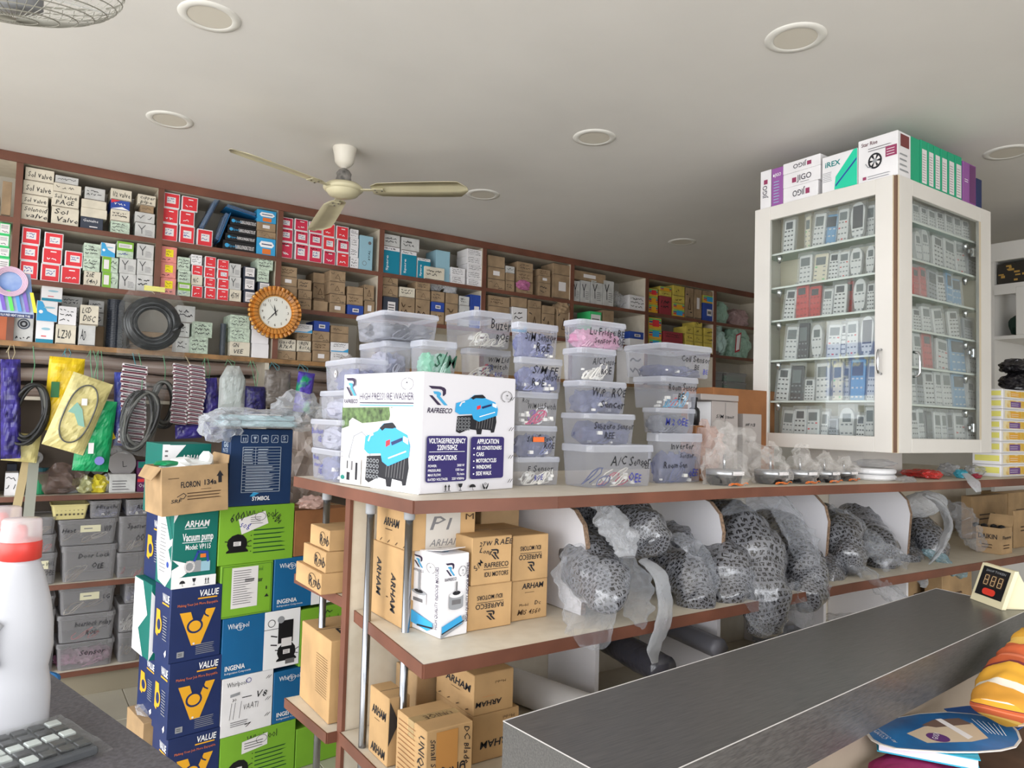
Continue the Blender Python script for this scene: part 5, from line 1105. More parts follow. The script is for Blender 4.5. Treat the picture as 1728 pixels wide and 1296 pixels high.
d.done(o); d = facepx('F', b.W, b.D, b.H, 66, 80); d.text('Model', 52, 62, 5, BROWNINK, ang=180, mir=False).rows(14, 34, 44, 35, 1, ORANGE).text('ARHAM', 46, 26, 10, INK, w=42, ang=180, shear=.1, bold=.03); d.done(o)
b = place(719, 797, 1300, 1236, (0, 1.50), R(0), xl=668, z0=zl); o = hero(b, 'carton', KRAFT3, 'UNIQE carton on the lower island shelf behind the front pipe'); tape(o, b, .03)
d = facepx('F', b.W, b.D, b.H, 78, 96); d.text('UNIQE', 66, 44, 16, INK, w=50, ang=180, bold=.01).hand('Small Sc', 6, 84, 9, INK, ang=-86).hand('DC Blade', 62, 92, 9, INK, ang=-88).rect(16, 6, 52, 92, mat('shiny_tape', (184, 132, 74), .25)).text('UNIQE', 66, 40, 15, INK, w=50, ang=180, bold=.01); d.done(o)
d = facepx('T', b.W, b.D, b.H, 78, 90); d.text('UNIQE', 66, 48, 12, BROWNINK, w=46, ang=180); d.done(o)
d = facepx('L', b.W, b.D, b.H, 78, 96); d.text('UNIQE', 60, 86, 14, INK, w=50, ang=-90); d.rows(6, 6, 50, 90, 12, KRAFTD, .15, 0); d.done(o)
o, b = icart(654, 690, 1300, 1180, 'torn ARHAM carton standing behind the steel pipes', Y=1.70, z0=zl, xl=622, D=.18, tp=True)
d = facepx('L', b.W, b.D, b.H, 66, 110); arham(d, 10, 70, 48, 14); arham(d, 10, 8, 48, 14); d.rows(20, 62, 46, 64, 1, BROWNINK); d.done(o)
m = MB(); m.prism([(-b.W/2+.004, -b.D/2-.0005, b.H*.95), (-b.W/2+.03, -b.D/2-.0005, b.H*.62), (-b.W/2+.002, -b.D/2-.0005, b.H*.3)], (0, -.0006, 0), mat('torn_gap_shadow', (50, 44, 40), .9)); m.build('torn_opening', o)
b = Box(); b.th = 0; b.W = .17; b.D = .13; b.H = .17; b.loc = Vector((1.04, 1.875, zl)); b.z0 = zl; b.z1 = zl+b.H; o = hero(b, 'carton', KRAFT, 'brown carton at the back of the lower island shelf'); tape(o, b, .03)
# foam sleeve roll
rl = MB(); FO = film('white_foam_sleeve', (226, 224, 224), .8, .5, .3)
A_, B_ = Vector((1.405, 1.60, .672)), Vector((1.33, 1.94, .672)); 
nn = 40; pts = [A_.lerp(B_, i/nn) for i in range(nn+1)]; rl.tube(pts, [.048+(.0012 if i % 2 else 0) for i in range(nn+1)], FO, 24, cap=False); rl.tube(pts, .042, FO, 20, cap=False)
o = rl.build('foam_sleeve', smooth=True); tag(o, 'white ribbed foam sleeve lying beside the ARHAM cartons', 'roll')
# rear shelves: three long cartons and a tall one
z = .9812
for i, (xl, xc, xr, yt) in enumerate(((521, 545, 600, 940), (527, 551, 600, 908), (534, 556, 600, 886))):
    b = place(xc, xr, 990, yt, (0, 2.03), 0, xl=xl, z0=z); b.W = .28; b.loc.x = on(xc, 950, Y=2.03).x+.14; b.loc.y = 2.035+b.D/2; b.H = .06; b.z1 = z+b.H
    b.D = .22-.03*i; b.loc.y = 2.04+b.D/2
    o = hero(b, 'long_carton', KRAFT3, ['lowest', 'middle', 'topmost'][i]+' of three long yellow-brown cartons on the rear shelf'); d = facepx('L', b.W, b.D, b.H, 80, 30); d.hand('Rmb', 44, 8, 13, INK); d.ring(54, 15, 12, .8, BROWNINK, 16, ry=10); d.done(o); z = b.z1+.001
b = Box(); b.th = 0; b.W = .20; b.D = .25; b.H = .235; b.loc = Vector((.795+.10, 2.165, .6112)); b.z0 = .6112; b.z1 = b.z0+b.H
o = hero(b, 'carton', KRAFT3, 'tall yellow-brown carton with small print on lower rear shelf'); seam(o, b); d = facepx('L', b.W, b.D, b.H, 80, 100); d.rows(44, 26, 76, 76, 16, BROWNINK, .15, .1); d.done(o); d = facepx('T', b.W, b.D, b.H, 80, 80); d.hand('Rmb', 20, 20, 16, INK); d.done(o)
# ================================================================== GLASS DISPLAY CABINET
CX, CY, CZ0, CZ1 = 2.802, 1.465, 1.412, 2.50; CXR, CYB = 3.612, 2.124
CABW = mat('cabinet_white_laminate', (222, 218, 212), .45, vary=.02, scale=4); CABE = mat('cabinet_cream_edge', (206, 192, 166), .5); CABI = mat('cabinet_inside_cream', (226, 218, 200), .6)
GLASS = glass_mat('cabinet_glass', (252, 254, 253)); GSH = film('glass_shelf_edge', (170, 200, 192), .35, .05, .4)
cb = empty('display_cabinet', (3.2, 1.8, CZ0), 0, label='white corner display cabinet with two glass doors full of remotes', cat='cabinet')
def cchild(m, n, p=None, smooth=False): return child(m, n, cb, smooth) if p is None else m.build(n, p, smooth)
m = MB(); m.box((CX+.02, CY+.02, CZ1-.018), (CXR, CYB, CZ1), CABW); cchild(m, 'top_panel')
m = MB(); m.box((CX+.02, CY+.02, CZ0), (CXR, CYB, CZ0+.018), CABW); cchild(m, 'bottom_panel')
m = MB(); m.box((CX+.02, CYB-.018, CZ0+.018), (CXR, CYB, CZ1-.018), CABW); cchild(m, 'side_panel')
m = MB(); m.box((CXR-.018, CY+.02, CZ0+.018), (CXR, CYB-.018, CZ1-.018), CABI); cchild(m, 'side_panel')
m = MB(); m.box((CX+.17, CY+.17, CZ0+.018), (CXR-.03, CYB-.02, CZ1-.018), CABI); cchild(m, 'core_panel')
m = MB(); m.box((CX+.006, CY+.006, CZ0+.002), (CX+.02, CY+.02, CZ1-.002), mat('cabinet_dark_gap', (110, 84, 68), .7)); cchild(m, 'corner_post')
# left door (faces -X)
def doorL():
    y0, y1, z0, z1 = CY+.018, CYB, CZ0, CZ1; gy0, gy1, gz0, gz1 = 1.553, 2.043, 1.473, 2.438
    m = MB()
    for a, b in (((y0, z0), (gy0, z1)), ((gy1, z0), (y1, z1)), ((gy0, z0), (gy1, gz0)), ((gy0, gz1), (gy1, z1))): m.box((CX, a[0], a[1]), (CX+.018, b[0], b[1]), CABW, ch=.0015)
    m.box((CX+.0005, y0-.002, z0), (CX+.018, y0, z1), CABE)
    o = cchild(m, 'door'); g = MB(); g.box((CX+.006, gy0-.004, gz0-.004), (CX+.010, gy1+.004, gz1+.004), GLASS); g.build('glass_pane', o)
    h = MB(); hy = on(1487, 625, X=CX).y; za, zb = on(1487, 590, X=CX).z, on(1487, 631, X=CX).z
    h.tube([(CX, hy, za), (CX-.02, hy, za-.004), (CX-.026, hy, za-.016), (CX-.026, hy, zb+.016), (CX-.02, hy, zb+.004), (CX, hy, zb)], .005, CHROME, 8); h.build('handle', o, True)
def doorR():
    x0, x1, z0, z1 = CX+.018, CXR, CZ0, CZ1; gx0, gx1, gz0, gz1 = 2.918, 3.506, 1.469, 2.436
    m = MB()
    for a, b in (((x0, z0), (gx0, z1)), ((gx1, z0), (x1, z1)), ((gx0, z0), (gx1, gz0)), ((gx0, gz1), (gx1, z1))): m.box((a[0], CY, a[1]), (b[0], CY+.018, b[1]), CABW, ch=.0015)
    m.box((gx1-.012, CY-.0005, gz0), (gx1+.006, CY+.0, gz1), CABE); m.box((x0-.002, CY+.0005, z0), (x0, CY+.018, z1), CABE)
    o = cchild(m, 'door'); g = MB(); g.box((gx0-.004, CY+.006, gz0-.004), (gx1+.004, CY+.010, gz1+.004), GLASS); g.build('glass_pane', o)
    h = MB(); hx = on(1541, 615, Y=CY).x; za, zb = on(1541, 594, Y=CY).z, on(1541, 636, Y=CY).z
    h.tube([(hx, CY, za), (hx, CY-.02, za-.004), (hx, CY-.026, za-.016), (hx, CY-.026, zb+.016), (hx, CY-.02, zb+.004), (hx, CY, zb)], .005, CHROME, 8); h.build('handle', o, True)
doorL(); doorR()
SZL = [2.285, 2.130, 1.980, 1.799, 1.616, 1.431]; SZR = [2.353, 2.198, 2.051, 1.909, 1.759, 1.607, 1.431]
for z in SZL[:-1]:
    m = MB(); m.box((CX+.03, CY+.03, z-.006), (CX+.165, CYB-.02, z), GSH); m.box((CX+.0285, CY+.03, z-.007), (CX+.03, CYB-.02, z+.001), mat('glass_edge_light', (222, 226, 222), .3)); cchild(m, 'glass_shelf')
    m = MB(); m.lathe([(0, 0), (.007, .003), (.012, .02), (.013, .032), (.009, .036)], (0, 0, 0), CHROME, 12); o = cchild(m, 'shelf_clip', smooth=True); o.location = Vector((CX+.04, 2.018, z-.045))-Vector(cb.location)
for z in SZR[:-1]:
    m = MB(); m.box((CX+.17, CY+.03, z-.006), (CXR-.02, CY+.165, z), GSH); m.box((CX+.17, CY+.0285, z-.007), (CXR-.02, CY+.03, z+.001), mat('glass_edge_light', (222, 226, 222), .3)); cchild(m, 'glass_shelf')
    m = MB(); m.lathe([(0, 0), (.007, .003), (.012, .02), (.013, .032), (.009, .036)], (0, 0, 0), CHROME, 12); o = cchild(m, 'shelf_clip', smooth=True); o.location = Vector((3.478, CY+.05, z-.045))-Vector(cb.location)
# hinges
for z in (1.52, 1.85, 2.3): m = MB(); m.box((CXR-.13, CY+.018, z-.02), (CXR-.04, CY+.03, z+.02), CHROME, ch=.003); m.box((CXR-.16, CY+.02, z-.008), (CXR-.12, CY+.03, z+.008), CHROME, ch=.002); cchild(m, 'hinge')
# post that carries the cabinet on the island
m = MB(); m.box((2.98, 1.70, 1.301), (3.3, 2.0, CZ0-.001), CABW); m.build('cabinet_plinth'); tag(bpy.data.objects['cabinet_plinth'], 'white boxed plinth carrying the glass cabinet on the island', 'plinth')

# ---- remote controls: one of each kind, then copies of it and of each of its parts
RSLV = film('clear_sleeve', (226, 228, 232), .10, .1, .45)
RMW = mat('remote_white', (214, 214, 214), .4); RMG = mat('remote_grey', (150, 154, 160), .4); RMB = mat('remote_blue', (110, 160, 200), .4); RMR = mat('remote_red_film', (196, 60, 56), .35); RMK = mat('remote_black', (52, 52, 58), .35); RMC = mat('remote_cream', (216, 208, 188), .5)
SCR = mat('lcd_grey', (108, 116, 118), .2); SCRD = mat('lcd_dark', (60, 66, 72), .2); BTN = mat('button_grey', (126, 130, 134), .5); BTK = mat('button_dark', (60, 62, 68), .5); BTR = mat('button_red', (206, 60, 60), .5); BTG = mat('button_green', (90, 190, 120), .5)
PROT = {}
def remote_proto(kind, body, scr, btn, sc=(.15, .62, .85, .9), rows=4, cols=3, oval=False, acc=None):
    w, h, t = .046, .135, .016
    m = MB()
    if oval:
        pts = [(w/2*math.cos(a)*(1.05 if math.sin(a) > 0 else .92), 0, h/2+h/2*math.copysign(abs(math.sin(a))**.6, math.sin(a))) for a in [i*math.pi/12 for i in range(24)]]
        m.prism(pts, (0, t, 0), body)
    else: m.box((-w/2, 0, 0), (w/2, t, h), body, ch=.004)
    o = m.build('remote_control')
    m = MB(); m.box((-w/2+w*sc[0], -.0012, h*sc[1]), (-w/2+w*sc[2], .0005, h*sc[3]), scr, ch=.001); m.build('screen', o)
    m = MB(); zt_ = sc[1]-.06
    for r_ in range(rows):
        for c_ in range(cols):
            x = -w/2+w*(.2+.6*c_/(cols-1)); z = h*(.07+(zt_-.1)*r_/(rows-1)); mt_ = acc if (acc and (r_*cols+c_) % 5 == 1) else btn
            m.box((x-w*.075, -.0015, z), (x+w*.075, .0005, z+h*.04), mt_)
    m.build('keypad', o, kind='stuff')
    m = MB(); m.box((-w/2-.003, -.004, -.0), (w/2+.003, t+.003, h+.012), RSLV); m.build('plastic_sleeve', o)
    PROT[kind] = [o, (w, h, t), False]
remote_proto('w', RMW, SCR, BTN); remote_proto('w2', RMW, SCRD, BTK, (.2, .72, .8, .93), 5, 3); remote_proto('wr', RMW, SCR, BTN, (.15, .66, .85, .9), 4, 3, acc=BTR); remote_proto('wg', RMC, SCR, BTN, (.15, .6, .85, .88), 4, 2, acc=BTG)
remote_proto('g', RMG, SCRD, BTK, (.12, .58, .88, .92), 4, 3); remote_proto('b', RMB, SCRD, RMW, (.12, .6, .88, .92), 3, 3); remote_proto('r', RMR, SCRD, mat('red_dim', (150, 40, 40), .4), (.2, .7, .8, .9), 4, 3)
remote_proto('o', RMW, RMK, BTN, (.14, .3, .86, .9), 2, 3, oval=True); remote_proto('ow', RMW, SCR, BTN, (.22, .62, .78, .84), 3, 3, oval=True); remote_proto('kw', RMK, SCR, BTN, (.15, .5, .85, .88), 3, 3)
RL = {'w': 'white remote with grey screen', 'w2': 'white remote with small dark screen', 'wr': 'white remote with red buttons', 'wg': 'cream remote with green buttons', 'g': 'grey remote', 'b': 'pale blue remote', 'r': 'red-wrapped remote', 'o': 'big oval dark-faced remote', 'ow': 'rounded white remote', 'kw': 'dark-framed remote'}
CNT = [0]
def remote(kind, loc, rz, w, h, tilt, label, group):
    p, (pw, ph, pt), used = PROT[kind]
    if not used: r_ = p; PROT[kind][2] = True
    else:
        r_ = p.copy(); COL.objects.link(r_)
        for ch in list(p.children): c = ch.copy(); COL.objects.link(c); c.parent = r_
    r_.location = loc; r_.rotation_euler = (R(-4), tilt, rz); r_.scale = (w/pw, 1, h/ph)
    tag(r_, label, 'remote', group)
TR = ['top', 'second', 'third', 'fourth', 'fifth', 'sixth', 'lowest']
def remotes(side, row, z, items):
    for i, it in enumerate(items):
        xa, xb, yt, kind = it[:4]; tilt = it[4] if len(it) > 4 else random.uniform(-2, 2); dep = it[5] if len(it) > 5 else 0
        xa, xb, yt = 1240+xa/3.541, 1240+xb/3.541, yt
        xm = (xa+xb)/2
        if side == 'L':
            Xp = CX+.05+dep; A_, B_ = on(xa, yt+25, X=Xp), on(xb, yt+25, X=Xp); w = A_.y-B_.y; h = on(xm, yt, X=Xp).z-z; loc = (Xp, (A_.y+B_.y)/2, z+.001); rz = R(-90)
        else:
            Yp = CY+.05+dep; A_, B_ = on(xa, yt+25, Y=Yp), on(xb, yt+25, Y=Yp); w = B_.x-A_.x; h = on(xm, yt, Y=Yp).z-z; loc = ((A_.x+B_.x)/2, Yp, z+.001); rz = 0
        h = max(.05, min(h, .19)); rowname = 'lowest' if z < 1.45 else TR[row]
        lab = f"{RL[kind]}, {ORD[i]} from left on {rowname} shelf, {'left' if side == 'L' else 'right'} cabinet door"
        remote(kind, loc, rz, w*.98, h, R(tilt), lab, 'remotes in the glass cabinet')
zz = SZL
remotes('L', 0, zz[0], [(285, 350, 371, 'w2'), (420, 450, 364, 'wg'), (458, 525, 360, 'w', 4), (515, 598, 362, 'b', 6, .02), (607, 670, 352, 'wr'), (690, 775, 340, 'o'), (780, 832, 345, 'w', 0, .03)])
remotes('L', 1, zz[1], [(378, 455, 430, 'w'), (462, 545, 428, 'wg', 3), (552, 615, 427, 'w2', 3), (618, 680, 424, 'wr'), (685, 757, 418, 'ow'), (780, 832, 414, 'ow')])
remotes('L', 2, zz[2], [(285, 352, 489, 'w2', 5), (362, 435, 480, 'r'), (438, 508, 482, 'r', 0, .015), (517, 575, 487, 'w', 3), (582, 660, 479, 'w2'), (664, 702, 474, 'r', 0, .04), (705, 778, 470, 'ow', 0, .01), (785, 832, 478, 'w2')])
remotes('L', 3, zz[3], [(290, 365, 551, 'w', 4), (372, 435, 545, 'kw', 0), (456, 520, 547, 'ow'), (543, 625, 547, 'wr', 3), (632, 660, 546, 'w2'), (664, 732, 541, 'wr'), (748, 825, 533, 'o')])
remotes('L', 4, zz[4], [(240, 315, 621, 'w2', 4), (325, 400, 617, 'kw'), (410, 470, 640, 'w2'), (480, 560, 612, 'w'), (580, 640, 612, 'wg'), (642, 680, 616, 'w', 0, .03), (684, 772, 606, 'b', 0, .01), (784, 832, 612, 'w')])
remotes('L', 5, zz[5], [(270, 340, 692, 'w', 4), (345, 420, 690, 'w2'), (425, 500, 690, 'wr'), (508, 550, 694, 'w'), (556, 610, 706, 'g'), (622, 712, 688, 'ow'), (718, 772, 700, 'w2'), (776, 832, 686, 'w')])
zz = SZR
remotes('R', 0, zz[0], [(1068, 1110, 344, 'w'), (1115, 1155, 350, 'w2'), (1160, 1205, 354, 'w'), (1212, 1258, 358, 'w2'), (1264, 1308, 361, 'w'), (1315, 1360, 366, 'w'), (1366, 1408, 372, 'w2')])
remotes('R', 1, zz[1], [(1088, 1125, 390, 'ow'), (1128, 1172, 386, 'ow'), (1190, 1250, 398, 'w2', 4), (1256, 1322, 403, 'w', 4), (1330, 1388, 407, 'wr', -3), (1394, 1450, 420, 'g', 4)])
remotes('R', 2, zz[2], [(1070, 1108, 450, 'r'), (1112, 1152, 450, 'r'), (1158, 1212, 456, 'g', 5), (1216, 1268, 464, 'w2', -3), (1272, 1302, 460, 'b', 4), (1306, 1362, 470, 'b')])
remotes('R', 3, zz[3], [(1068, 1120, 521, 'w2'), (1128, 1180, 517, 'w'), (1200, 1258, 520, 'w', -8), (1290, 1350, 525, 'w2', -6), (1372, 1426, 538, 'g', 3)])
remotes('R', 4, zz[4], [(1078, 1124, 562, 'w'), (1132, 1190, 562, 'r'), (1212, 1280, 572, 'wr', 4), (1294, 1388, 572, 'b'), (1404, 1450, 584, 'w')])
remotes('R', 5, zz[5], [(1066, 1090, 628, 'w'), (1092, 1136, 625, 'g'), (1142, 1202, 628, 'w2'), (1206, 1244, 627, 'w'), (1250, 1306, 628, 'w'), (1312, 1388, 631, 'b'), (1394, 1442, 640, 'ow')])
remotes('R', 6, zz[6], [(1066, 1104, 692, 'w2'), (1106, 1144, 690, 'w'), (1152, 1192, 694, 'kw'), (1200, 1240, 695, 'w'), (1246, 1276, 696, 'w'), (1280, 1314, 696, 'g'), (1322, 1386, 697, 'wr'), (1394, 1442, 700, 'w2')])
for k_, v_ in PROT.items():
    if not v_[2]:
        for c_ in list(v_[0].children): bpy.data.objects.remove(c_)
        bpy.data.objects.remove(v_[0])

# ---- cartons on the cabinet top
def topbox(xa, xb, yt, label, mt, Dp=.05, yb=None, z0=None, X=CX+.012, rot=0):
    ym = yt+25; A_, B_ = on(xa, ym, X=X), on(xb, ym, X=X); b = Box(); b.th = R(-90)+rot; b.W = A_.y-B_.y-.001; b.D = Dp; z0 = z0 or CZ1+.0008; b.z0 = z0; b.z1 = on((xa+xb)/2, yt, X=X).z; b.H = b.z1-z0
    b.loc = Vector((X+Dp/2, (A_.y+B_.y)/2, z0)); return hero(b, 'carton', mt, label), b
JP = mat('plum_print', (150, 90, 160), .5); JI = mat('jigo_ink', (70, 66, 76), .5); SQ = mat('plum_square', (150, 60, 96), .5)
o, b = topbox(1283, 1301, 288, 'upright white JIGO carton at the left end of cabinet top', WHITEB, .2)
d = facepx('F', b.W, b.D, b.H, 20, 60); d.text('JIGO', 13, 16, 8, JI, w=20, ang=90, mir=False, bold=.01).rect(7, 38, 14, 45, SQ); d.done(o)
o, b = topbox(1302, 1321, 283, 'plum-coloured upright carton between white JIGO cartons', JP, .2)
d = facepx('F', b.W, b.D, b.H, 20, 62); d.text('JIGO', 6, 48, 5, WHITE, w=11, bold=.01).rows(4, 4, 15, 42, 8, LBLUE, .25, .3).rect(3, 48, 5.5, 52, WHITE); d.done(o)
z = CZ1+.0008
for i, (xa, xb, yt, inv) in enumerate(((1321, 1380, 311, 1), (1321, 1384, 287, 0), (1321, 1384, 268, 1))):
    o, b = topbox(xa, xb, yt, ['lowest', 'middle', 'topmost'][i]+' of three flat white JIGO cartons on the cabinet', WHITEB, .2, z0=z); z = b.z1+.0008
    d = facepx('F', b.W, b.D, b.H, 62, 20)
    if inv: d.text('JIGO', 40, 13.5, 7.5, JI, w=22, ang=180, bold=.01).rect(41, 6, 48, 13, SQ)
    else: d.text('JIGO', 24, 6, 8, JI, w=24, bold=.01).rect(16, 5, 23, 12, SQ).rows(30, 2, 50, 4, 1, GREYINK)
    d.done(o)
o, b = topbox(1387, 1447, 258, 'white and bright green iREX carton on the cabinet', WHITEB, .16)
d = facepx('F', b.W, b.D, b.H, 60, 64); TG = mat('turquoise_green', (36, 200, 160), .5)
d.poly([(22, 2), (59.8, 0.1), (59.8, 63.5), (54, 63), (24, 24)], TG).poly([(24, 6), (59, 44), (59, 48), (24, 10)], BLUE2).text('iREX', 6, 44, 9, mat('irex_teal', (20, 130, 130), .5), w=26, bold=.02).rows(2, 18, 18, 36, 6, GREYP, .3); d.done(o)
o, b = topbox(1448, 1515, 229, 'tall white LED strip carton with a black reel picture', WHITEB, .1)
d = facepx('F', b.W, b.D, b.H, 68, 72); d.text('Star Rise', 6, 60, 6, mat('wine_ink', (90, 40, 50), .5), w=28, bold=.01).rows(18, 48, 62, 56, 2, GREYINK, .3).rect(48, 33, 67, 50, SQ).rows(50, 35, 64, 48, 3, WHITE, .2)
d.circ(30, 32, 12, INK, ry=13).circ(30, 32, 9, PAPER, ry=10)
for i in range(6): a = i*1.047; d.poly([(30+9.5*math.cos(a-.22), 32+10*math.sin(a-.22)), (30+9.5*math.cos(a+.22), 32+10*math.sin(a+.22)), (30, 32)], INK)
d.circ(30, 32, 4, GREYP).rect(9, 4, 15, 9, SQ).rows(18, 2, 60, 10, 2, GREYP, .3).line([(14, 30), (18, 24), (24, 22)], 1.5, GREYP); d.done(o)
d = facepx('L', b.W, b.D, b.H, 20, 72); d.done(o)
d = facepx('R', b.W, b.D, b.H, 20, 72); d.rect(4, 48, 17, 68, mat('maroon_patch', (120, 60, 60), .5)).rows(3, 6, 17, 40, 4, GREYP, .3); d.done(o)
# row of upright green cartons along the right side
GT = mat('emerald_card', (28, 164, 122), .5)
def topr(xa, xb, yt, label, mt, Y=CY+.012):
    A_, B_ = on(xa, yt+22, Y=Y), on(xb, yt+22, Y=Y); b = Box(); b.th = 0; b.W = B_.x-A_.x-.001; b.D = .14; b.z0 = CZ1+.0008; b.z1 = on((xa+xb)/2, yt, Y=Y).z; b.H = b.z1-b.z0; b.loc = Vector(((A_.x+B_.x)/2, Y+.07, b.z0))
    return hero(b, 'carton', mt, label), b
g0 = on(1533, 260, Y=CY+.012).x
xs = [1534, 1554, 1566, 1577, 1588, 1600, 1612, 1624]
for i in range(7):
    o, b = topr(xs[i], xs[i+1]-1, 232+i*5.2, f"{'tallest ' if i == 0 else ''}green upright carton, {ORD[i]} of seven along the cabinet top right side", GT)
    d = facepx('F', b.W, b.D, b.H, 12, 50)
    if i: d.rect(1.5, 3, 10.5, 40, PAPER).rows(2.5, 5, 9.5, 36, 11, GREYINK, .2, .3)
    d.done(o)
o, b = topr(1625, 1647, 276, 'plum carton at the right end of the green carton row', JP); d = facepx('F', b.W, b.D, b.H, 20, 60); d.rows(2, 30, 8, 36, 2, WHITE).rect(10, 4, 19, 58, mat('plum_dark', (110, 60, 110), .5)); d.done(o)
o, b = topr(1648, 1657, 302, 'narrow navy carton beyond the plum carton on the cabinet', NAVY)
# ================================================================== WRAPPED ROLLS AND FILM ON THE ISLAND SHELF
def proll(pts, radii, mt, label, name='wrapped_roll', amp=.012, n=22, sub=10, flat=1, seed=1, cat='roll', fr=9, group=None, uvs=True, smooth=True, gain=1):
    """pts: (picture x, picture y, real Y) along the axis"""
    radii = [r_*(1.4 if mt is PFILM else 1) for r_ in radii]; n = 34 if mt is PFILM else n; sub = 14 if mt is PFILM else sub; amp = amp*(1.25 if mt is PFILM else 1)
    W3 = [on(x, y, Y=Y) for x, y, Y in pts]; P = []; Rr = []
    for i in range(len(W3)-1):
        p0 = W3[max(0, i-1)]; p1, p2 = W3[i], W3[i+1]; p3 = W3[min(len(W3)-1, i+2)]
        for k in range(sub):
            t = k/sub; P.append(.5*((2*p1)+(-p0+p2)*t+(2*p0-5*p1+4*p2-p3)*t*t+(-p0+3*p1-3*p2+p3)*t**3)); Rr.append(radii[i]+(radii[i+1]-radii[i])*(t*t*(3-2*t)))
    P.append(W3[-1]); Rr.append(radii[-1])
    m = MB(); m.tube(P, Rr, mt, n, uvs=uvs, flat=flat)
    if uvs:
        ln = sum((a-b).length for a, b in zip(P, P[1:]))/.3; cf = round(6.28*max(Rr)/.3*11)/11
        m.uv = {k: [(a*ln, b*cf) for a, b in l] for k, l in m.uv.items()}
    out = []; o_ = Vector((seed*3.1, seed*5.7, seed))
    for i, v in enumerate(m.v):
        v = Vector(v); c = P[min(i//n, len(P)-1)]; d = (v-c); L = d.length or 1
        rg = 1-abs(noise.noise(v*fr*1.7-o_))*3; k = noise.noise(v*fr+o_)+.5*noise.noise(v*fr*3.1+o_)+.45*max(-.6, rg); out.append(tuple(v+d/L*k*amp*min(1, L/.02)))
    m.v = out; c0 = P[len(P)//2]; m.v = [tuple(Vector(v)-c0) for v in m.v]
    o = m.build(name, smooth=smooth); o.location = c0; return tag(o, label, cat, group)
G1 = 'printed film rolls on the island middle shelf'
proll([(930, 846, 1.93), (1000, 858, 1.84), (1060, 882, 1.70), (1092, 905, 1.58), (1100, 915, 1.53)], [.04, .05, .056, .05, .012], PFILM, 'printed grey film roll lying highest in the second island bay', seed=2)
proll([(975, 905, 1.85), (990, 945, 1.66), (1010, 975, 1.56), (1025, 1010, 1.50), (1030, 1022, 1.50)], [.035, .06, .055, .04, .01], PFILM, 'printed film bundle against the first white partition', seed=3)
proll([(1085, 915, 1.85), (1125, 945, 1.68), (1160, 975, 1.58), (1172, 1015, 1.53), (1176, 1048, 1.50)], [.03, .042, .046, .04, .01], PFILM, 'printed film roll drooping beside the second white partition', seed=4)
proll([(1190, 875, 1.90), (1230, 885, 1.78), (1262, 935, 1.62), (1280, 1000, 1.52), (1292, 1050, 1.50), (1298, 1074, 1.49)], [.05, .07, .085, .062, .04, .01], PFILM, 'biggest printed film bundle hanging over the shelf edge', seed=5, amp=.016)
proll([(1205, 910, 1.75), (1222, 960, 1.6), (1232, 1005, 1.53), (1245, 1032, 1.5)], [.05, .06, .05, .012], PFILM, 'printed film roll left of the biggest hanging bundle', seed=15, amp=.014)
proll([(1290, 880, 1.88), (1330, 905, 1.70), (1352, 960, 1.56), (1358, 1005, 1.50), (1352, 1028, 1.49)], [.04, .05, .056, .045, .012], PFILM, 'printed film bundle right of the biggest one, torn clear cover', seed=6)
proll([(1350, 870, 1.92), (1385, 885, 1.80), (1415, 905, 1.65), (1432, 945, 1.55), (1436, 962, 1.52)], [.05, .06, .065, .045, .01], PFILM, 'printed film roll in the middle of the third island bay', seed=7)
proll([(1425, 862, 1.92), (1455, 885, 1.80), (1480, 915, 1.66), (1492, 950, 1.58), (1498, 968, 1.56)], [.045, .055, .05, .04, .01], PFILM, 'printed film roll with clear overwrap near the third partition', seed=8)
proll([(1480, 858, 1.95), (1520, 878, 1.85), (1556, 905, 1.70), (1572, 935, 1.62), (1578, 948, 1.6)], [.05, .06, .06, .045, .01], PFILM, 'rightmost printed film roll under a bubble wrap', seed=9)
proll([(990, 880, 1.9), (1000, 915, 1.72), (1018, 948, 1.6), (1030, 985, 1.53)], [.03, .04, .038, .01], PFILM, 'small printed film roll tucked behind the milky printed bag', seed=10)
proll([(1130, 872, 1.92), (1140, 905, 1.8), (1150, 935, 1.7), (1160, 950, 1.66)], [.03, .04, .04, .012], PFILM, 'dim printed film roll deep in the second bay', seed=11)
proll([(1300, 925, 1.85), (1322, 960, 1.66), (1326, 1000, 1.55), (1322, 1020, 1.52)], [.035, .045, .04, .01], PFILM, 'printed film roll squeezed under the torn clear cover', seed=12)
proll([(1390, 900, 1.85), (1402, 935, 1.66), (1400, 975, 1.56), (1398, 990, 1.53)], [.035, .042, .035, .01], PFILM, 'printed film roll low at the third bay left side', seed=13)
proll([(1515, 905, 1.85), (1528, 930, 1.7), (1535, 955, 1.6), (1537, 965, 1.58)], [.035, .042, .035, .01], PFILM, 'printed film roll right of the third partition', seed=14)
CLR2 = film('loose_clear_film', (186, 190, 198), .07, .1, .42, bump=.7, scale=18); MLK2 = film('loose_milky_film', (182, 184, 188), .36, .2, .4, bump=.5, scale=16)
BUB = film('bubble_wrap', (206, 208, 212), .45, .15, .4, bump=1, scale=120)
def fb(pts, radii, mt, lb, seed, flat=.5, amp=.022, name='film_bag'): return proll(pts, radii, mt, lb, name, amp=amp, flat=flat, seed=seed, cat='bag', n=36, sub=12, fr=16, uvs=False, smooth=False)
fb([(1010, 850, 1.60), (1030, 880, 1.55), (1055, 915, 1.50), (1062, 940, 1.48)], [.02, .045, .045, .02], MLK2, 'milky bag with faint blue print over the highest film roll', 41)
fb([(965, 925, 1.60), (985, 985, 1.50), (1000, 1050, 1.46), (1022, 1086, 1.45)], [.03, .07, .065, .01], CLR2, 'clear bag around the bundle beside the first partition', 42, .7)
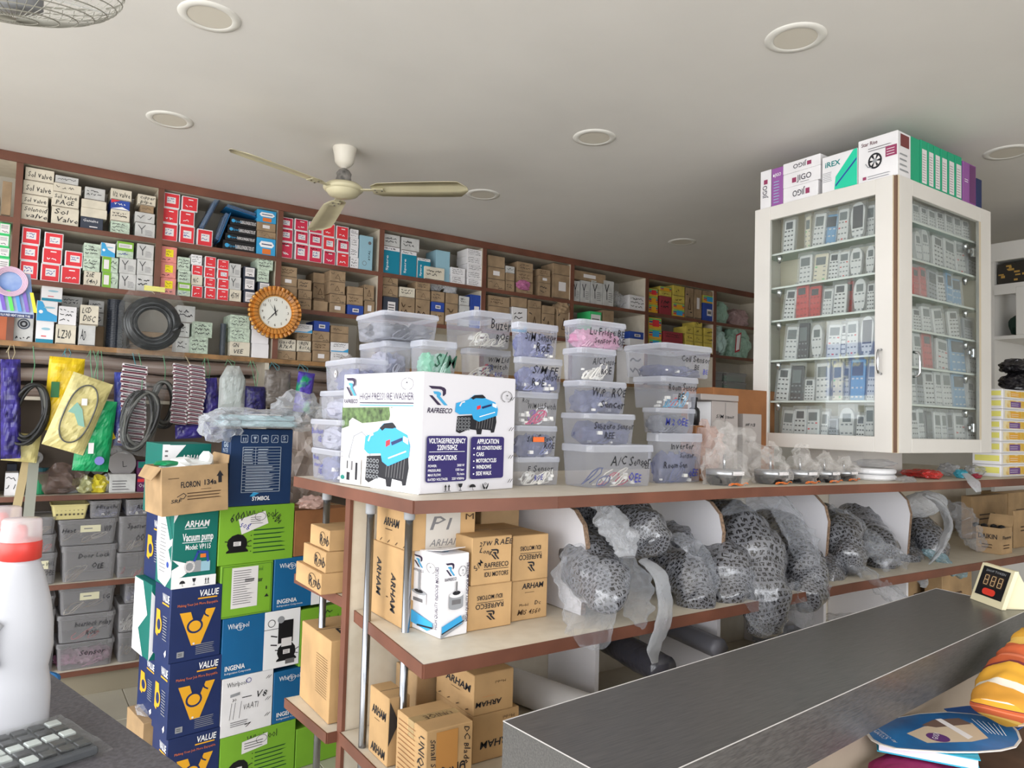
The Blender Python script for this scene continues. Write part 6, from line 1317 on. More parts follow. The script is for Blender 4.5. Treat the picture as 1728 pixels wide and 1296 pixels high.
fb([(1045, 935, 1.55), (1065, 975, 1.48), (1075, 1025, 1.45), (1085, 1060, 1.45)], [.03, .045, .04, .01], CLR2, 'clear blue-tinted bag tail between two film rolls', 43)
fb([(1085, 945, 1.52), (1115, 975, 1.46), (1122, 1035, 1.44), (1106, 1085, 1.43), (1105, 1118, 1.43)], [.02, .034, .034, .026, .014], MLK2, 'long milky bag tail hanging lowest below the shelf edge', 44, .3, .006)
fb([(1215, 868, 1.66), (1300, 842, 1.62), (1345, 900, 1.53), (1385, 985, 1.47), (1395, 1000, 1.46)], [.01, .06, .075, .045, .01], CLR2, 'tented clear bag rising from the biggest film bundle', 45, .5)
fb([(1330, 985, 1.50), (1350, 1030, 1.46), (1372, 1045, 1.45)], [.03, .05, .01], CLR2, 'crumpled clear bag end below the torn clear cover', 46)
fb([(1400, 855, 1.70), (1440, 880, 1.62), (1475, 925, 1.54), (1500, 965, 1.52)], [.02, .05, .045, .01], CLR2, 'loose clear overwrap in the third island bay', 47)
fb([(1420, 940, 1.56), (1455, 965, 1.5), (1500, 1000, 1.47), (1530, 1010, 1.47)], [.02, .04, .045, .01], CLR2, 'clear bag drooping over the shelf beyond the counter edge', 48)
fb([(1470, 868, 1.80), (1510, 862, 1.70), (1560, 850, 1.6), (1590, 850, 1.56)], [.04, .06, .06, .03], BUB, 'bubble wrap roll on the rightmost film rolls', 49, .8, .01)
fb([(1560, 835, 1.52), (1585, 850, 1.48), (1600, 885, 1.46), (1585, 930, 1.46), (1570, 950, 1.46)], [.02, .036, .034, .03, .01], MLK2, 'white milky bag strip right of the bubble wrap', 50, .3, .008)
fb([(1595, 855, 1.62), (1625, 870, 1.6), (1640, 905, 1.56), (1655, 925, 1.55)], [.03, .05, .045, .02], CLR2, 'clear film lump left of the open kraft carton', 51, .8)
fb([(1560, 930, 1.56), (1590, 945, 1.52), (1610, 962, 1.5), (1625, 965, 1.5)], [.02, .03, .03, .012], film('teal_tint_film', (140, 170, 180), .4, .1), 'teal-tinted clear moulding at the shelf edge', 52, .6)
fb([(1500, 985, 1.6), (1545, 965, 1.55), (1560, 990, 1.5)], [.02, .035, .01], MLK2, 'pale film bag behind the counter far end', 53)
fb([(1140, 905, 1.62), (1175, 930, 1.54), (1190, 975, 1.5), (1180, 1010, 1.49)], [.02, .04, .04, .012], CLR2, 'clear film flap over the roll by the second partition', 54)
fb([(1435, 935, 1.56), (1470, 925, 1.52), (1510, 940, 1.5), (1530, 960, 1.49)], [.02, .045, .045, .012], CLR2, 'clear film swag across the third island partition', 55)
fb([(1255, 960, 1.5), (1275, 1010, 1.46), (1290, 1050, 1.45), (1296, 1072, 1.45)], [.03, .05, .04, .01], CLR2, 'glossy clear film over the biggest hanging bundle end', 56, .7)
# dark tubes and trays on the lower shelf
DKF = film('dark_film_roll', (70, 70, 80), .75, .2, .2, bump=.3)
proll([(1010, 1072, 1.93), (1060, 1098, 1.75), (1120, 1130, 1.55)], [.04, .045, .045], DKF, 'dark ribbed film roll on the lower shelf behind the counter', seed=61, amp=.003, uvs=False)
proll([(1085, 1040, 1.93), (1140, 1062, 1.75), (1215, 1095, 1.52)], [.03, .032, .032], mat('grey_profile', (104, 104, 112), .4), 'grey plastic profile lying on the lower shelf', seed=62, amp=.001, n=6, uvs=False)
for i, (x, y, z) in enumerate(((1330, 1030, 1.9), (1420, 1000, 1.85))):
    c = on(x, y, Y=1.72); m = MB(); m.blob((0, 0, 0), (.13, .1, .05), CLR2 if i else film('dim_film', (150, 152, 160), .6, .2), 63+i, .3, 2.5, 4); o = m.build('film_bag'); o.location = (c.x, 1.72, .68); tag(o, ['dim grey film bag on the lower shelf third bay', 'clear film bag on the lower shelf far right'][i], 'bag')

# ================================================================== ISLAND TOP, RIGHT HALF
GB = mat('grey_taped_card', (158, 150, 146), .6)
zt = 1.3008
b = place(1186, 1275, 800, 652, (0, 2.05), 0, D=.18, z0=zt); b.W = .42; b.loc.x += .1; o = hero(b, 'carton', KRAFTD, 'large brown carton at the back of the island top')
b = place(1201, 1245, 790, 676, (0, 1.80), 0, xl=1180, z0=zt); b.D = .12; b.loc.y = 1.86; o = hero(b, 'carton', GB, 'grey taped paper carton with handwriting on the island'); d = face('F', b.W, b.D, b.H); d.rows(b.W*.1, b.H*.2, b.W*.6, b.H*.6, 8, GREYINK, .25).hand('S/M Sumit', b.W*.15, b.H*.78, .012, INK, w=b.W*.7).line([(b.W*.5, b.H*.98), (b.W*.48, b.H*.05)], .002, GREYINK); d.done(o)
d = face('L', b.W, b.D, b.H); d.rect(.004, .004, b.D-.004, b.H-.004, WHITE); d.done(o); zz_ = b.z1
b = place(1183, 1247, 677, 664, (0, 1.79), 0, D=.14, z0=zz_+.001); o = hero(b, 'flat_carton', GB, 'flat grey carton lid lying on the taped carton')
b = place(1254, 1285, 790, 698, (0, 1.82), 0, xl=1243, z0=zt); b.D = .1; b.loc.y = 1.87; o = hero(b, 'carton', GB, 'smaller grey-white carton beside the cabinet edge'); d = face('F', b.W, b.D, b.H); d.hand('WF PCB', .01, b.H*.8, .012, INK).hand('Sensor', .01, b.H*.55, .01, INK); d.done(o)
c = on(1181, 712, Y=1.80); m = MB(); m.lathe([(.02, 0), (.021, .05), (.018, .06), (.01, .065), (.01, .085), (.013, .09), (.013, .1), (0, .102)], (0, 0, 0), BLACK, 16); o = m.build('black_bottle', smooth=True)
b = place(1174, 1192, 790, 718, (0, 1.76), 0, D=.07, z0=zt); bo = hero(b, 'carton', KRAFTD, 'small dark brown carton under the black bottle'); o.location = (b.loc.x, b.loc.y, b.z1+.001); tag(o, 'small black bottle on a brown carton behind the bins', 'bottle')
# bagged motors
BAGM = film('motor_bag_film', (222, 218, 214), .07, .08, .38, bump=.5, scale=30)
def motor(x, y, rpx, lb, seed, Y=1.60, tall=1.0):
    c = on(x, y, Y=Y); r_ = rpx*(c-CAM).dot(_f)/FOC; e = empty('bagged_motor', (c.x, Y, zt), 0, label=lb, cat='motor', group='bagged motors on the island top')
    m = MB(); m.lathe([(r_*.7, .001), (r_*.82, .008), (r_*.84, r_*.35), (r_*.86, r_*.36), (r_*.86, r_*.5), (r_*.78, r_*.55), (r_*.3, r_*.62), (r_*.12, r_*.66)], (0, 0, 0), BLACK, 24); m.build('housing', e, True)
    m = MB(); m.lathe([(r_*.87, r_*.5), (r_*.88, r_*.52), (r_*.88, r_*.72), (r_*.8, r_*.76), (0, r_*.78)], (0, 0, 0), mat('motor_silver', (170, 172, 176), .3, metal=.8), 24); m.build('end_bell', e, True)
    m = MB(); m.lathe([(r_*.07, r_*.7), (r_*.07, r_*1.5)], (0, 0, 0), CHROME, 8); m.build('shaft', e, True)
    m = MB(); m.box((-r_*.4, -r_*.9, r_*.52), (r_*.4, -r_*.86, r_*.7), PAPER); m.tube([(r_*.7*math.cos(t*.4), -r_*.9+.004*math.sin(t), .006+.004*math.sin(t*1.3)) for t in range(14)], .0016, ORANGE, 4); m.build('wiring', e, kind='stuff')
    m = MB(); m.blob((0, 0, r_*.62), (r_*1.08, r_*1.05, r_*.8*tall), BAGM, seed, .3, 2.6, 4, squash=.75); m.blob((r_*.1, 0, r_*1.35*tall), (r_*.6, r_*.4, r_*.5*tall), BAGM, seed+3, .5, 2.8, 3); m.build('clear_bag', e)
motor(1222, 800, 34, 'largest bagged coil motor right of the Inverter bin', 71, 1.62, 1.5)
motor(1300, 800, 30, 'bagged black motor left under the glass cabinet', 72, 1.60, 1.2); motor(1350, 798, 28, 'bagged motor with silver label and orange wire', 73, 1.58, 1.25); motor(1391, 796, 25, 'third bagged motor under the cabinet left door', 74, 1.58, 1.05); motor(1424, 795, 22, 'rightmost bagged motor beside the white pads', 75, 1.60, 1.0)
c = on(1230, 770, Y=1.75); m = MB(); m.blob((0, 0, 0), (.16, .09, .10), BAGM, 76, .4, 2.4, 4, squash=.9); m.blob((-.11, .0, .03), (.07, .06, .08), film('pinkish_film', (214, 186, 176), .35, .15, bump=.4), 77, .4, 2.4, 3); o = m.build('film_bag'); o.location = (c.x, 1.76, zt+.092); tag(o, 'heap of crumpled clear bags behind the largest bagged motor', 'bag')
for i in range(2):
    c = on(1478, 800, Y=1.58); m = MB(); pts = []
    m.lathe([(.0, 0), (.085, .0), (.092, .006), (.092, .016), (.085, .022), (0, .022)], (0, 0, 0), WPLAST, 28); o = m.build('white_ring_pad', smooth=False); o.location = (c.x+.004*i, 1.60+.003*i, zt+.0235*i); tag(o, ['lower white round plastic pad right of the bagged motors', 'upper white round plastic pad with clear film on it'][i], 'pad')
m = MB(); m.blob((0, 0, 0), (.09, .07, .016), CLR2, 78, .3, 2.5, 3); o = m.build('film_bag'); o.location = (on(1478, 800, Y=1.6).x, 1.6, zt+.064); tag(o, 'flat clear film lying on the white round pads', 'bag')
RF = film('red_film', (200, 60, 56), .65, .2, .3, bump=.4)
for (x, y, Y, s, mt_, lb, sd) in ((1545, 783, 1.62, (.10, .05, .018), RF, 'crumpled red film below the glass cabinet corner', 81), (1572, 798, 1.52, (.045, .035, .02), RF, 'second red film lump nearer the island edge', 82), (1530, 806, 1.46, (.06, .03, .012), CLR2, 'clear film tongue over the island edge', 83), (1600, 785, 1.60, (.05, .04, .03), MLK2, 'milky film ball right of the red film', 84),
                              (1622, 797, 1.50, (.028, .025, .02), film('teal_film', (60, 150, 170), .7, .2), 'small teal film lump on the island edge', 85), (1645, 796, 1.56, (.07, .04, .026), MLK2, 'crumpled white film right of the teal lump', 86), (1668, 790, 1.60, (.08, .04, .022), film('blue_film', (110, 160, 196), .6, .2, bump=.4), 'pale blue film sheet below the cabinet right edge', 87), (1648, 806, 1.46, (.025, .02, .012), film('wine_film', (150, 50, 66), .8, .2), 'small wine red film scrap on the island edge', 88)):
    c = on(x, y, Y=Y); bag('film_lump', (c.x, Y, zt+s[2]*.85), s, sd, mt_, lb, sub=3, rot=.2)
c = on(1640, 815, Y=1.37)
fb([(1630, 800, 1.42), (1642, 812, 1.375), (1652, 830, 1.35)], [.015, .022, .012], MLK2, 'milky film strip dangling over the island edge', 89, .3, .004)
# stack of yellow and white cartons at the right edge
z = zt; YW = mat('yellow_photo_print', (220, 178, 60), .5, c2=(236, 222, 180), scale=18, thresh=(.4, .6))
for i, yt in enumerate((785, 765, 745, 726, 708, 690, 672, 656)):
    b = place(1692-(i < 5)*3, 1745, 800, yt, (0, 1.47), 0, xl=1674, z0=z); b.D = .12; b.loc.y = 1.53; o = hero(b, 'carton', WHITEB, f'yellow and white carton, {["lowest", "second up", "third up", "fourth up", "fifth up", "sixth up", "seventh up", "topmost"][i]} in the right edge stack', group='yellow cartons at the right edge'); z = b.z0+b.H+.001
    d = facepx('F', b.W, b.D, b.H, 50, 20); d.rect(3, 3, 49.9, 17, YW).rect(12, 4, 28, 15, mat('violet_patch', (110, 70, 140), .5) if i % 2 == 0 else YELL).rows(13, 6, 26, 13, 2, WHITE, .2); d.done(o)
    d = facepx('L', b.W, b.D, b.H, 20, 20); d.rect(2, 6, 19, 16, mat('lemon_print', (228, 222, 120), .5)); d.done(o)
zb = z
for i, (dz, s, lb) in enumerate(((.05, (.13, .08, .05), 'lower shiny black bag on the yellow carton stack'), (.13, (.12, .075, .04), 'upper shiny black bag on the yellow carton stack'))):
    bag('black_bag', (on(1720, 620, Y=1.56).x, 1.56, zb+dz), s, 91+i, mat('black_poly', (40, 38, 42), .22, spec=.6), lb, sub=4, amp=.2)
# tall white side cabinet beyond
sc = empty('side_cabinet', (4.85, 1.6, 0), 0, label='tall white cabinet cut off at the right picture edge', cat='cabinet')
SW = mat('side_cabinet_white', (214, 212, 208), .5)
m = MB(); m.box((4.6, 1.2, 2.48), (5.1, 1.87, 2.585), SW, ch=.002); child(m, 'top_panel', sc)
m = MB(); m.box((4.6, 1.85, 0), (5.1, 1.87, 2.48), SW); child(m, 'side_panel', sc)
m = MB(); m.box((5.08, 1.2, 0), (5.1, 1.85, 2.48), SW); child(m, 'back_panel', sc)
m = MB(); m.box((4.6, 1.2, 2.32), (5.08, 1.85, 2.345), SW); child(m, 'shelf_board', sc); m = MB(); m.box((4.6, 1.2, 2.03), (5.08, 1.85, 2.05), SW); child(m, 'shelf_board', sc)
m = MB(); m.box((4.595, 1.62, 2.05), (4.612, 1.74, 2.32), SW, ch=.002); child(m, 'door_stile', sc); m = MB(); m.box((4.595, 1.74, 2.285), (4.612, 1.85, 2.32), SW); child(m, 'door_rail', sc)
DG = mat('black_gold_card', (42, 38, 32), .5); GD = mat('gold_print', (176, 140, 70), .5)
for i in range(3):
    b = Box(); b.th = R(-90); b.W = .2; b.D = .2; b.H = .12; b.z0 = 2.346; b.loc = Vector((4.72, 1.74-.21*i, 2.346)); o = hero(b, 'carton', DG, ['black and gold patterned carton nearest the cabinet in the upper niche', 'middle black and gold patterned carton in the upper niche', 'black and gold patterned carton farthest right in the niche'][i])
    d = facepx('F', b.W, b.D, b.H, 40, 24)
    rd = random.Random(i)
    for j in range(14): x = rd.uniform(1, 34); y = rd.uniform(1, 20); d.rect(x, y, x+rd.uniform(2, 6), y+rd.uniform(1, 3), GD)
    d.done(o)
for i, (yy, zz2, mt_, lb) in enumerate(((1.76, 2.052, mat('forest_card', (30, 60, 50), .6), 'dark green package behind the side cabinet frame'), (1.6, 2.052, mat('ochre_bag', (190, 150, 60), .5), 'ochre package behind the side cabinet frame'))):
    bag('package', (4.75, yy, zz2+.07), (.08, .07, .07), 95+i, mt_, lb, sub=3, amp=.1, cat='package')
# cartons on the right end of the island shelves
b = place(1689, 1708, 938, 892, (0, 1.47), 0, xl=1647, z0=.951); b.D = min(b.D, .2)
mb = MB(); w2, d2, h2, t = b.W/2, b.D/2, b.H, .003
for a, c in (((-w2, -d2, 0), (w2, -d2+t, h2)), ((-w2, d2-t, 0), (w2, d2, h2)), ((-w2, -d2+t, 0), (-w2+t, d2-t, h2)), ((w2-t, -d2+t, 0), (w2, d2-t, h2)), ((-w2+t, -d2+t, 0), (w2-t, d2-t, t))): mb.box(a, c, KRAFT)
o = mb.build('open_carton'); o.location = b.loc; tag(o, 'small open kraft carton printed DAIKIN near the right edge', 'box')
m = MB(); m.prism([(w2, -d2, h2), (w2, d2, h2), (w2+.03, d2, h2+.05), (w2+.03, -d2, h2+.05)], (.002, 0, 0), KRAFT); m.build('flap', o)
d = facepx('L', b.W, b.D, b.H, 42, 46); d.text('DAIKIN', 4, 26, 8, INK, w=32, bold=.02).rows(10, 8, 30, 18, 2, BROWNINK); d.done(o); d = facepx('F', b.W, b.D, b.H, 20, 46); d.text('Fluorn', 3, 26, 6, INK, w=14, bold=.01).rows(4, 8, 16, 18, 2, BROWNINK); d.done(o)
m = MB()
for i in range(4): m.lathe([(0, -.012), (.012, -.008), (.016, 0), (.012, .008), (0, .012)], (b.loc.x-.0+.008*math.sin(i*2), b.loc.y-d2*.6+i*.035, b.z0+h2-.002), BLACK, 10)
o = m.build('black_fittings'); tag(o, 'black fittings heaped in the small open carton', 'fittings'); o['kind'] = 'stuff'
for (xc, xr, yb, yt, Y, zz3, lb, xl) in ((1712, 1760, 938, 862, 1.52, .951, 'kraft carton right of the open carton at the edge', 1708), (1640, 1700, 940, 838, 1.76, .951, 'kraft carton behind the open carton below the island top', 1622), (1702, 1760, 940, 832, 1.78, .951, 'second kraft carton in the back at the far right', None),
                                     (1590, 1640, 1000, 962, 1.62, .6212, 'kraft carton on the lower shelf beyond the counter end', 1560), (1530, 1586, 1000, 968, 1.74, .6212, 'low kraft carton beside it under the middle shelf', None)):
    b = place(xc, xr, yb, yt, (0, Y), 0, xl=xl, D=.14, z0=zz3); b.D = min(b.D, .16); b.loc.y = Y+b.D/2; b.H = min(b.H, .29 if zz3 > .9 else .27); b.H = max(b.H, .08); o = hero(b, 'carton', KRAFT, lb); seam(o, b); d = face('F', b.W, b.D, b.H); d.rows(b.W*.2, b.H*.4, b.W*.7, b.H*.6, 2, BROWNINK); d.done(o)

# ================================================================== TOKEN DISPLAY ON THE COUNTER
p1, p2 = on(1637, 1010, Z=1.0), on(1690, 1030, Z=1.0); w = (p2-p1).length; ang = math.atan2((p2-p1).y, (p2-p1).x)
tk = empty('token_display', (p1.x, p1.y, 1.0008), ang, label='cream wedge-shaped token display with red button on the counter end', cat='display')
TKC = mat('cream_plastic', (222, 212, 176), .4); h = .115; a = R(20)
fw = lambda x, z, o=0: (x, math.sin(a)*z-math.cos(a)*o, math.cos(a)*z+math.sin(a)*o)
m = MB(); m.prism([(0, 0, 0), (0, math.sin(a)*h, math.cos(a)*h), (0, math.sin(a)*h+.012, math.cos(a)*h), (0, .013, 0)], (w, 0, 0), TKC); m.build('front_frame', tk)
m = MB(); prof = [(.013, 0), (math.sin(a)*h+.012, math.cos(a)*h-.004)]
for i in range(5): t = i/4; prof += [(math.sin(a)*h+.018+.042*t, (math.cos(a)*h-.008)*(1-t)**.8+.004), (math.sin(a)*h+.022+.042*t, (math.cos(a)*h-.014)*(1-t)**.8+.002)]
prof.append((.085, 0)); m.prism([(w*.08, y, z) for y, z in prof], (w*.84, 0, 0), TKC); m.build('back_shell', tk)
d = D2(fw(0, 0), (1, 0, 0), (0, math.sin(a), math.cos(a)), (0, -math.cos(a), math.sin(a)), off=.001); u = w/60; v = h/66
d.U = d.U*u; d.V = d.V*v; d.rect(5, 12, 55, 62, BLACK); d.text('SHOP TOKEN', 12, 54, 4, GREYP, w=36); SEG = mat('led_segment', (214, 180, 130), .4); SEGD = mat('led_window', (58, 44, 36), .4)
for i in range(3):
    x = 13+i*13; d.rect(x, 30, x+11, 50, SEGD)
    for q in (((2, 48), (8, 48)), ((2, 40), (8, 40)), ((2, 32), (8, 32)), ((1.5, 33), (1.5, 39.5)), ((1.5, 40.5), (1.5, 47)), ((8.5, 33), (8.5, 39.5)), ((8.5, 40.5), (8.5, 47))): d.line([(x+q[0][0], q[0][1]), (x+q[1][0], q[1][1])], 1, SEG)
d.done(tk, 'display_panel')
d.__init__(fw(0, 0), (1, 0, 0), (0, math.sin(a), math.cos(a)), (0, -math.cos(a), math.sin(a)), off=.003); d.U = d.U*u; d.V = d.V*v; d.rrect(18, 15, 42, 26, 5, mat('red_button', (214, 60, 44), .4)); d.done(tk, 'red_button')

# ================================================================== LOWER RIGHT: DESK, BOOK, HAND FAN, TOWEL
ZD = .80
dk = empty('side_desk', (1.9, .5, 0), 0, label='brown side desk at the lower right corner below the counter', cat='table')
DW = mat('desk_brown', (110, 84, 66), .5, vary=.2, scale=10)
m = MB(); m.box((1.22, .15, ZD-.03), (2.35, .76, ZD), DW, ch=.002); child(m, 'desk_top', dk)
for x, y in ((1.27, .2), (2.3, .2), (1.27, .7), (2.3, .7)): m = MB(); m.box((x-.025, y-.025, 0), (x+.025, y+.025, ZD-.03), DW); child(m, 'leg', dk)
def poly_on(pts, z): return [tuple(on(x, y, Z=z)) for x, y in pts]
mg = on(1530, 1296, Z=ZD+.03); bag('magenta_cloth', (mg.x+.03, mg.y-.0, ZD+.016), (.12, .07, .016), 101, mat('magenta_cloth', (150, 30, 90), .8), 'folded magenta cloth under the cyan book', cat='cloth', sub=4, amp=.1)
zk = ZD+.036; bk = empty('cyan_book', on(1600, 1270, Z=zk), 0, label='cyan hardcover book lying under the hand fan', cat='book'); bl = Vector(bk.location)
q = [on(1480, 1268, Z=zk), on(1655, 1302, Z=zk)]; e1 = (q[1]-q[0]); nn_ = Vector((-e1.y, e1.x, 0)).normalized()*.13
base = [q[0], q[1], q[1]+nn_*1.0, q[0]+nn_*1.0]
def sub_prism(pts, z0, th, mt, nm, par): m = MB(); m.prism([(p.x-bl.x, p.y-bl.y, z0-bl.z) for p in pts], (0, 0, th), mt); m.build(nm, par)
CYB = mat('cyan_cover', (50, 170, 200), .4); cen = sum(base, Vector())/4; inner = [cen+(p-cen)*.96 for p in base]
sub_prism(base, zk, .002, CYB, 'back_cover', bk); sub_prism(inner, zk+.002, .018, mat('page_edge', (226, 222, 232), .8), 'pages', bk); sub_prism(base, zk+.020, .002, CYB, 'front_cover', bk)
zf = zk+.024; out = poly_on([(1462, 1240), (1480, 1226), (1510, 1213), (1550, 1206), (1600, 1203), (1640, 1206), (1680, 1213), (1706, 1222), (1719, 1236), (1724, 1250), (1715, 1262), (1690, 1268), (1650, 1271), (1600, 1271), (1550, 1268), (1510, 1265), (1485, 1258), (1470, 1250)], zf)
fc0 = sum((Vector(p) for p in out), Vector())/len(out); hf = empty('hand_fan', fc0, 0, label='blue printed paddle hand fan with pale handle on the book', cat='fan')
m = MB(); m.prism([Vector(p)-fc0 for p in out], (0, 0, .0025), mat('fan_white_rim', (214, 208, 200), .5)); m.build('paddle', hf)
inn = [(Vector(p)-fc0)*.965 for p in out]
d = D2((0, 0, .0027), (1, 0, 0), (0, 1, 0), (0, 0, 1), off=.0001); d.poly([(p.x, p.y) for p in inn], mat('fan_blue_print', (34, 120, 184), .4, c2=(24, 70, 120), scale=7))
P2 = lambda x, y: ((on(x, y, Z=zf).x-fc0.x), (on(x, y, Z=zf).y-fc0.y))
d.poly([P2(1530, 1240), P2(1560, 1228), P2(1640, 1222), P2(1668, 1248), P2(1640, 1254), P2(1565, 1256)], mat('fan_cream_art', (206, 186, 160), .5)).poly([P2(1555, 1226), P2(1575, 1217), P2(1618, 1214), P2(1640, 1224), P2(1580, 1230)], mat('fan_brown_art', (110, 86, 76), .5))
d.poly([P2(1578, 1216), P2(1588, 1215), P2(1642, 1246), P2(1634, 1250)], PAPER).circ(*P2(1583, 1247), .022, mat('fan_violet', (92, 44, 110), .5)).text('GODI', P2(1583, 1247)[0]-.014, P2(1583, 1247)[1]-.006, .011, WHITE, ang=20)
o1 = P2(1500, 1250); d.text('COMMERCIAL', o1[0], o1[1], .012, PAPER, w=.09, ang=60).text('Air Conditioners', P2(1515, 1256)[0], P2(1515, 1256)[1], .008, PAPER, w=.08, ang=60)
for i in range(6): a1, a2 = P2(1640+i*9, 1216+i*2), P2(1668+i*6, 1240+i*1); d.line([a1, a2], .0016, WHITE)
d.done(hf)
m = MB(); h1, h2 = on(1712, 1228, Z=zf), on(1760, 1222, Z=zf); m.tube([h1-fc0+Vector((0, 0, .006)), h2-fc0+Vector((0, 0, .006))], .009, mat('pale_wood_handle', (206, 180, 150), .5), 10, flat=.4); m.build('handle', hf)
# second blue fan below it
out2 = [Vector(p)+Vector((.02, .018, -.001)) for p in poly_on([(1600, 1204), (1640, 1199), (1700, 1203), (1728, 1208), (1750, 1225), (1728, 1240), (1650, 1240)], zf-.004)]
m = MB(); m.prism([p-fc0 for p in out2], (0, 0, .002), mat('fan_blue2', (40, 90, 160), .45)); o = m.build('hand_fan'); o.location = fc0; tag(o, 'second plain blue hand fan half hidden under the printed one', 'fan')
# striped towel
def towel_mat():
    m_ = bpy.data.materials.new('striped_towel'); m_.use_nodes = True; nt = m_.node_tree; b_ = nt.nodes['Principled BSDF']; b_.inputs['Roughness'].default_value = .95
    tc = nt.nodes.new('ShaderNodeUVMap'); sp = nt.nodes.new('ShaderNodeSeparateXYZ'); cr = nt.nodes.new('ShaderNodeValToRGB'); nt.links.new(tc.outputs[0], sp.inputs[0]); nt.links.new(sp.outputs[0], cr.inputs[0]); nt.links.new(cr.outputs[0], b_.inputs[0])
    el = cr.color_ramp; el.interpolation = 'CONSTANT'; st = [(0, (226, 166, 50)), (.16, (236, 190, 90)), (.24, (206, 96, 50)), (.46, (236, 130, 90)), (.52, (206, 96, 50)), (.62, (120, 40, 50)), (.66, (226, 166, 50)), (.88, (232, 222, 206)), (.96, (214, 150, 50))]
    el.elements[0].color = rgb(st[0][1]); el.elements[1].position = st[1][0]; el.elements[1].color = rgb(st[1][1])
    for p, c in st[2:]: e = el.elements.new(p); e.color = rgb(c)
    nz = nt.nodes.new('ShaderNodeTexNoise'); nz.inputs['Scale'].default_value = 400; bp = nt.nodes.new('ShaderNodeBump'); bp.inputs['Strength'].default_value = .5; bp.inputs['Distance'].default_value = .002; nt.links.new(nz.outputs[0], bp.inputs['Height']); nt.links.new(bp.outputs[0], b_.inputs['Normal'])
    return m_
TW = towel_mat()
proll([(1745, 1075, .78), (1722, 1110, .76), (1705, 1145, .74), (1690, 1180, .72), (1684, 1200, .71)], [.03, .045, .055, .055, .045], TW, 'orange and yellow striped towel hanging at the right edge', 'striped_towel', amp=.012, n=28, seed=111, flat=.6, cat='towel')
ch_ = on(1720, 1150, Y=.84); m = MB(); m.box((ch_.x-.06, .800, ZD+.001), (ch_.x+.2, .83, .92), mat('dark_green_plastic', (24, 60, 46), .5), ch=.01)
m.build('green_rack'); tag(bpy.data.objects['green_rack'], 'dark green plastic stand behind the striped towel', 'stand')

# ================================================================== LOWER LEFT: BOTTLES, KEYPAD
ZT = .9508
def bottle(x, y, sc_, lb, rot=0):
    c = on(x, y, Z=ZT); e = empty('detergent_bottle', (c.x, c.y, ZT), rot, label=lb, cat='bottle', group='white detergent bottles with red collars')
    BW = mat('bottle_white', (178, 178, 182), .35); RC = mat('bottle_red', (200, 60, 52), .4); CPL = film('cap_clear', (216, 206, 206), .4, .2, .4)
    r_ = .056*sc_; H = .29*sc_; m = MB(); prof = [(.85, 0), (.97, .01), (1, .05), (1.0, .22), (.97, .28), (.9, .36), (1.0, .48), (.97, .62), (.86, .76), (.68, .9), (.55, .97), (.5, 1)]
    m.lathe([(r_*a, H*b) for a, b in prof], (0, 0, 0), BW, 32)
    m.v = [(x_, y_*.62 if z_ < H*.85 else y_*(.62+.38*(z_-H*.85)/(H*.15)), z_) for x_, y_, z_ in m.v]; m.build('body', e, True)
    m = MB(); m.tube([(-r_*.55+.0*t, -r_*.6*0-.0, 0) for t in range(2)], .0001, BW, 3)
    d = D2((-r_*.95, -r_*.63, H*.38), (1, 0, 0), (0, 0, 1), (0, -1, 0), off=.0)
    m = MB(); m.lathe([(r_*.44, H-.004), (r_*.56, H), (r_*.56, H+.028*sc_), (r_*.52, H+.032*sc_), (r_*.2, H+.033*sc_)], (0, 0, 0), RC, 28); 
    m.build('red_collar', e, True)
    m = MB(); m.lathe([(r_*.18, H+.03*sc_), (r_*.16, H+.05*sc_), (r_*.1, H+.056*sc_)], (0, 0, 0), RC, 16); m.build('pour_spout', e, True)
    m = MB(); m.lathe([(r_*.55, H+.03*sc_), (r_*.52, H+.064*sc_), (r_*.48, H+.067*sc_), (0, H+.068*sc_)], (0, 0, 0), CPL, 28, cap=False); m.build('measuring_cap', e, True)
    # recessed handle on the left
    m = MB(); m.tube([(-r_*.50, -r_*.58, H*.42), (-r_*.62, -r_*.60, H*.52), (-r_*.60, -r_*.58, H*.62), (-r_*.44, -r_*.52, H*.66)], .010*sc_, mat('bottle_recess', (176, 176, 180), .4), 10); m.build('handle_grip', e, True)
    return e
bottle(16, 1236, 1.0, 'front white detergent bottle with red collar, left picture edge')
e2 = bottle(-14, 1180, 1.0, 'rear white detergent bottle half hidden behind the front one')
A_, B_, C_ = on(99, 1229, Z=ZT), on(176, 1268, Z=ZT), on(0, 1258, Z=ZT); ex = (A_-C_).normalized(); ey = (A_-B_).normalized(); ey = (ey-ex*ey.dot(ex)).normalized(); L1 = (A_-B_).length+.10
kb = empty('keypad', (A_.x, A_.y, ZT), math.atan2(ex.y, ex.x), label='black calculator keypad wrapped in clear film on the table', cat='keypad')
KW, KD = .26, .15
m = MB(); m.box((-KW, -KD, 0), (0, 0, .014), mat('keypad_dark', (60, 62, 66), .5), ch=.003); m.build('case', kb)
kc = [BLACK, mat('key_grey', (176, 182, 178), .5), BLACK, mat('key_green', (120, 170, 110), .5)]
K0 = {}
for r_ in range(5):
    for c_ in range(10):
        k_ = 1 if r_ == 2 else 3 if (r_ == 1 and c_ in (7, 8)) else 1 if (r_ + c_) % 7 == 0 else 0
        if k_ not in K0: m = MB(); m.box((-.010, -.010, 0), (.010, .010, .005), kc[k_], ch=.002); o = m.build('key', kb); K0[k_] = o
        else: o = K0[k_].copy(); COL.objects.link(o); o.parent = kb
        o.location = (-.016-c_*.025, -.016-r_*.028, .014)
m = MB(); n_ = 18; vs = []
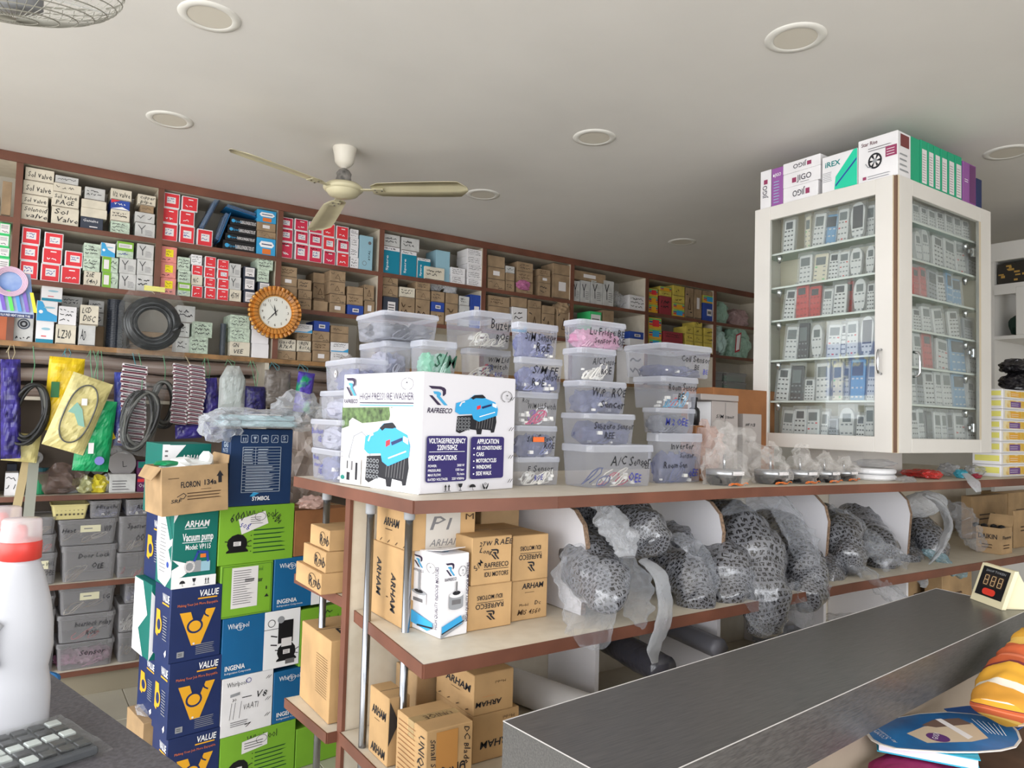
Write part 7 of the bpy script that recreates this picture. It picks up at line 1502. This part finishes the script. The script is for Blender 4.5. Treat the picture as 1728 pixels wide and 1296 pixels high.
for i in range(n_+1):
    for j in range(n_+1):
        x, y = -KW-.012+(KW+.03)*i/n_, -KD-.01+(KD+.02)*j/n_; vs.append((x, y, .0225+.004*noise.noise(Vector((x*40, y*40, 3)))-(.018 if i in (0, n_) or j in (0, n_) else 0)))
m.add(vs, [(i*(n_+1)+j, (i+1)*(n_+1)+j, (i+1)*(n_+1)+j+1, i*(n_+1)+j+1) for i in range(n_) for j in range(n_)], film('keypad_film', (206, 210, 208), .03, .12, .15, bump=.5, scale=60)); m.build('clear_film', kb)
m = MB(); m.lathe([(.10, 0), (.135, .26), (.14, .27), (.15, .27), (.15, .28), (.138, .28), (.13, .27), (.1, .01)], (0, 0, 0), mat('blue_bucket', (40, 100, 150), .45), 28); o = m.build('blue_bucket', smooth=False); o.location = (.10, 3.9, .001); tag(o, 'blue plastic bucket on the floor behind the table', 'bucket')
# ================================================================== HANGING GOODS BELOW THE LEDGE
YH = 4.27
film('hose_bag_film', (200, 204, 206), .03, .08, .2, bump=.5)
film('smoky_bag', (126, 118, 112), .6, .2, .3, bump=.6)
STR = [mat('twine_green', (110, 170, 130), .8), mat('twine_cream', (196, 184, 150), .8), mat('twine_teal', (80, 150, 160), .8)]
LEDGE = 1.80
def pillow(xc, yc, wp, hp, mt, lb, rot=0, th=.03, seed=1, Y=YH, name='hanging_bag', string=0, cat='package', amp=.006, nx=16, ny=22, taper=1, group=None, pinch=0):
    """puffed packet hanging against the shelving; wp, hp are half width and half height in the picture"""
    c = on(xc, yc, Y=Y); W_ = abs(on(xc+wp, yc, Y=Y).x-c.x); H_ = abs(on(xc, yc-hp, Y=Y).z-c.z); e = empty(name, (c.x, Y, c.z), 0, label=lb, cat=cat, group=group)
    m = MB(); o_ = Vector((seed*4.7, seed*2.1, 0)); vs = []
    for s_ in (-1, 1):
        for i in range(ny+1):
            for j in range(nx+1):
                u, v = j/nx*2-1, i/ny*2-1; x = u*W_*(1-(1-taper)*(v+1)/2)*(1-pinch*max(0, v-.4)); z = v*H_
                p = Vector((x, 0, z)); k = noise.noise(p*22+o_)+.6*(1-2.5*abs(noise.noise(p*34+o_))); y = s_*(th*(1-u**4)*(1-v**6)+.001)+amp*k*(1-abs(u)**6)
                ca, sa = math.cos(R(rot)), math.sin(R(rot)); vs.append((x*ca-z*sa, y, x*sa+z*ca))
    n1 = (nx+1)*(ny+1); fs = []
    for i in range(ny):
        for j in range(nx): a = i*(nx+1)+j; q = (a, a+1, a+nx+2, a+nx+1); fs.append(q); fs.append(tuple(t+n1 for t in q[::-1]))
    for i in range(ny): a, b = i*(nx+1), (i+1)*(nx+1); fs += [(a, b, b+n1, a+n1), (a+nx, a+nx+n1, b+nx+n1, b+nx)]
    for j in range(nx): fs += [(j, j+n1, j+1+n1, j+1), (ny*(nx+1)+j, ny*(nx+1)+j+1, ny*(nx+1)+j+1+n1, ny*(nx+1)+j+n1)]
    m.add(vs, fs, mt); m.build('packet', e)
    if string is not None:
        top = H_*math.cos(R(rot))*.96; tx = -H_*math.sin(R(rot))*.96; m = MB()
        for dx in (-.006, .008): m.tube([(tx+dx*.4, -.0, top), (tx+dx*2, .03, (top+LEDGE-c.z)/2), (tx+dx, YF-Y-.006, LEDGE-c.z)], .0016, STR[string], 4)
        m.tube([(tx-.004, YF-Y-.012, LEDGE-c.z+.0), (tx-.02, YF-Y-.014, LEDGE-c.z-.04)], .0014, STR[string], 4); m.build('twine', e)
    return e, W_, H_
PUR = mat('purple_poly', (58, 50, 124), .25, vary=.35, scale=20); YEB = mat('yellow_poly', (222, 188, 30), .35, vary=.12, scale=12); PYB = mat('pale_yellow_poly', (206, 194, 132), .35, vary=.12, scale=10); GRB = mat('green_poly', (30, 150, 92), .3, vary=.2, scale=12)
STP = mat('striped_sachet_white', (214, 208, 210), .3); RUB = mat('black_rubber', (44, 44, 44), .45); RUB2 = mat('grey_rubber', (84, 84, 80), .45)
pillow(18, 690, 17, 84, PUR, 'bundle of shiny purple bags hanging at the left edge', 3, .04, 1, string=1, amp=.012)
def belts(xc, yc, wp, hp, lb, seed, n=14, Y=YH, mt=RUB, string=0, tilt=0, r=.0075, loc=None):
    c = on(xc, yc, Y=Y); W_ = abs(on(xc+wp, yc, Y=Y).x-c.x); H_ = abs(on(xc, yc-hp, Y=Y).z-c.z); e = empty('belt_coil', (c.x, Y, c.z), 0, label=lb, cat='belts'); rd = random.Random(seed)
    for k in range(n):
        a, b = W_*rd.uniform(.72, 1), H_*rd.uniform(.86, 1); dx, dy = rd.uniform(-.12, .12)*W_, rd.uniform(-.03, .03); m = MB(); t0 = R(tilt+rd.uniform(-8, 8))
        m.tube([(dx+a*math.cos(t)*math.cos(t0)-b*math.sin(t)*math.sin(t0), dy+.012*math.sin(2*t+k), (H_-b)+a*math.cos(t)*math.sin(t0)+b*math.sin(t)*math.cos(t0)) for t in [i*math.pi/15 for i in range(30)]], r, mt if k % 3 else RUB2, 6, closed=True); m.build('belt', e, True)
    if string is not None: m = MB(); m.tube([(0, 0, H_*.98), (.01, .06, (H_+LEDGE-c.z)/2), (0, YF-Y-.006, LEDGE-c.z)], .002, STR[string], 4); m.build('twine', e)
    return e, W_, H_
belts(50, 700, 30, 52, 'coil of black drive belts hanging beside the purple bags', 3, 10, tilt=-8)
e, w, h = pillow(108, 665, 30, 62, YEB, 'yellow printed packet hanging behind the pale belt packet', -2, .03, 4, Y=4.31, string=2); m = MB(); m.box((-w*.75, -.036, -h*.1), (-w*.3, -.032, h*.32), mat('forest_patch', (30, 100, 50), .5)); m.build('green_patch', e)
pillow(36, 755, 30, 24, PYB, 'yellow-white packet end below the belt coil', -6, .02, 5, Y=4.32, string=None)
e, w, h = pillow(132, 698, 36, 64, PYB, 'pale yellow clear packet with a long rubber belt inside', -18, .028, 6, Y=4.22, string=0)
m = MB(); m.tube([(.0+w*.66*math.cos(t)*math.cos(R(-18))-h*.78*math.copysign(abs(math.sin(t))**.7, math.sin(t))*math.sin(R(-18)), -.034, w*.66*math.cos(t)*math.sin(R(-18))+h*.78*math.copysign(abs(math.sin(t))**.7, math.sin(t))*math.cos(R(-18))) for t in [i*math.pi/20 for i in range(40)]], .004, RUB2, 6, closed=True); m.build('belt', e, True)
m = MB(); m.box((w*.1, -.04, h*.22), (w*.36, -.037, h*.4), PAPER); m.build('price_tag', e)
m = MB(); m.prism([(-w*.5, -.036, h*.05), (-w*.1, -.036, h*.3), (w*.15, -.036, h*.12), (w*.3, -.036, -h*.35), (w*.0, -.036, -h*.3), (-w*.2, -.036, 0)], (0, -.001, 0), mat('pale_teal_patch', (130, 176, 160), .5)); m.build('teal_print', e)
pillow(162, 718, 22, 32, YEB, 'yellow packet corner right of the pale belt packet', 24, .02, 7, Y=4.27, string=None)
e, w, h = pillow(160, 735, 30, 60, GRB, 'green packet with white tag hanging low', -4, .025, 8, Y=4.25, string=0); m = MB(); m.box((-w*.35, -.03, -h*.5), (-w*.05, -.027, -h*.2), PAPER); m.build('price_tag', e); m = MB(); m.lathe([(.022, -.002), (.022, .002), (0, .002)], (w*.3, -.028, -h*.7), mat('lilac_patch', (120, 120, 190), .5), 12, axis='Y'); m.build('violet_print', e)
def sachets(x0, y0, x1, y1, lb, seed, Y=YH, cols=1, rot=0, string=0, body=STP):
    A_, B_ = on(x0, y0, Y=Y), on(x1, y1, Y=Y); c = (A_+B_)/2; e = empty('sachet_strip', (c.x, Y, c.z), 0, label=lb, cat='sachets'); W_ = B_.x-A_.x; H_ = A_.z-B_.z; rd = random.Random(seed); n = 16; K = None
    for q in range(cols):
        for i in range(n):
            w = W_/cols; x = -W_/2+w*(q+.5)+rd.uniform(-.003, .003); z = H_/2-(i+.5)*H_/n
            if K is None:
                m = MB(); m.box((-w/2+.001, -.016, -H_/n*.48), (w/2-.001, .0, H_/n*.48), body, ch=.004); m.box((-w/2+.001, -.0168, -H_/n*.40), (w/2-.004, -.0162, -H_/n*.02), MAROON); m.box((-w/2+.01, -.0168, H_/n*.06), (w/2-.012, -.0162, H_/n*.30), INK); K = m.build('sachet', e); o = K
            else: o = K.copy(); COL.objects.link(o); o.parent = e
            o.location = (x+math.sin(i*.5+seed)*.004, rd.uniform(-.004, .004), z); o.rotation_euler = (0, R(rd.uniform(4, 10)), 0)
    m = MB(); m.tube([(0, -.01, H_/2), (.0, YF-Y-.006, LEDGE-c.z)], .0022, STR[string], 4); m.build('twine', e)
sachets(206, 614, 243, 750, 'maroon-striped white sachet strip bunched in the left half', 3, string=2)
pillow(200, 690, 8, 62, mat('blue_violet_poly', (60, 70, 150), .3, vary=.3, scale=20), 'narrow blue bag beside the single sachet strip', 2, .03, 9, string=None, Y=4.30)
belts(236, 712, 28, 52, 'black hose coil in a clear bag hanging low', 12, 9, Y=4.22, tilt=-10, r=.008)
pillow(236, 706, 32, 62, film('hose_bag_film', (200, 204, 206)), 'clear bag around the low black hose coil', -10, .05, 12, Y=4.22, string=None, name='clear_bag', amp=.014, cat='bag')
belts(276, 684, 20, 40, 'large black hose coil between the sachet strips', 13, 9, Y=4.30, r=.009)
sachets(292, 614, 343, 716, 'double maroon-striped white sachet strip', 5, cols=2, string=1)
pillow(318, 728, 22, 12, PUR, 'small violet packet under the double sachet strip', 4, .02, 14, string=None, Y=4.3)
pillow(356, 690, 15, 52, PUR, 'dark purple bag right of the double sachet strip', 8, .03, 15, Y=4.31, string=0, amp=.012)
e, w, h = pillow(392, 655, 22, 38, film('frosted_bag', (206, 212, 210), .45, .2, .4, bump=.4), 'frosted cone-shaped bag of white blades', 0, .03, 16, string=0, taper=1, pinch=.9)
for i in range(6): m = MB(); m.box((-w*.7+i*w*.26, -.008, -h*.85), (-w*.7+i*w*.26+.014, .004, h*.5), mat('white_blade', (206, 216, 214), .5)); o = m.build('blade', e); o.rotation_euler = (0, R(-9+3.4*i), 0)
pillow(431, 676, 18, 24, mat('indigo_net', (40, 36, 90), .4, vary=.5, scale=60), 'indigo ribbed packet hanging right of the frosted bag', 0, .03, 17, string=0)
pillow(468, 655, 22, 30, film('smoky_bag', (126, 118, 112), .6, .2, .3, bump=.6), 'smoky clear bag hanging right of the indigo packet', 0, .035, 18, string=2)
pillow(513, 662, 14, 34, mat('violet_green_poly', (84, 66, 170), .3, c2=(30, 150, 100), scale=9, thresh=(.42, .5)), 'violet and green packet hanging near the island bins', -6, .03, 19, string=2)
# rolled plastic sheeting stored behind the hanging goods
m = MB(); RS = mat('brownish_sheeting', (150, 128, 116), .35, c2=(186, 172, 164), scale=5, stretch=(.3, 1, 9), thresh=(.35, .65)); rd = random.Random(5)
for k in range(3):
    z = 1.58+.085*k; m = MB(); pts = [(-.85+i*.12, 4.62+.012*math.sin(i*.9+k*2), z+.012*math.sin(i*.7+k)) for i in range(26)]; m.tube(pts, [.045+.006*math.sin(i*1.3+k) for i in range(26)], RS, 14, flat=.9); o = m.build('rolled_sheeting', smooth=True); tag(o, ['lowest', 'middle', 'topmost'][k]+' roll of brownish plastic sheeting behind the hanging packets', 'roll', 'rolled sheeting under the ledge')
m = MB(); m.box((-.85, 4.50, 1.53), (2.15, 4.735, 1.548), LAM); child(m, 'hidden_board', sh)
# large hose coil in a clear bag and card of coloured strips hanging in front of the third shelf
e, w, h = belts(258, 546, 46, 46, 'big glossy black hose coil in clear bag before the third shelf', 21, 4, Y=4.24, r=.017, string=None)
for ch_ in list(e.children): bpy.data.objects.remove(ch_)
for k in range(5):
    m = MB(); rr = w*(.66+.075*k); m.tube([(rr*math.cos(t), .012*math.sin(k*2)+.004*math.sin(t*3), rr*math.sin(t)) for t in [i*math.pi/20 for i in range(40)]], .015, mat('glossy_hose', (22, 25, 27), .25), 8, closed=True); m.build('hose_loop', e, True)
m = MB(); m.tube([(w*.7, -.02, -w*.3), (w*.9, -.03, -w*.1), (w*1.05, -.02, w*.05)], .013, mat('glossy_hose', (30, 34, 36)), 8); m.build('hose_end', e, True)
m = MB(); m.tube([(0, 0, w*1.2), (0, .10, w*1.4), (0, .13, 2.15-e.location.z)], .002, STR[1], 4); m.build('twine', e)
cbg, _, _ = pillow(258, 543, 56, 60, film('hose_bag_film', (200, 204, 206), .02, .08, .2, bump=.5), 'clear bag with yellow header around the big hose coil', 0, .06, 22, Y=4.24, string=None, name='clear_bag', amp=.012, cat='bag', pinch=.6)
m = MB(); m.box((-.05, -.004, w*1.22), (.05, .004, w*1.42), mat('lemon_print', (228, 222, 120), .5)); m.build('header_strip', cbg)
A_ = on(27, 500, Y=4.15); e = empty('hanging_card', (A_.x, 4.15, A_.z), 0, label='blue and yellow card with coloured strips and a pink coil', cat='card')
w = abs(on(58, 500, Y=4.15).x-A_.x); h = abs(on(27, 458, Y=4.15).z-A_.z); CDM = mat('card_blue_white', (170, 186, 214), .5, c2=(110, 140, 200), scale=6, thresh=(.4, .6))
m = MB(); m.prism([(-w, 0, -h*.85), (w*1.05, 0, -h*.8), (w*.72, 0, h*.95), (-w, 0, h)], (0, .003, 0), CDM); m.build('card', e)
for i, c in enumerate(((120, 90, 190), (90, 220, 90), (80, 150, 220), (130, 100, 190), (236, 222, 60))):
    m = MB(); x0_ = -w*.95+i*w*.42; m.prism([(x0_, -.004, h*.2), (x0_+w*.2, -.004, h*.2), (x0_+w*.48, -.004, -h*.6), (x0_+w*.28, -.004, -h*.6)], (0, -.006, 0), mat('strip_%d_%d' % (c[0], c[2]), c, .4)); m.build('colour_strip', e)
m = MB()
for k in range(4): m.tube([(-w*.35+(.05+.006*k)*math.cos(t), -.012-.003*k, h*.55+(.05+.006*k)*math.sin(t)) for t in [i*math.pi/12 for i in range(24)]], .004, mat('pink_coil', (206, 176, 196), .4), 6, closed=True)
m.build('coil', e, True)
d = D2((-w, 0, -h*.85), (1, 0, 0), (0, 0, 1), (0, -1, 0)); d.rect(.002, .0, w*2, .02, NAVY).text('COLOURED HEAT SHRINK TUBE', .01, .004, .011, WHITE, w=w*1.7); d.done(e)
m = MB(); m.tube([(-w*.2, 0, h*.95), (0, .2, 2.14-A_.z)], .002, STR[1], 4); m.build('twine', e)

# ================================================================== WALL CLOCK
c = on(462, 528, Y=4.35); RO = .150; ck = empty('wall_clock', (c.x, 4.35, c.z), 0, label='round wall clock with a ring of orange cane loops', cat='clock')
CN = mat('orange_cane', (196, 128, 52), .3, vary=.2, scale=14, coat=.3); CN2 = mat('cane_end', (224, 172, 96), .5)
m = MB(); m.lathe([(0, -.0), (RO*.9, 0), (RO*.9, .016), (RO*.6, .03)], (0, 0, 0), CN, 40, axis='Y'); m.build('base_ring', ck, True)
for i in range(36):
    a = i/36*2*math.pi; m = MB(); r1, r2 = RO*.64, RO*.86; am = .075
    P_ = [(r*math.cos(a+s*am), -.03-hh, r*math.sin(a+s*am)) for r, hh in ((r1, .0), (r1*1.1, .018), (r2, .02), (r2*1.03, .0)) for s in (-1, 1)]
    m.add(P_, [(0, 1, 3, 2), (2, 3, 5, 4), (4, 5, 7, 6), (0, 2, 4, 6), (1, 7, 5, 3)], CN); m.build('cane_segment', ck)
for i in range(34):
    a = i/34*2*math.pi; m = MB(); ax_ = Vector((math.cos(a), -.35, math.sin(a))).normalized(); p0 = Vector((RO*.84*math.cos(a), -.026, RO*.84*math.sin(a))); p1 = p0+ax_*.030
    m.tube([p0, p1], .0125, CN, 10, cap=False); m.tube([p1, p0+ax_*.004], .0092, CN2, 10); m.build('cane_loop', ck, True)
m = MB(); m.lathe([(RO*.655, .03), (RO*.66, .036), (RO*.63, .038)], (0, 0, 0), CN2, 40, axis='Y', cap=False); m.build('inner_rim', ck, True)
m = MB(); m.lathe([(RO*.64, .030), (0, .0301)], (0, 0, 0), mat('clock_face', (222, 222, 214), .4), 40, axis='Y', cap=False); m.build('face', ck)
d = D2((0, -.031, 0), (1, 0, 0), (0, 0, 1), (0, -1, 0), off=.0006); tm = (11+37/60)
for i in range(1, 13): a = R(90-30*i); rr = RO*.5; d.text(str(i), rr*math.cos(a), rr*math.sin(a)-.007, .0145, BROWNINK, align='c', bold=.0, res=2)
for i in range(60): a = R(6*i); d.line([(RO*.61*math.cos(a), RO*.61*math.sin(a)), (RO*.625*math.cos(a), RO*.625*math.sin(a))], .0008, INK)
d.done(ck, 'numerals')
for nm, ang, L_, wd, q in (('hour_hand', 90-30*tm, RO*.32, .0035, .0022), ('minute_hand', 90-6*37, RO*.5, .0028, .003), ('second_hand', 125, RO*.5, .0009, .0038)):
    m = MB(); a = R(ang); dx, dz = math.cos(a), math.sin(a); nx_, nz_ = -dz*wd, dx*wd
    m.prism([(-dx*.02+nx_*.6, -.031-q, -dz*.02+nz_*.6), (dx*L_*.3+nx_, -.031-q, dz*L_*.3+nz_), (dx*L_, -.031-q, dz*L_), (dx*L_*.3-nx_, -.031-q, dz*L_*.3-nz_), (-dx*.02-nx_*.6, -.031-q, -dz*.02-nz_*.6)], (0, -.0006, 0), INK); m.build(nm, ck)

# ================================================================== LOWER WALL SHELVES: GOODS AND DUSTY BINS
def low_bin(x0, x1, yb, yt, z0, lb, text=None, cont='brown', yo=0, top=None, paper=False):
    Y = YF+.02+yo; ym = (yb+yt)/2; A_, B_ = on(x0, ym, Y=Y), on(x1, ym, Y=Y); b = Box(); b.th = 0; b.W = B_.x-A_.x; b.D = .26-yo; b.z0 = z0; b.z1 = on((x0+x1)/2, yt, Y=Y).z; b.H = b.z1-z0; b.loc = Vector(((A_.x+B_.x)/2, Y+b.D/2, z0+.0006))
    bin_(b, text, cont, lb, seed=len(LAB), dusty=True, group='dusty storage bins on the lower wall shelves', fill=.6, paper=paper); return b.z1+.0005
z = low_bin(103, 198, 978, 920, .59, 'dusty bin marked OEE on the middle low shelf', [('Door Lock', .3, .66, .12, INK), ('OEE', .55, .35, .14, INK)], 'brown')
z2_ = low_bin(98, 199, 921, 876, z, 'dusty bin with paper label below the yellow basket', [('Heat', .06, .5, .16, INK), ('WP', .78, .5, .2, INK)], 'brown', paper=True)
low_bin(151, 206, 877, 845, z2_, 'small lavender bin marked OE on the low shelf stack', [('Hitachi', .2, .55, .22, INK), ('OE', .45, .2, .22, INK)], 'blue')
c0, c1 = on(87, 864, Y=YF+.03), on(149, 864, Y=YF+.03); BK = mat('cream_basket', (212, 200, 140), .5); e = empty('plastic_basket', ((c0.x+c1.x)/2, YF+.12, z2_), 0, label='small cream slotted plastic basket on the dusty bins', cat='basket'); w = (c1.x-c0.x)/2; h = .075
for s_ in (0, 1): m = MB(); loft(m, [rr_loop(w*1.7-.004*s_, .15-.004*s_, .01, .003*s_), rr_loop(w*2-.004*s_, .18-.004*s_, .012, h)], BK); m.build('shell', e)
m = MB(); m.tube([Vector(p) for p in rr_loop(w*2.04, .184, .012, h)], .004, BK, 5, closed=True); m.build('rim', e)
d = D2((-w, -.087, 0), (1, 0, 0), (0, .12, 1), (0, -1, 0), off=.002)
for r_ in range(2):
    for i in range(7): d.circ(w*(.3+.23*i), h*(.35+.32*r_), w*.065, mat('basket_slot_shadow', (84, 76, 60), .9), n=8)
d.done(e, 'slots')
z = low_bin(197, 248, 973, 932, .59, 'dusty bin low beside the navy carton stack', None, 'red'); z = low_bin(200, 250, 931, 871, z, 'dusty bin marked Sposter and OO', [('Sposter', .3, .66, .12, INK), ('OO', .6, .3, .16, INK)], 'brown'); low_bin(213, 256, 870, 843, z, 'grey-blue dusty bin on top at the right', [('ALL', .4, .4, .3, INK)], 'blue')
z = low_bin(46, 96, 987, 934, .59, 'dusty bin marked W/L OEE low behind the bottle', [('W/L', .62, .6, .14, INK), ('OEE', .6, .3, .14, INK)], 'brown', paper=True); z = low_bin(48, 95, 933, 903, z, 'dusty bin of red parts behind the bottle', None, 'red'); low_bin(48, 94, 902, 873, z, 'topmost dusty bin behind the bottle', None, 'brown')
z = low_bin(-10, 44, 985, 930, .59, 'dusty bin mostly hidden by the bottle', None, 'grey')
z = low_bin(94, 193, 1131, 1083, .14, 'lowest dusty bin of pink parts on the bottom shelf', [('Sensor', .4, .5, .2, INK)], 'pink'); z = low_bin(96, 195, 1082, 1036, z, 'middle dusty bin on the bottom shelf, two written lines', [('Interlock relay', .3, .55, .18, INK), ('ROE', .5, .25, .16, INK)], 'red'); low_bin(99, 195, 1036, 989, z, 'topmost dusty bin with paper label on the bottom shelf', [('LG', .8, .5, .16, INK)], 'brown', paper=True)
z = low_bin(199, 237, 1117, 1067, .14, 'dusty bin marked B at the right of the bottom shelf', [('B', .6, .5, .2, INK)], 'brown'); z = low_bin(200, 238, 1066, 1019, z, 'dusty bin with white plugs on the bottom shelf', None, 'white'); low_bin(211, 240, 1018, 984, z, 'small dusty bin on top right of the bottom shelf', None, 'blue')
z = low_bin(40, 91, 1132, 1086, .14, 'lowest dusty bin near the blue bucket', None, 'grey'); z = low_bin(42, 93, 1085, 1032, z, 'second dusty bin near the blue bucket', [('OEE', .6, .4, .16, INK)], 'grey'); low_bin(44, 94, 1031, 1008, z, 'flat dusty bin above the bucket', None, 'grey')
# goods on the 1.045 shelf
ZS = 1.0456
def px_x(x, y=810, Y=4.45): return on(x, y, Y=Y).x
def small_box(x0, x1, yt, mt, lb, Y=4.45, D=.12, txt=None):
    A_, B_ = on(x0, 815, Y=Y), on(x1, 815, Y=Y); b = Box(); b.th = 0; b.W = B_.x-A_.x; b.D = D; b.z0 = ZS; b.z1 = on((x0+x1)/2, yt, Y=Y).z; b.H = b.z1-ZS; b.loc = Vector(((A_.x+B_.x)/2, Y+D/2, ZS)); o = hero(b, 'carton', mt, lb)
    if txt: d = face('F', b.W, D, b.H); txt(d, b.W, b.H); d.done(o)
    return o
small_box(8, 31, 798, WHITEB, 'white carton at the left end of the goods shelf', txt=lambda d, w, h: d.scrib(w*.1, h*.2, w*.9, h*.9, INK, 2, .003, 3))
small_box(10, 27, 783, DARKB, 'dark carton behind the white one on the goods shelf', Y=4.58, D=.1)
small_box(185, 229, 800, GREYB, 'flat grey-white carton under the round pad', txt=lambda d, w, h: d.rows(w*.1, h*.1, w*.8, h*.7, 4, GREYINK))
small_box(231, 262, 778, mat('plum_product_card', (96, 40, 86), .5), 'plum and red product carton behind the FLORON carton', Y=4.46, txt=lambda d, w, h: d.rect(.002, h*.78, w*.9, h*.98, TEAL).text('Osaka', w*.1, h*.5, h*.12, PAPER, w=w*.7).text('Osaka', w*.1, h*.15, h*.12, PAPER, w=w*.7).rect(.002, h*.32, w-.002, h*.42, REDB))
def tub(x, yt, rpx, mt, lb, Y=4.46, lid=None):
    p = on(x, 815, Y=Y); r_ = rpx*(p-CAM).dot(_f)/FOC; H = on(x, yt, Y=Y).z-ZS; m = MB(); m.lathe([(r_*.85, 0), (r_*.95, .003), (r_, H*.6), (r_, H*.8)], (0, 0, 0), mt, 20); o = m.build('tub', smooth=False); o.location = (p.x, Y+r_, ZS); m = MB(); m.lathe([(r_*1.05, H*.78), (r_*1.05, H), (0, H)], (0, 0, 0), lid or GREYP, 20); m.build('lid', o); return tag(o, lb, 'tub')
tub(66, 790, 13, mat('green_tub', (20, 130, 84), .4), 'green tub with dark lid on the goods shelf', lid=mat('dark_teal_lid', (30, 80, 90), .5))
SMK = film('smoky_bag', (126, 118, 112))
for (x, y, s, mt_, lb, sd) in ((102, 800, (.11, .07, .085), film('smoke_brown_film', (120, 100, 92), .6, .2, .3, bump=.5), 'smoky bag of orange parts on the goods shelf', 131), (143, 812, (.05, .05, .05), film('lemon_bag', (190, 190, 140), .75), 'small yellowish bag left of its twin', 132), (169, 812, (.05, .05, .05), film('lemon_bag2', (216, 200, 60), .75), 'small bright yellow bag right of its twin', 133),
                               (118, 822, (.05, .03, .018), GREYP, 'small grey plastic lump before the smoky bag', 134), (180, 812, (.02, .03, .05), MILKY, 'narrow white strip bundle left of the flat carton', 135)):
    c = on(x, y, Y=4.47); bag('parts_bag', (c.x, 4.50, ZS+s[2]*.82), s, sd, mt_, lb, sub=3)
def round_pad(x, y, rpx, lb, Y=4.5, mt=mat('grey_pad', (150, 146, 146), .5), z=None):
    c = on(x, y, Y=Y); r_ = rpx*(c-CAM).dot(_f)/FOC; m = MB(); m.lathe([(0, -.02), (r_, -.02), (r_, .02), (r_*.96, .024), (0, .024)], (0, 0, 0), mt, 28, axis='Y'); o = m.build('round_pad'); o.location = (c.x, Y, c.z if z is None else z); d = D2((0, -.0245, 0), (1, 0, 0), (0, 0, 1), (0, -1, 0)); d.line([(0, r_*.2), (r_*.05, -r_*.25), (r_*.3, -r_*.2)], .003, INK); d.done(o); return tag(o, lb, 'pad')
round_pad(206, 782, 21, 'round grey pad standing on the flat grey-white carton', Y=4.52)
for i, (x, y, r_) in enumerate(((60, 772, 11), (140, 792, 11), (165, 790, 11), (196, 762, 9))): round_pad(x, y, r_, ['small round pad above the green tub', 'small round pad above the yellowish bag', 'small round pad above the bright yellow bag', 'small round pad above the big pad'][i], Y=4.66)
# leaning aluminium strips
for i, (x0, y0, x1, y1, lb) in enumerate(((45, 775, 18, 905, 'wooden batten leaning against the goods shelf'), (58, 770, 45, 905, 'pale aluminium strip leaning beside the wooden batten'))):
    A_, B_ = on(x0, y0, Y=4.36), on(x1, y1, Y=4.12); D_ = (B_-A_); B_ = A_+D_*((A_.z-.001)/(A_.z-B_.z)); m = MB(); u_ = Vector((1, 0, 0)); wd = .022 if i else .018
    m.prism([A_-u_*wd, A_+u_*wd, B_+u_*wd, B_-u_*wd], (0, -.014, .002), mat('batten_wood', (172, 154, 116), .6) if not i else mat('aluminium_strip', (164, 166, 156), .35, metal=.5)); o = m.build('leaning_strip'); tag(o, lb, 'strip')
# ================================================================== FAR RIGHT BAY OF THE WALL SHELVING
def far(x, y, s, mt_, lb, sd, z0, cat='bag', Y=4.46): c = on(x, y, Y=Y); return bag('film_bag' if cat == 'bag' else 'package', (c.x, Y+s[1], z0+s[2]*.81), s, sd, mt_, lb, cat=cat, sub=4, amp=.22)
MG = film('mint_film', (168, 204, 186), .7, .2, .3, bump=.5)
far(1220, 520, (.14, .1, .13), MG, 'pale mint bag high in the far shelf bay', 141, 2.4406, Y=4.44); far(1256, 530, (.14, .1, .10), film('rosy_film', (180, 150, 150), .6, .2, .3), 'rosy clear bag high in the far shelf bay', 142, 2.4406, Y=4.44)
far(1218, 565, (.12, .1, .17), mat('pale_mint_pack', (176, 204, 198), .5, vary=.08), 'pale mint roll packet in the far shelf bay', 143, 2.1406, 'package', 4.42)
o = far(1254, 565, (.18, .1, .16), MG, 'big mint film pack with red-edged label', 144, 2.1406, Y=4.42)
m = MB(); m.prism([(-.11, -.105, .08), (-.04, -.11, .11), (-.07, -.115, -.07), (-.13, -.11, -.09)], (0, -.002, 0), mat('label_red_edge', (170, 50, 60), .5)); m.prism([(-.10, -.109, .07), (-.055, -.113, .09), (-.082, -.118, -.055), (-.118, -.113, -.07)], (0, -.002, 0), PAPER); m.build('label', o)
for i, (x0, x1, yt, yb, lb) in enumerate(((1202, 1222, 632, 648, 'lower left dim bin in the far shelf bay'), (1224, 1262, 632, 648, 'lower right dim bin in the far shelf bay'))):
    Y = YF+.02; A_, B_ = on(x0, 640, Y=Y), on(x1, 640, Y=Y); b = Box(); b.th = 0; b.W = B_.x-A_.x-.004; b.D = .2; b.z0 = 1.8226
    for k_ in range(2): b.H = .085; b.loc = Vector(((A_.x+B_.x)/2, Y+.1, b.z0)); bin_(b, None, 'green', lb if not k_ else lb.replace('lower', 'upper'), seed=150+i*2+k_, dusty=True, group='dim bins in the far shelf bay'); b.z0 += .086
c = on(1222, 585, Y=4.42); bag('parts_bag', (on(1205, 598, Y=4.44).x, 4.44, 2.158), (.07, .03, .022), 155, SMK, 'small smoky packet before the mint roll packet')
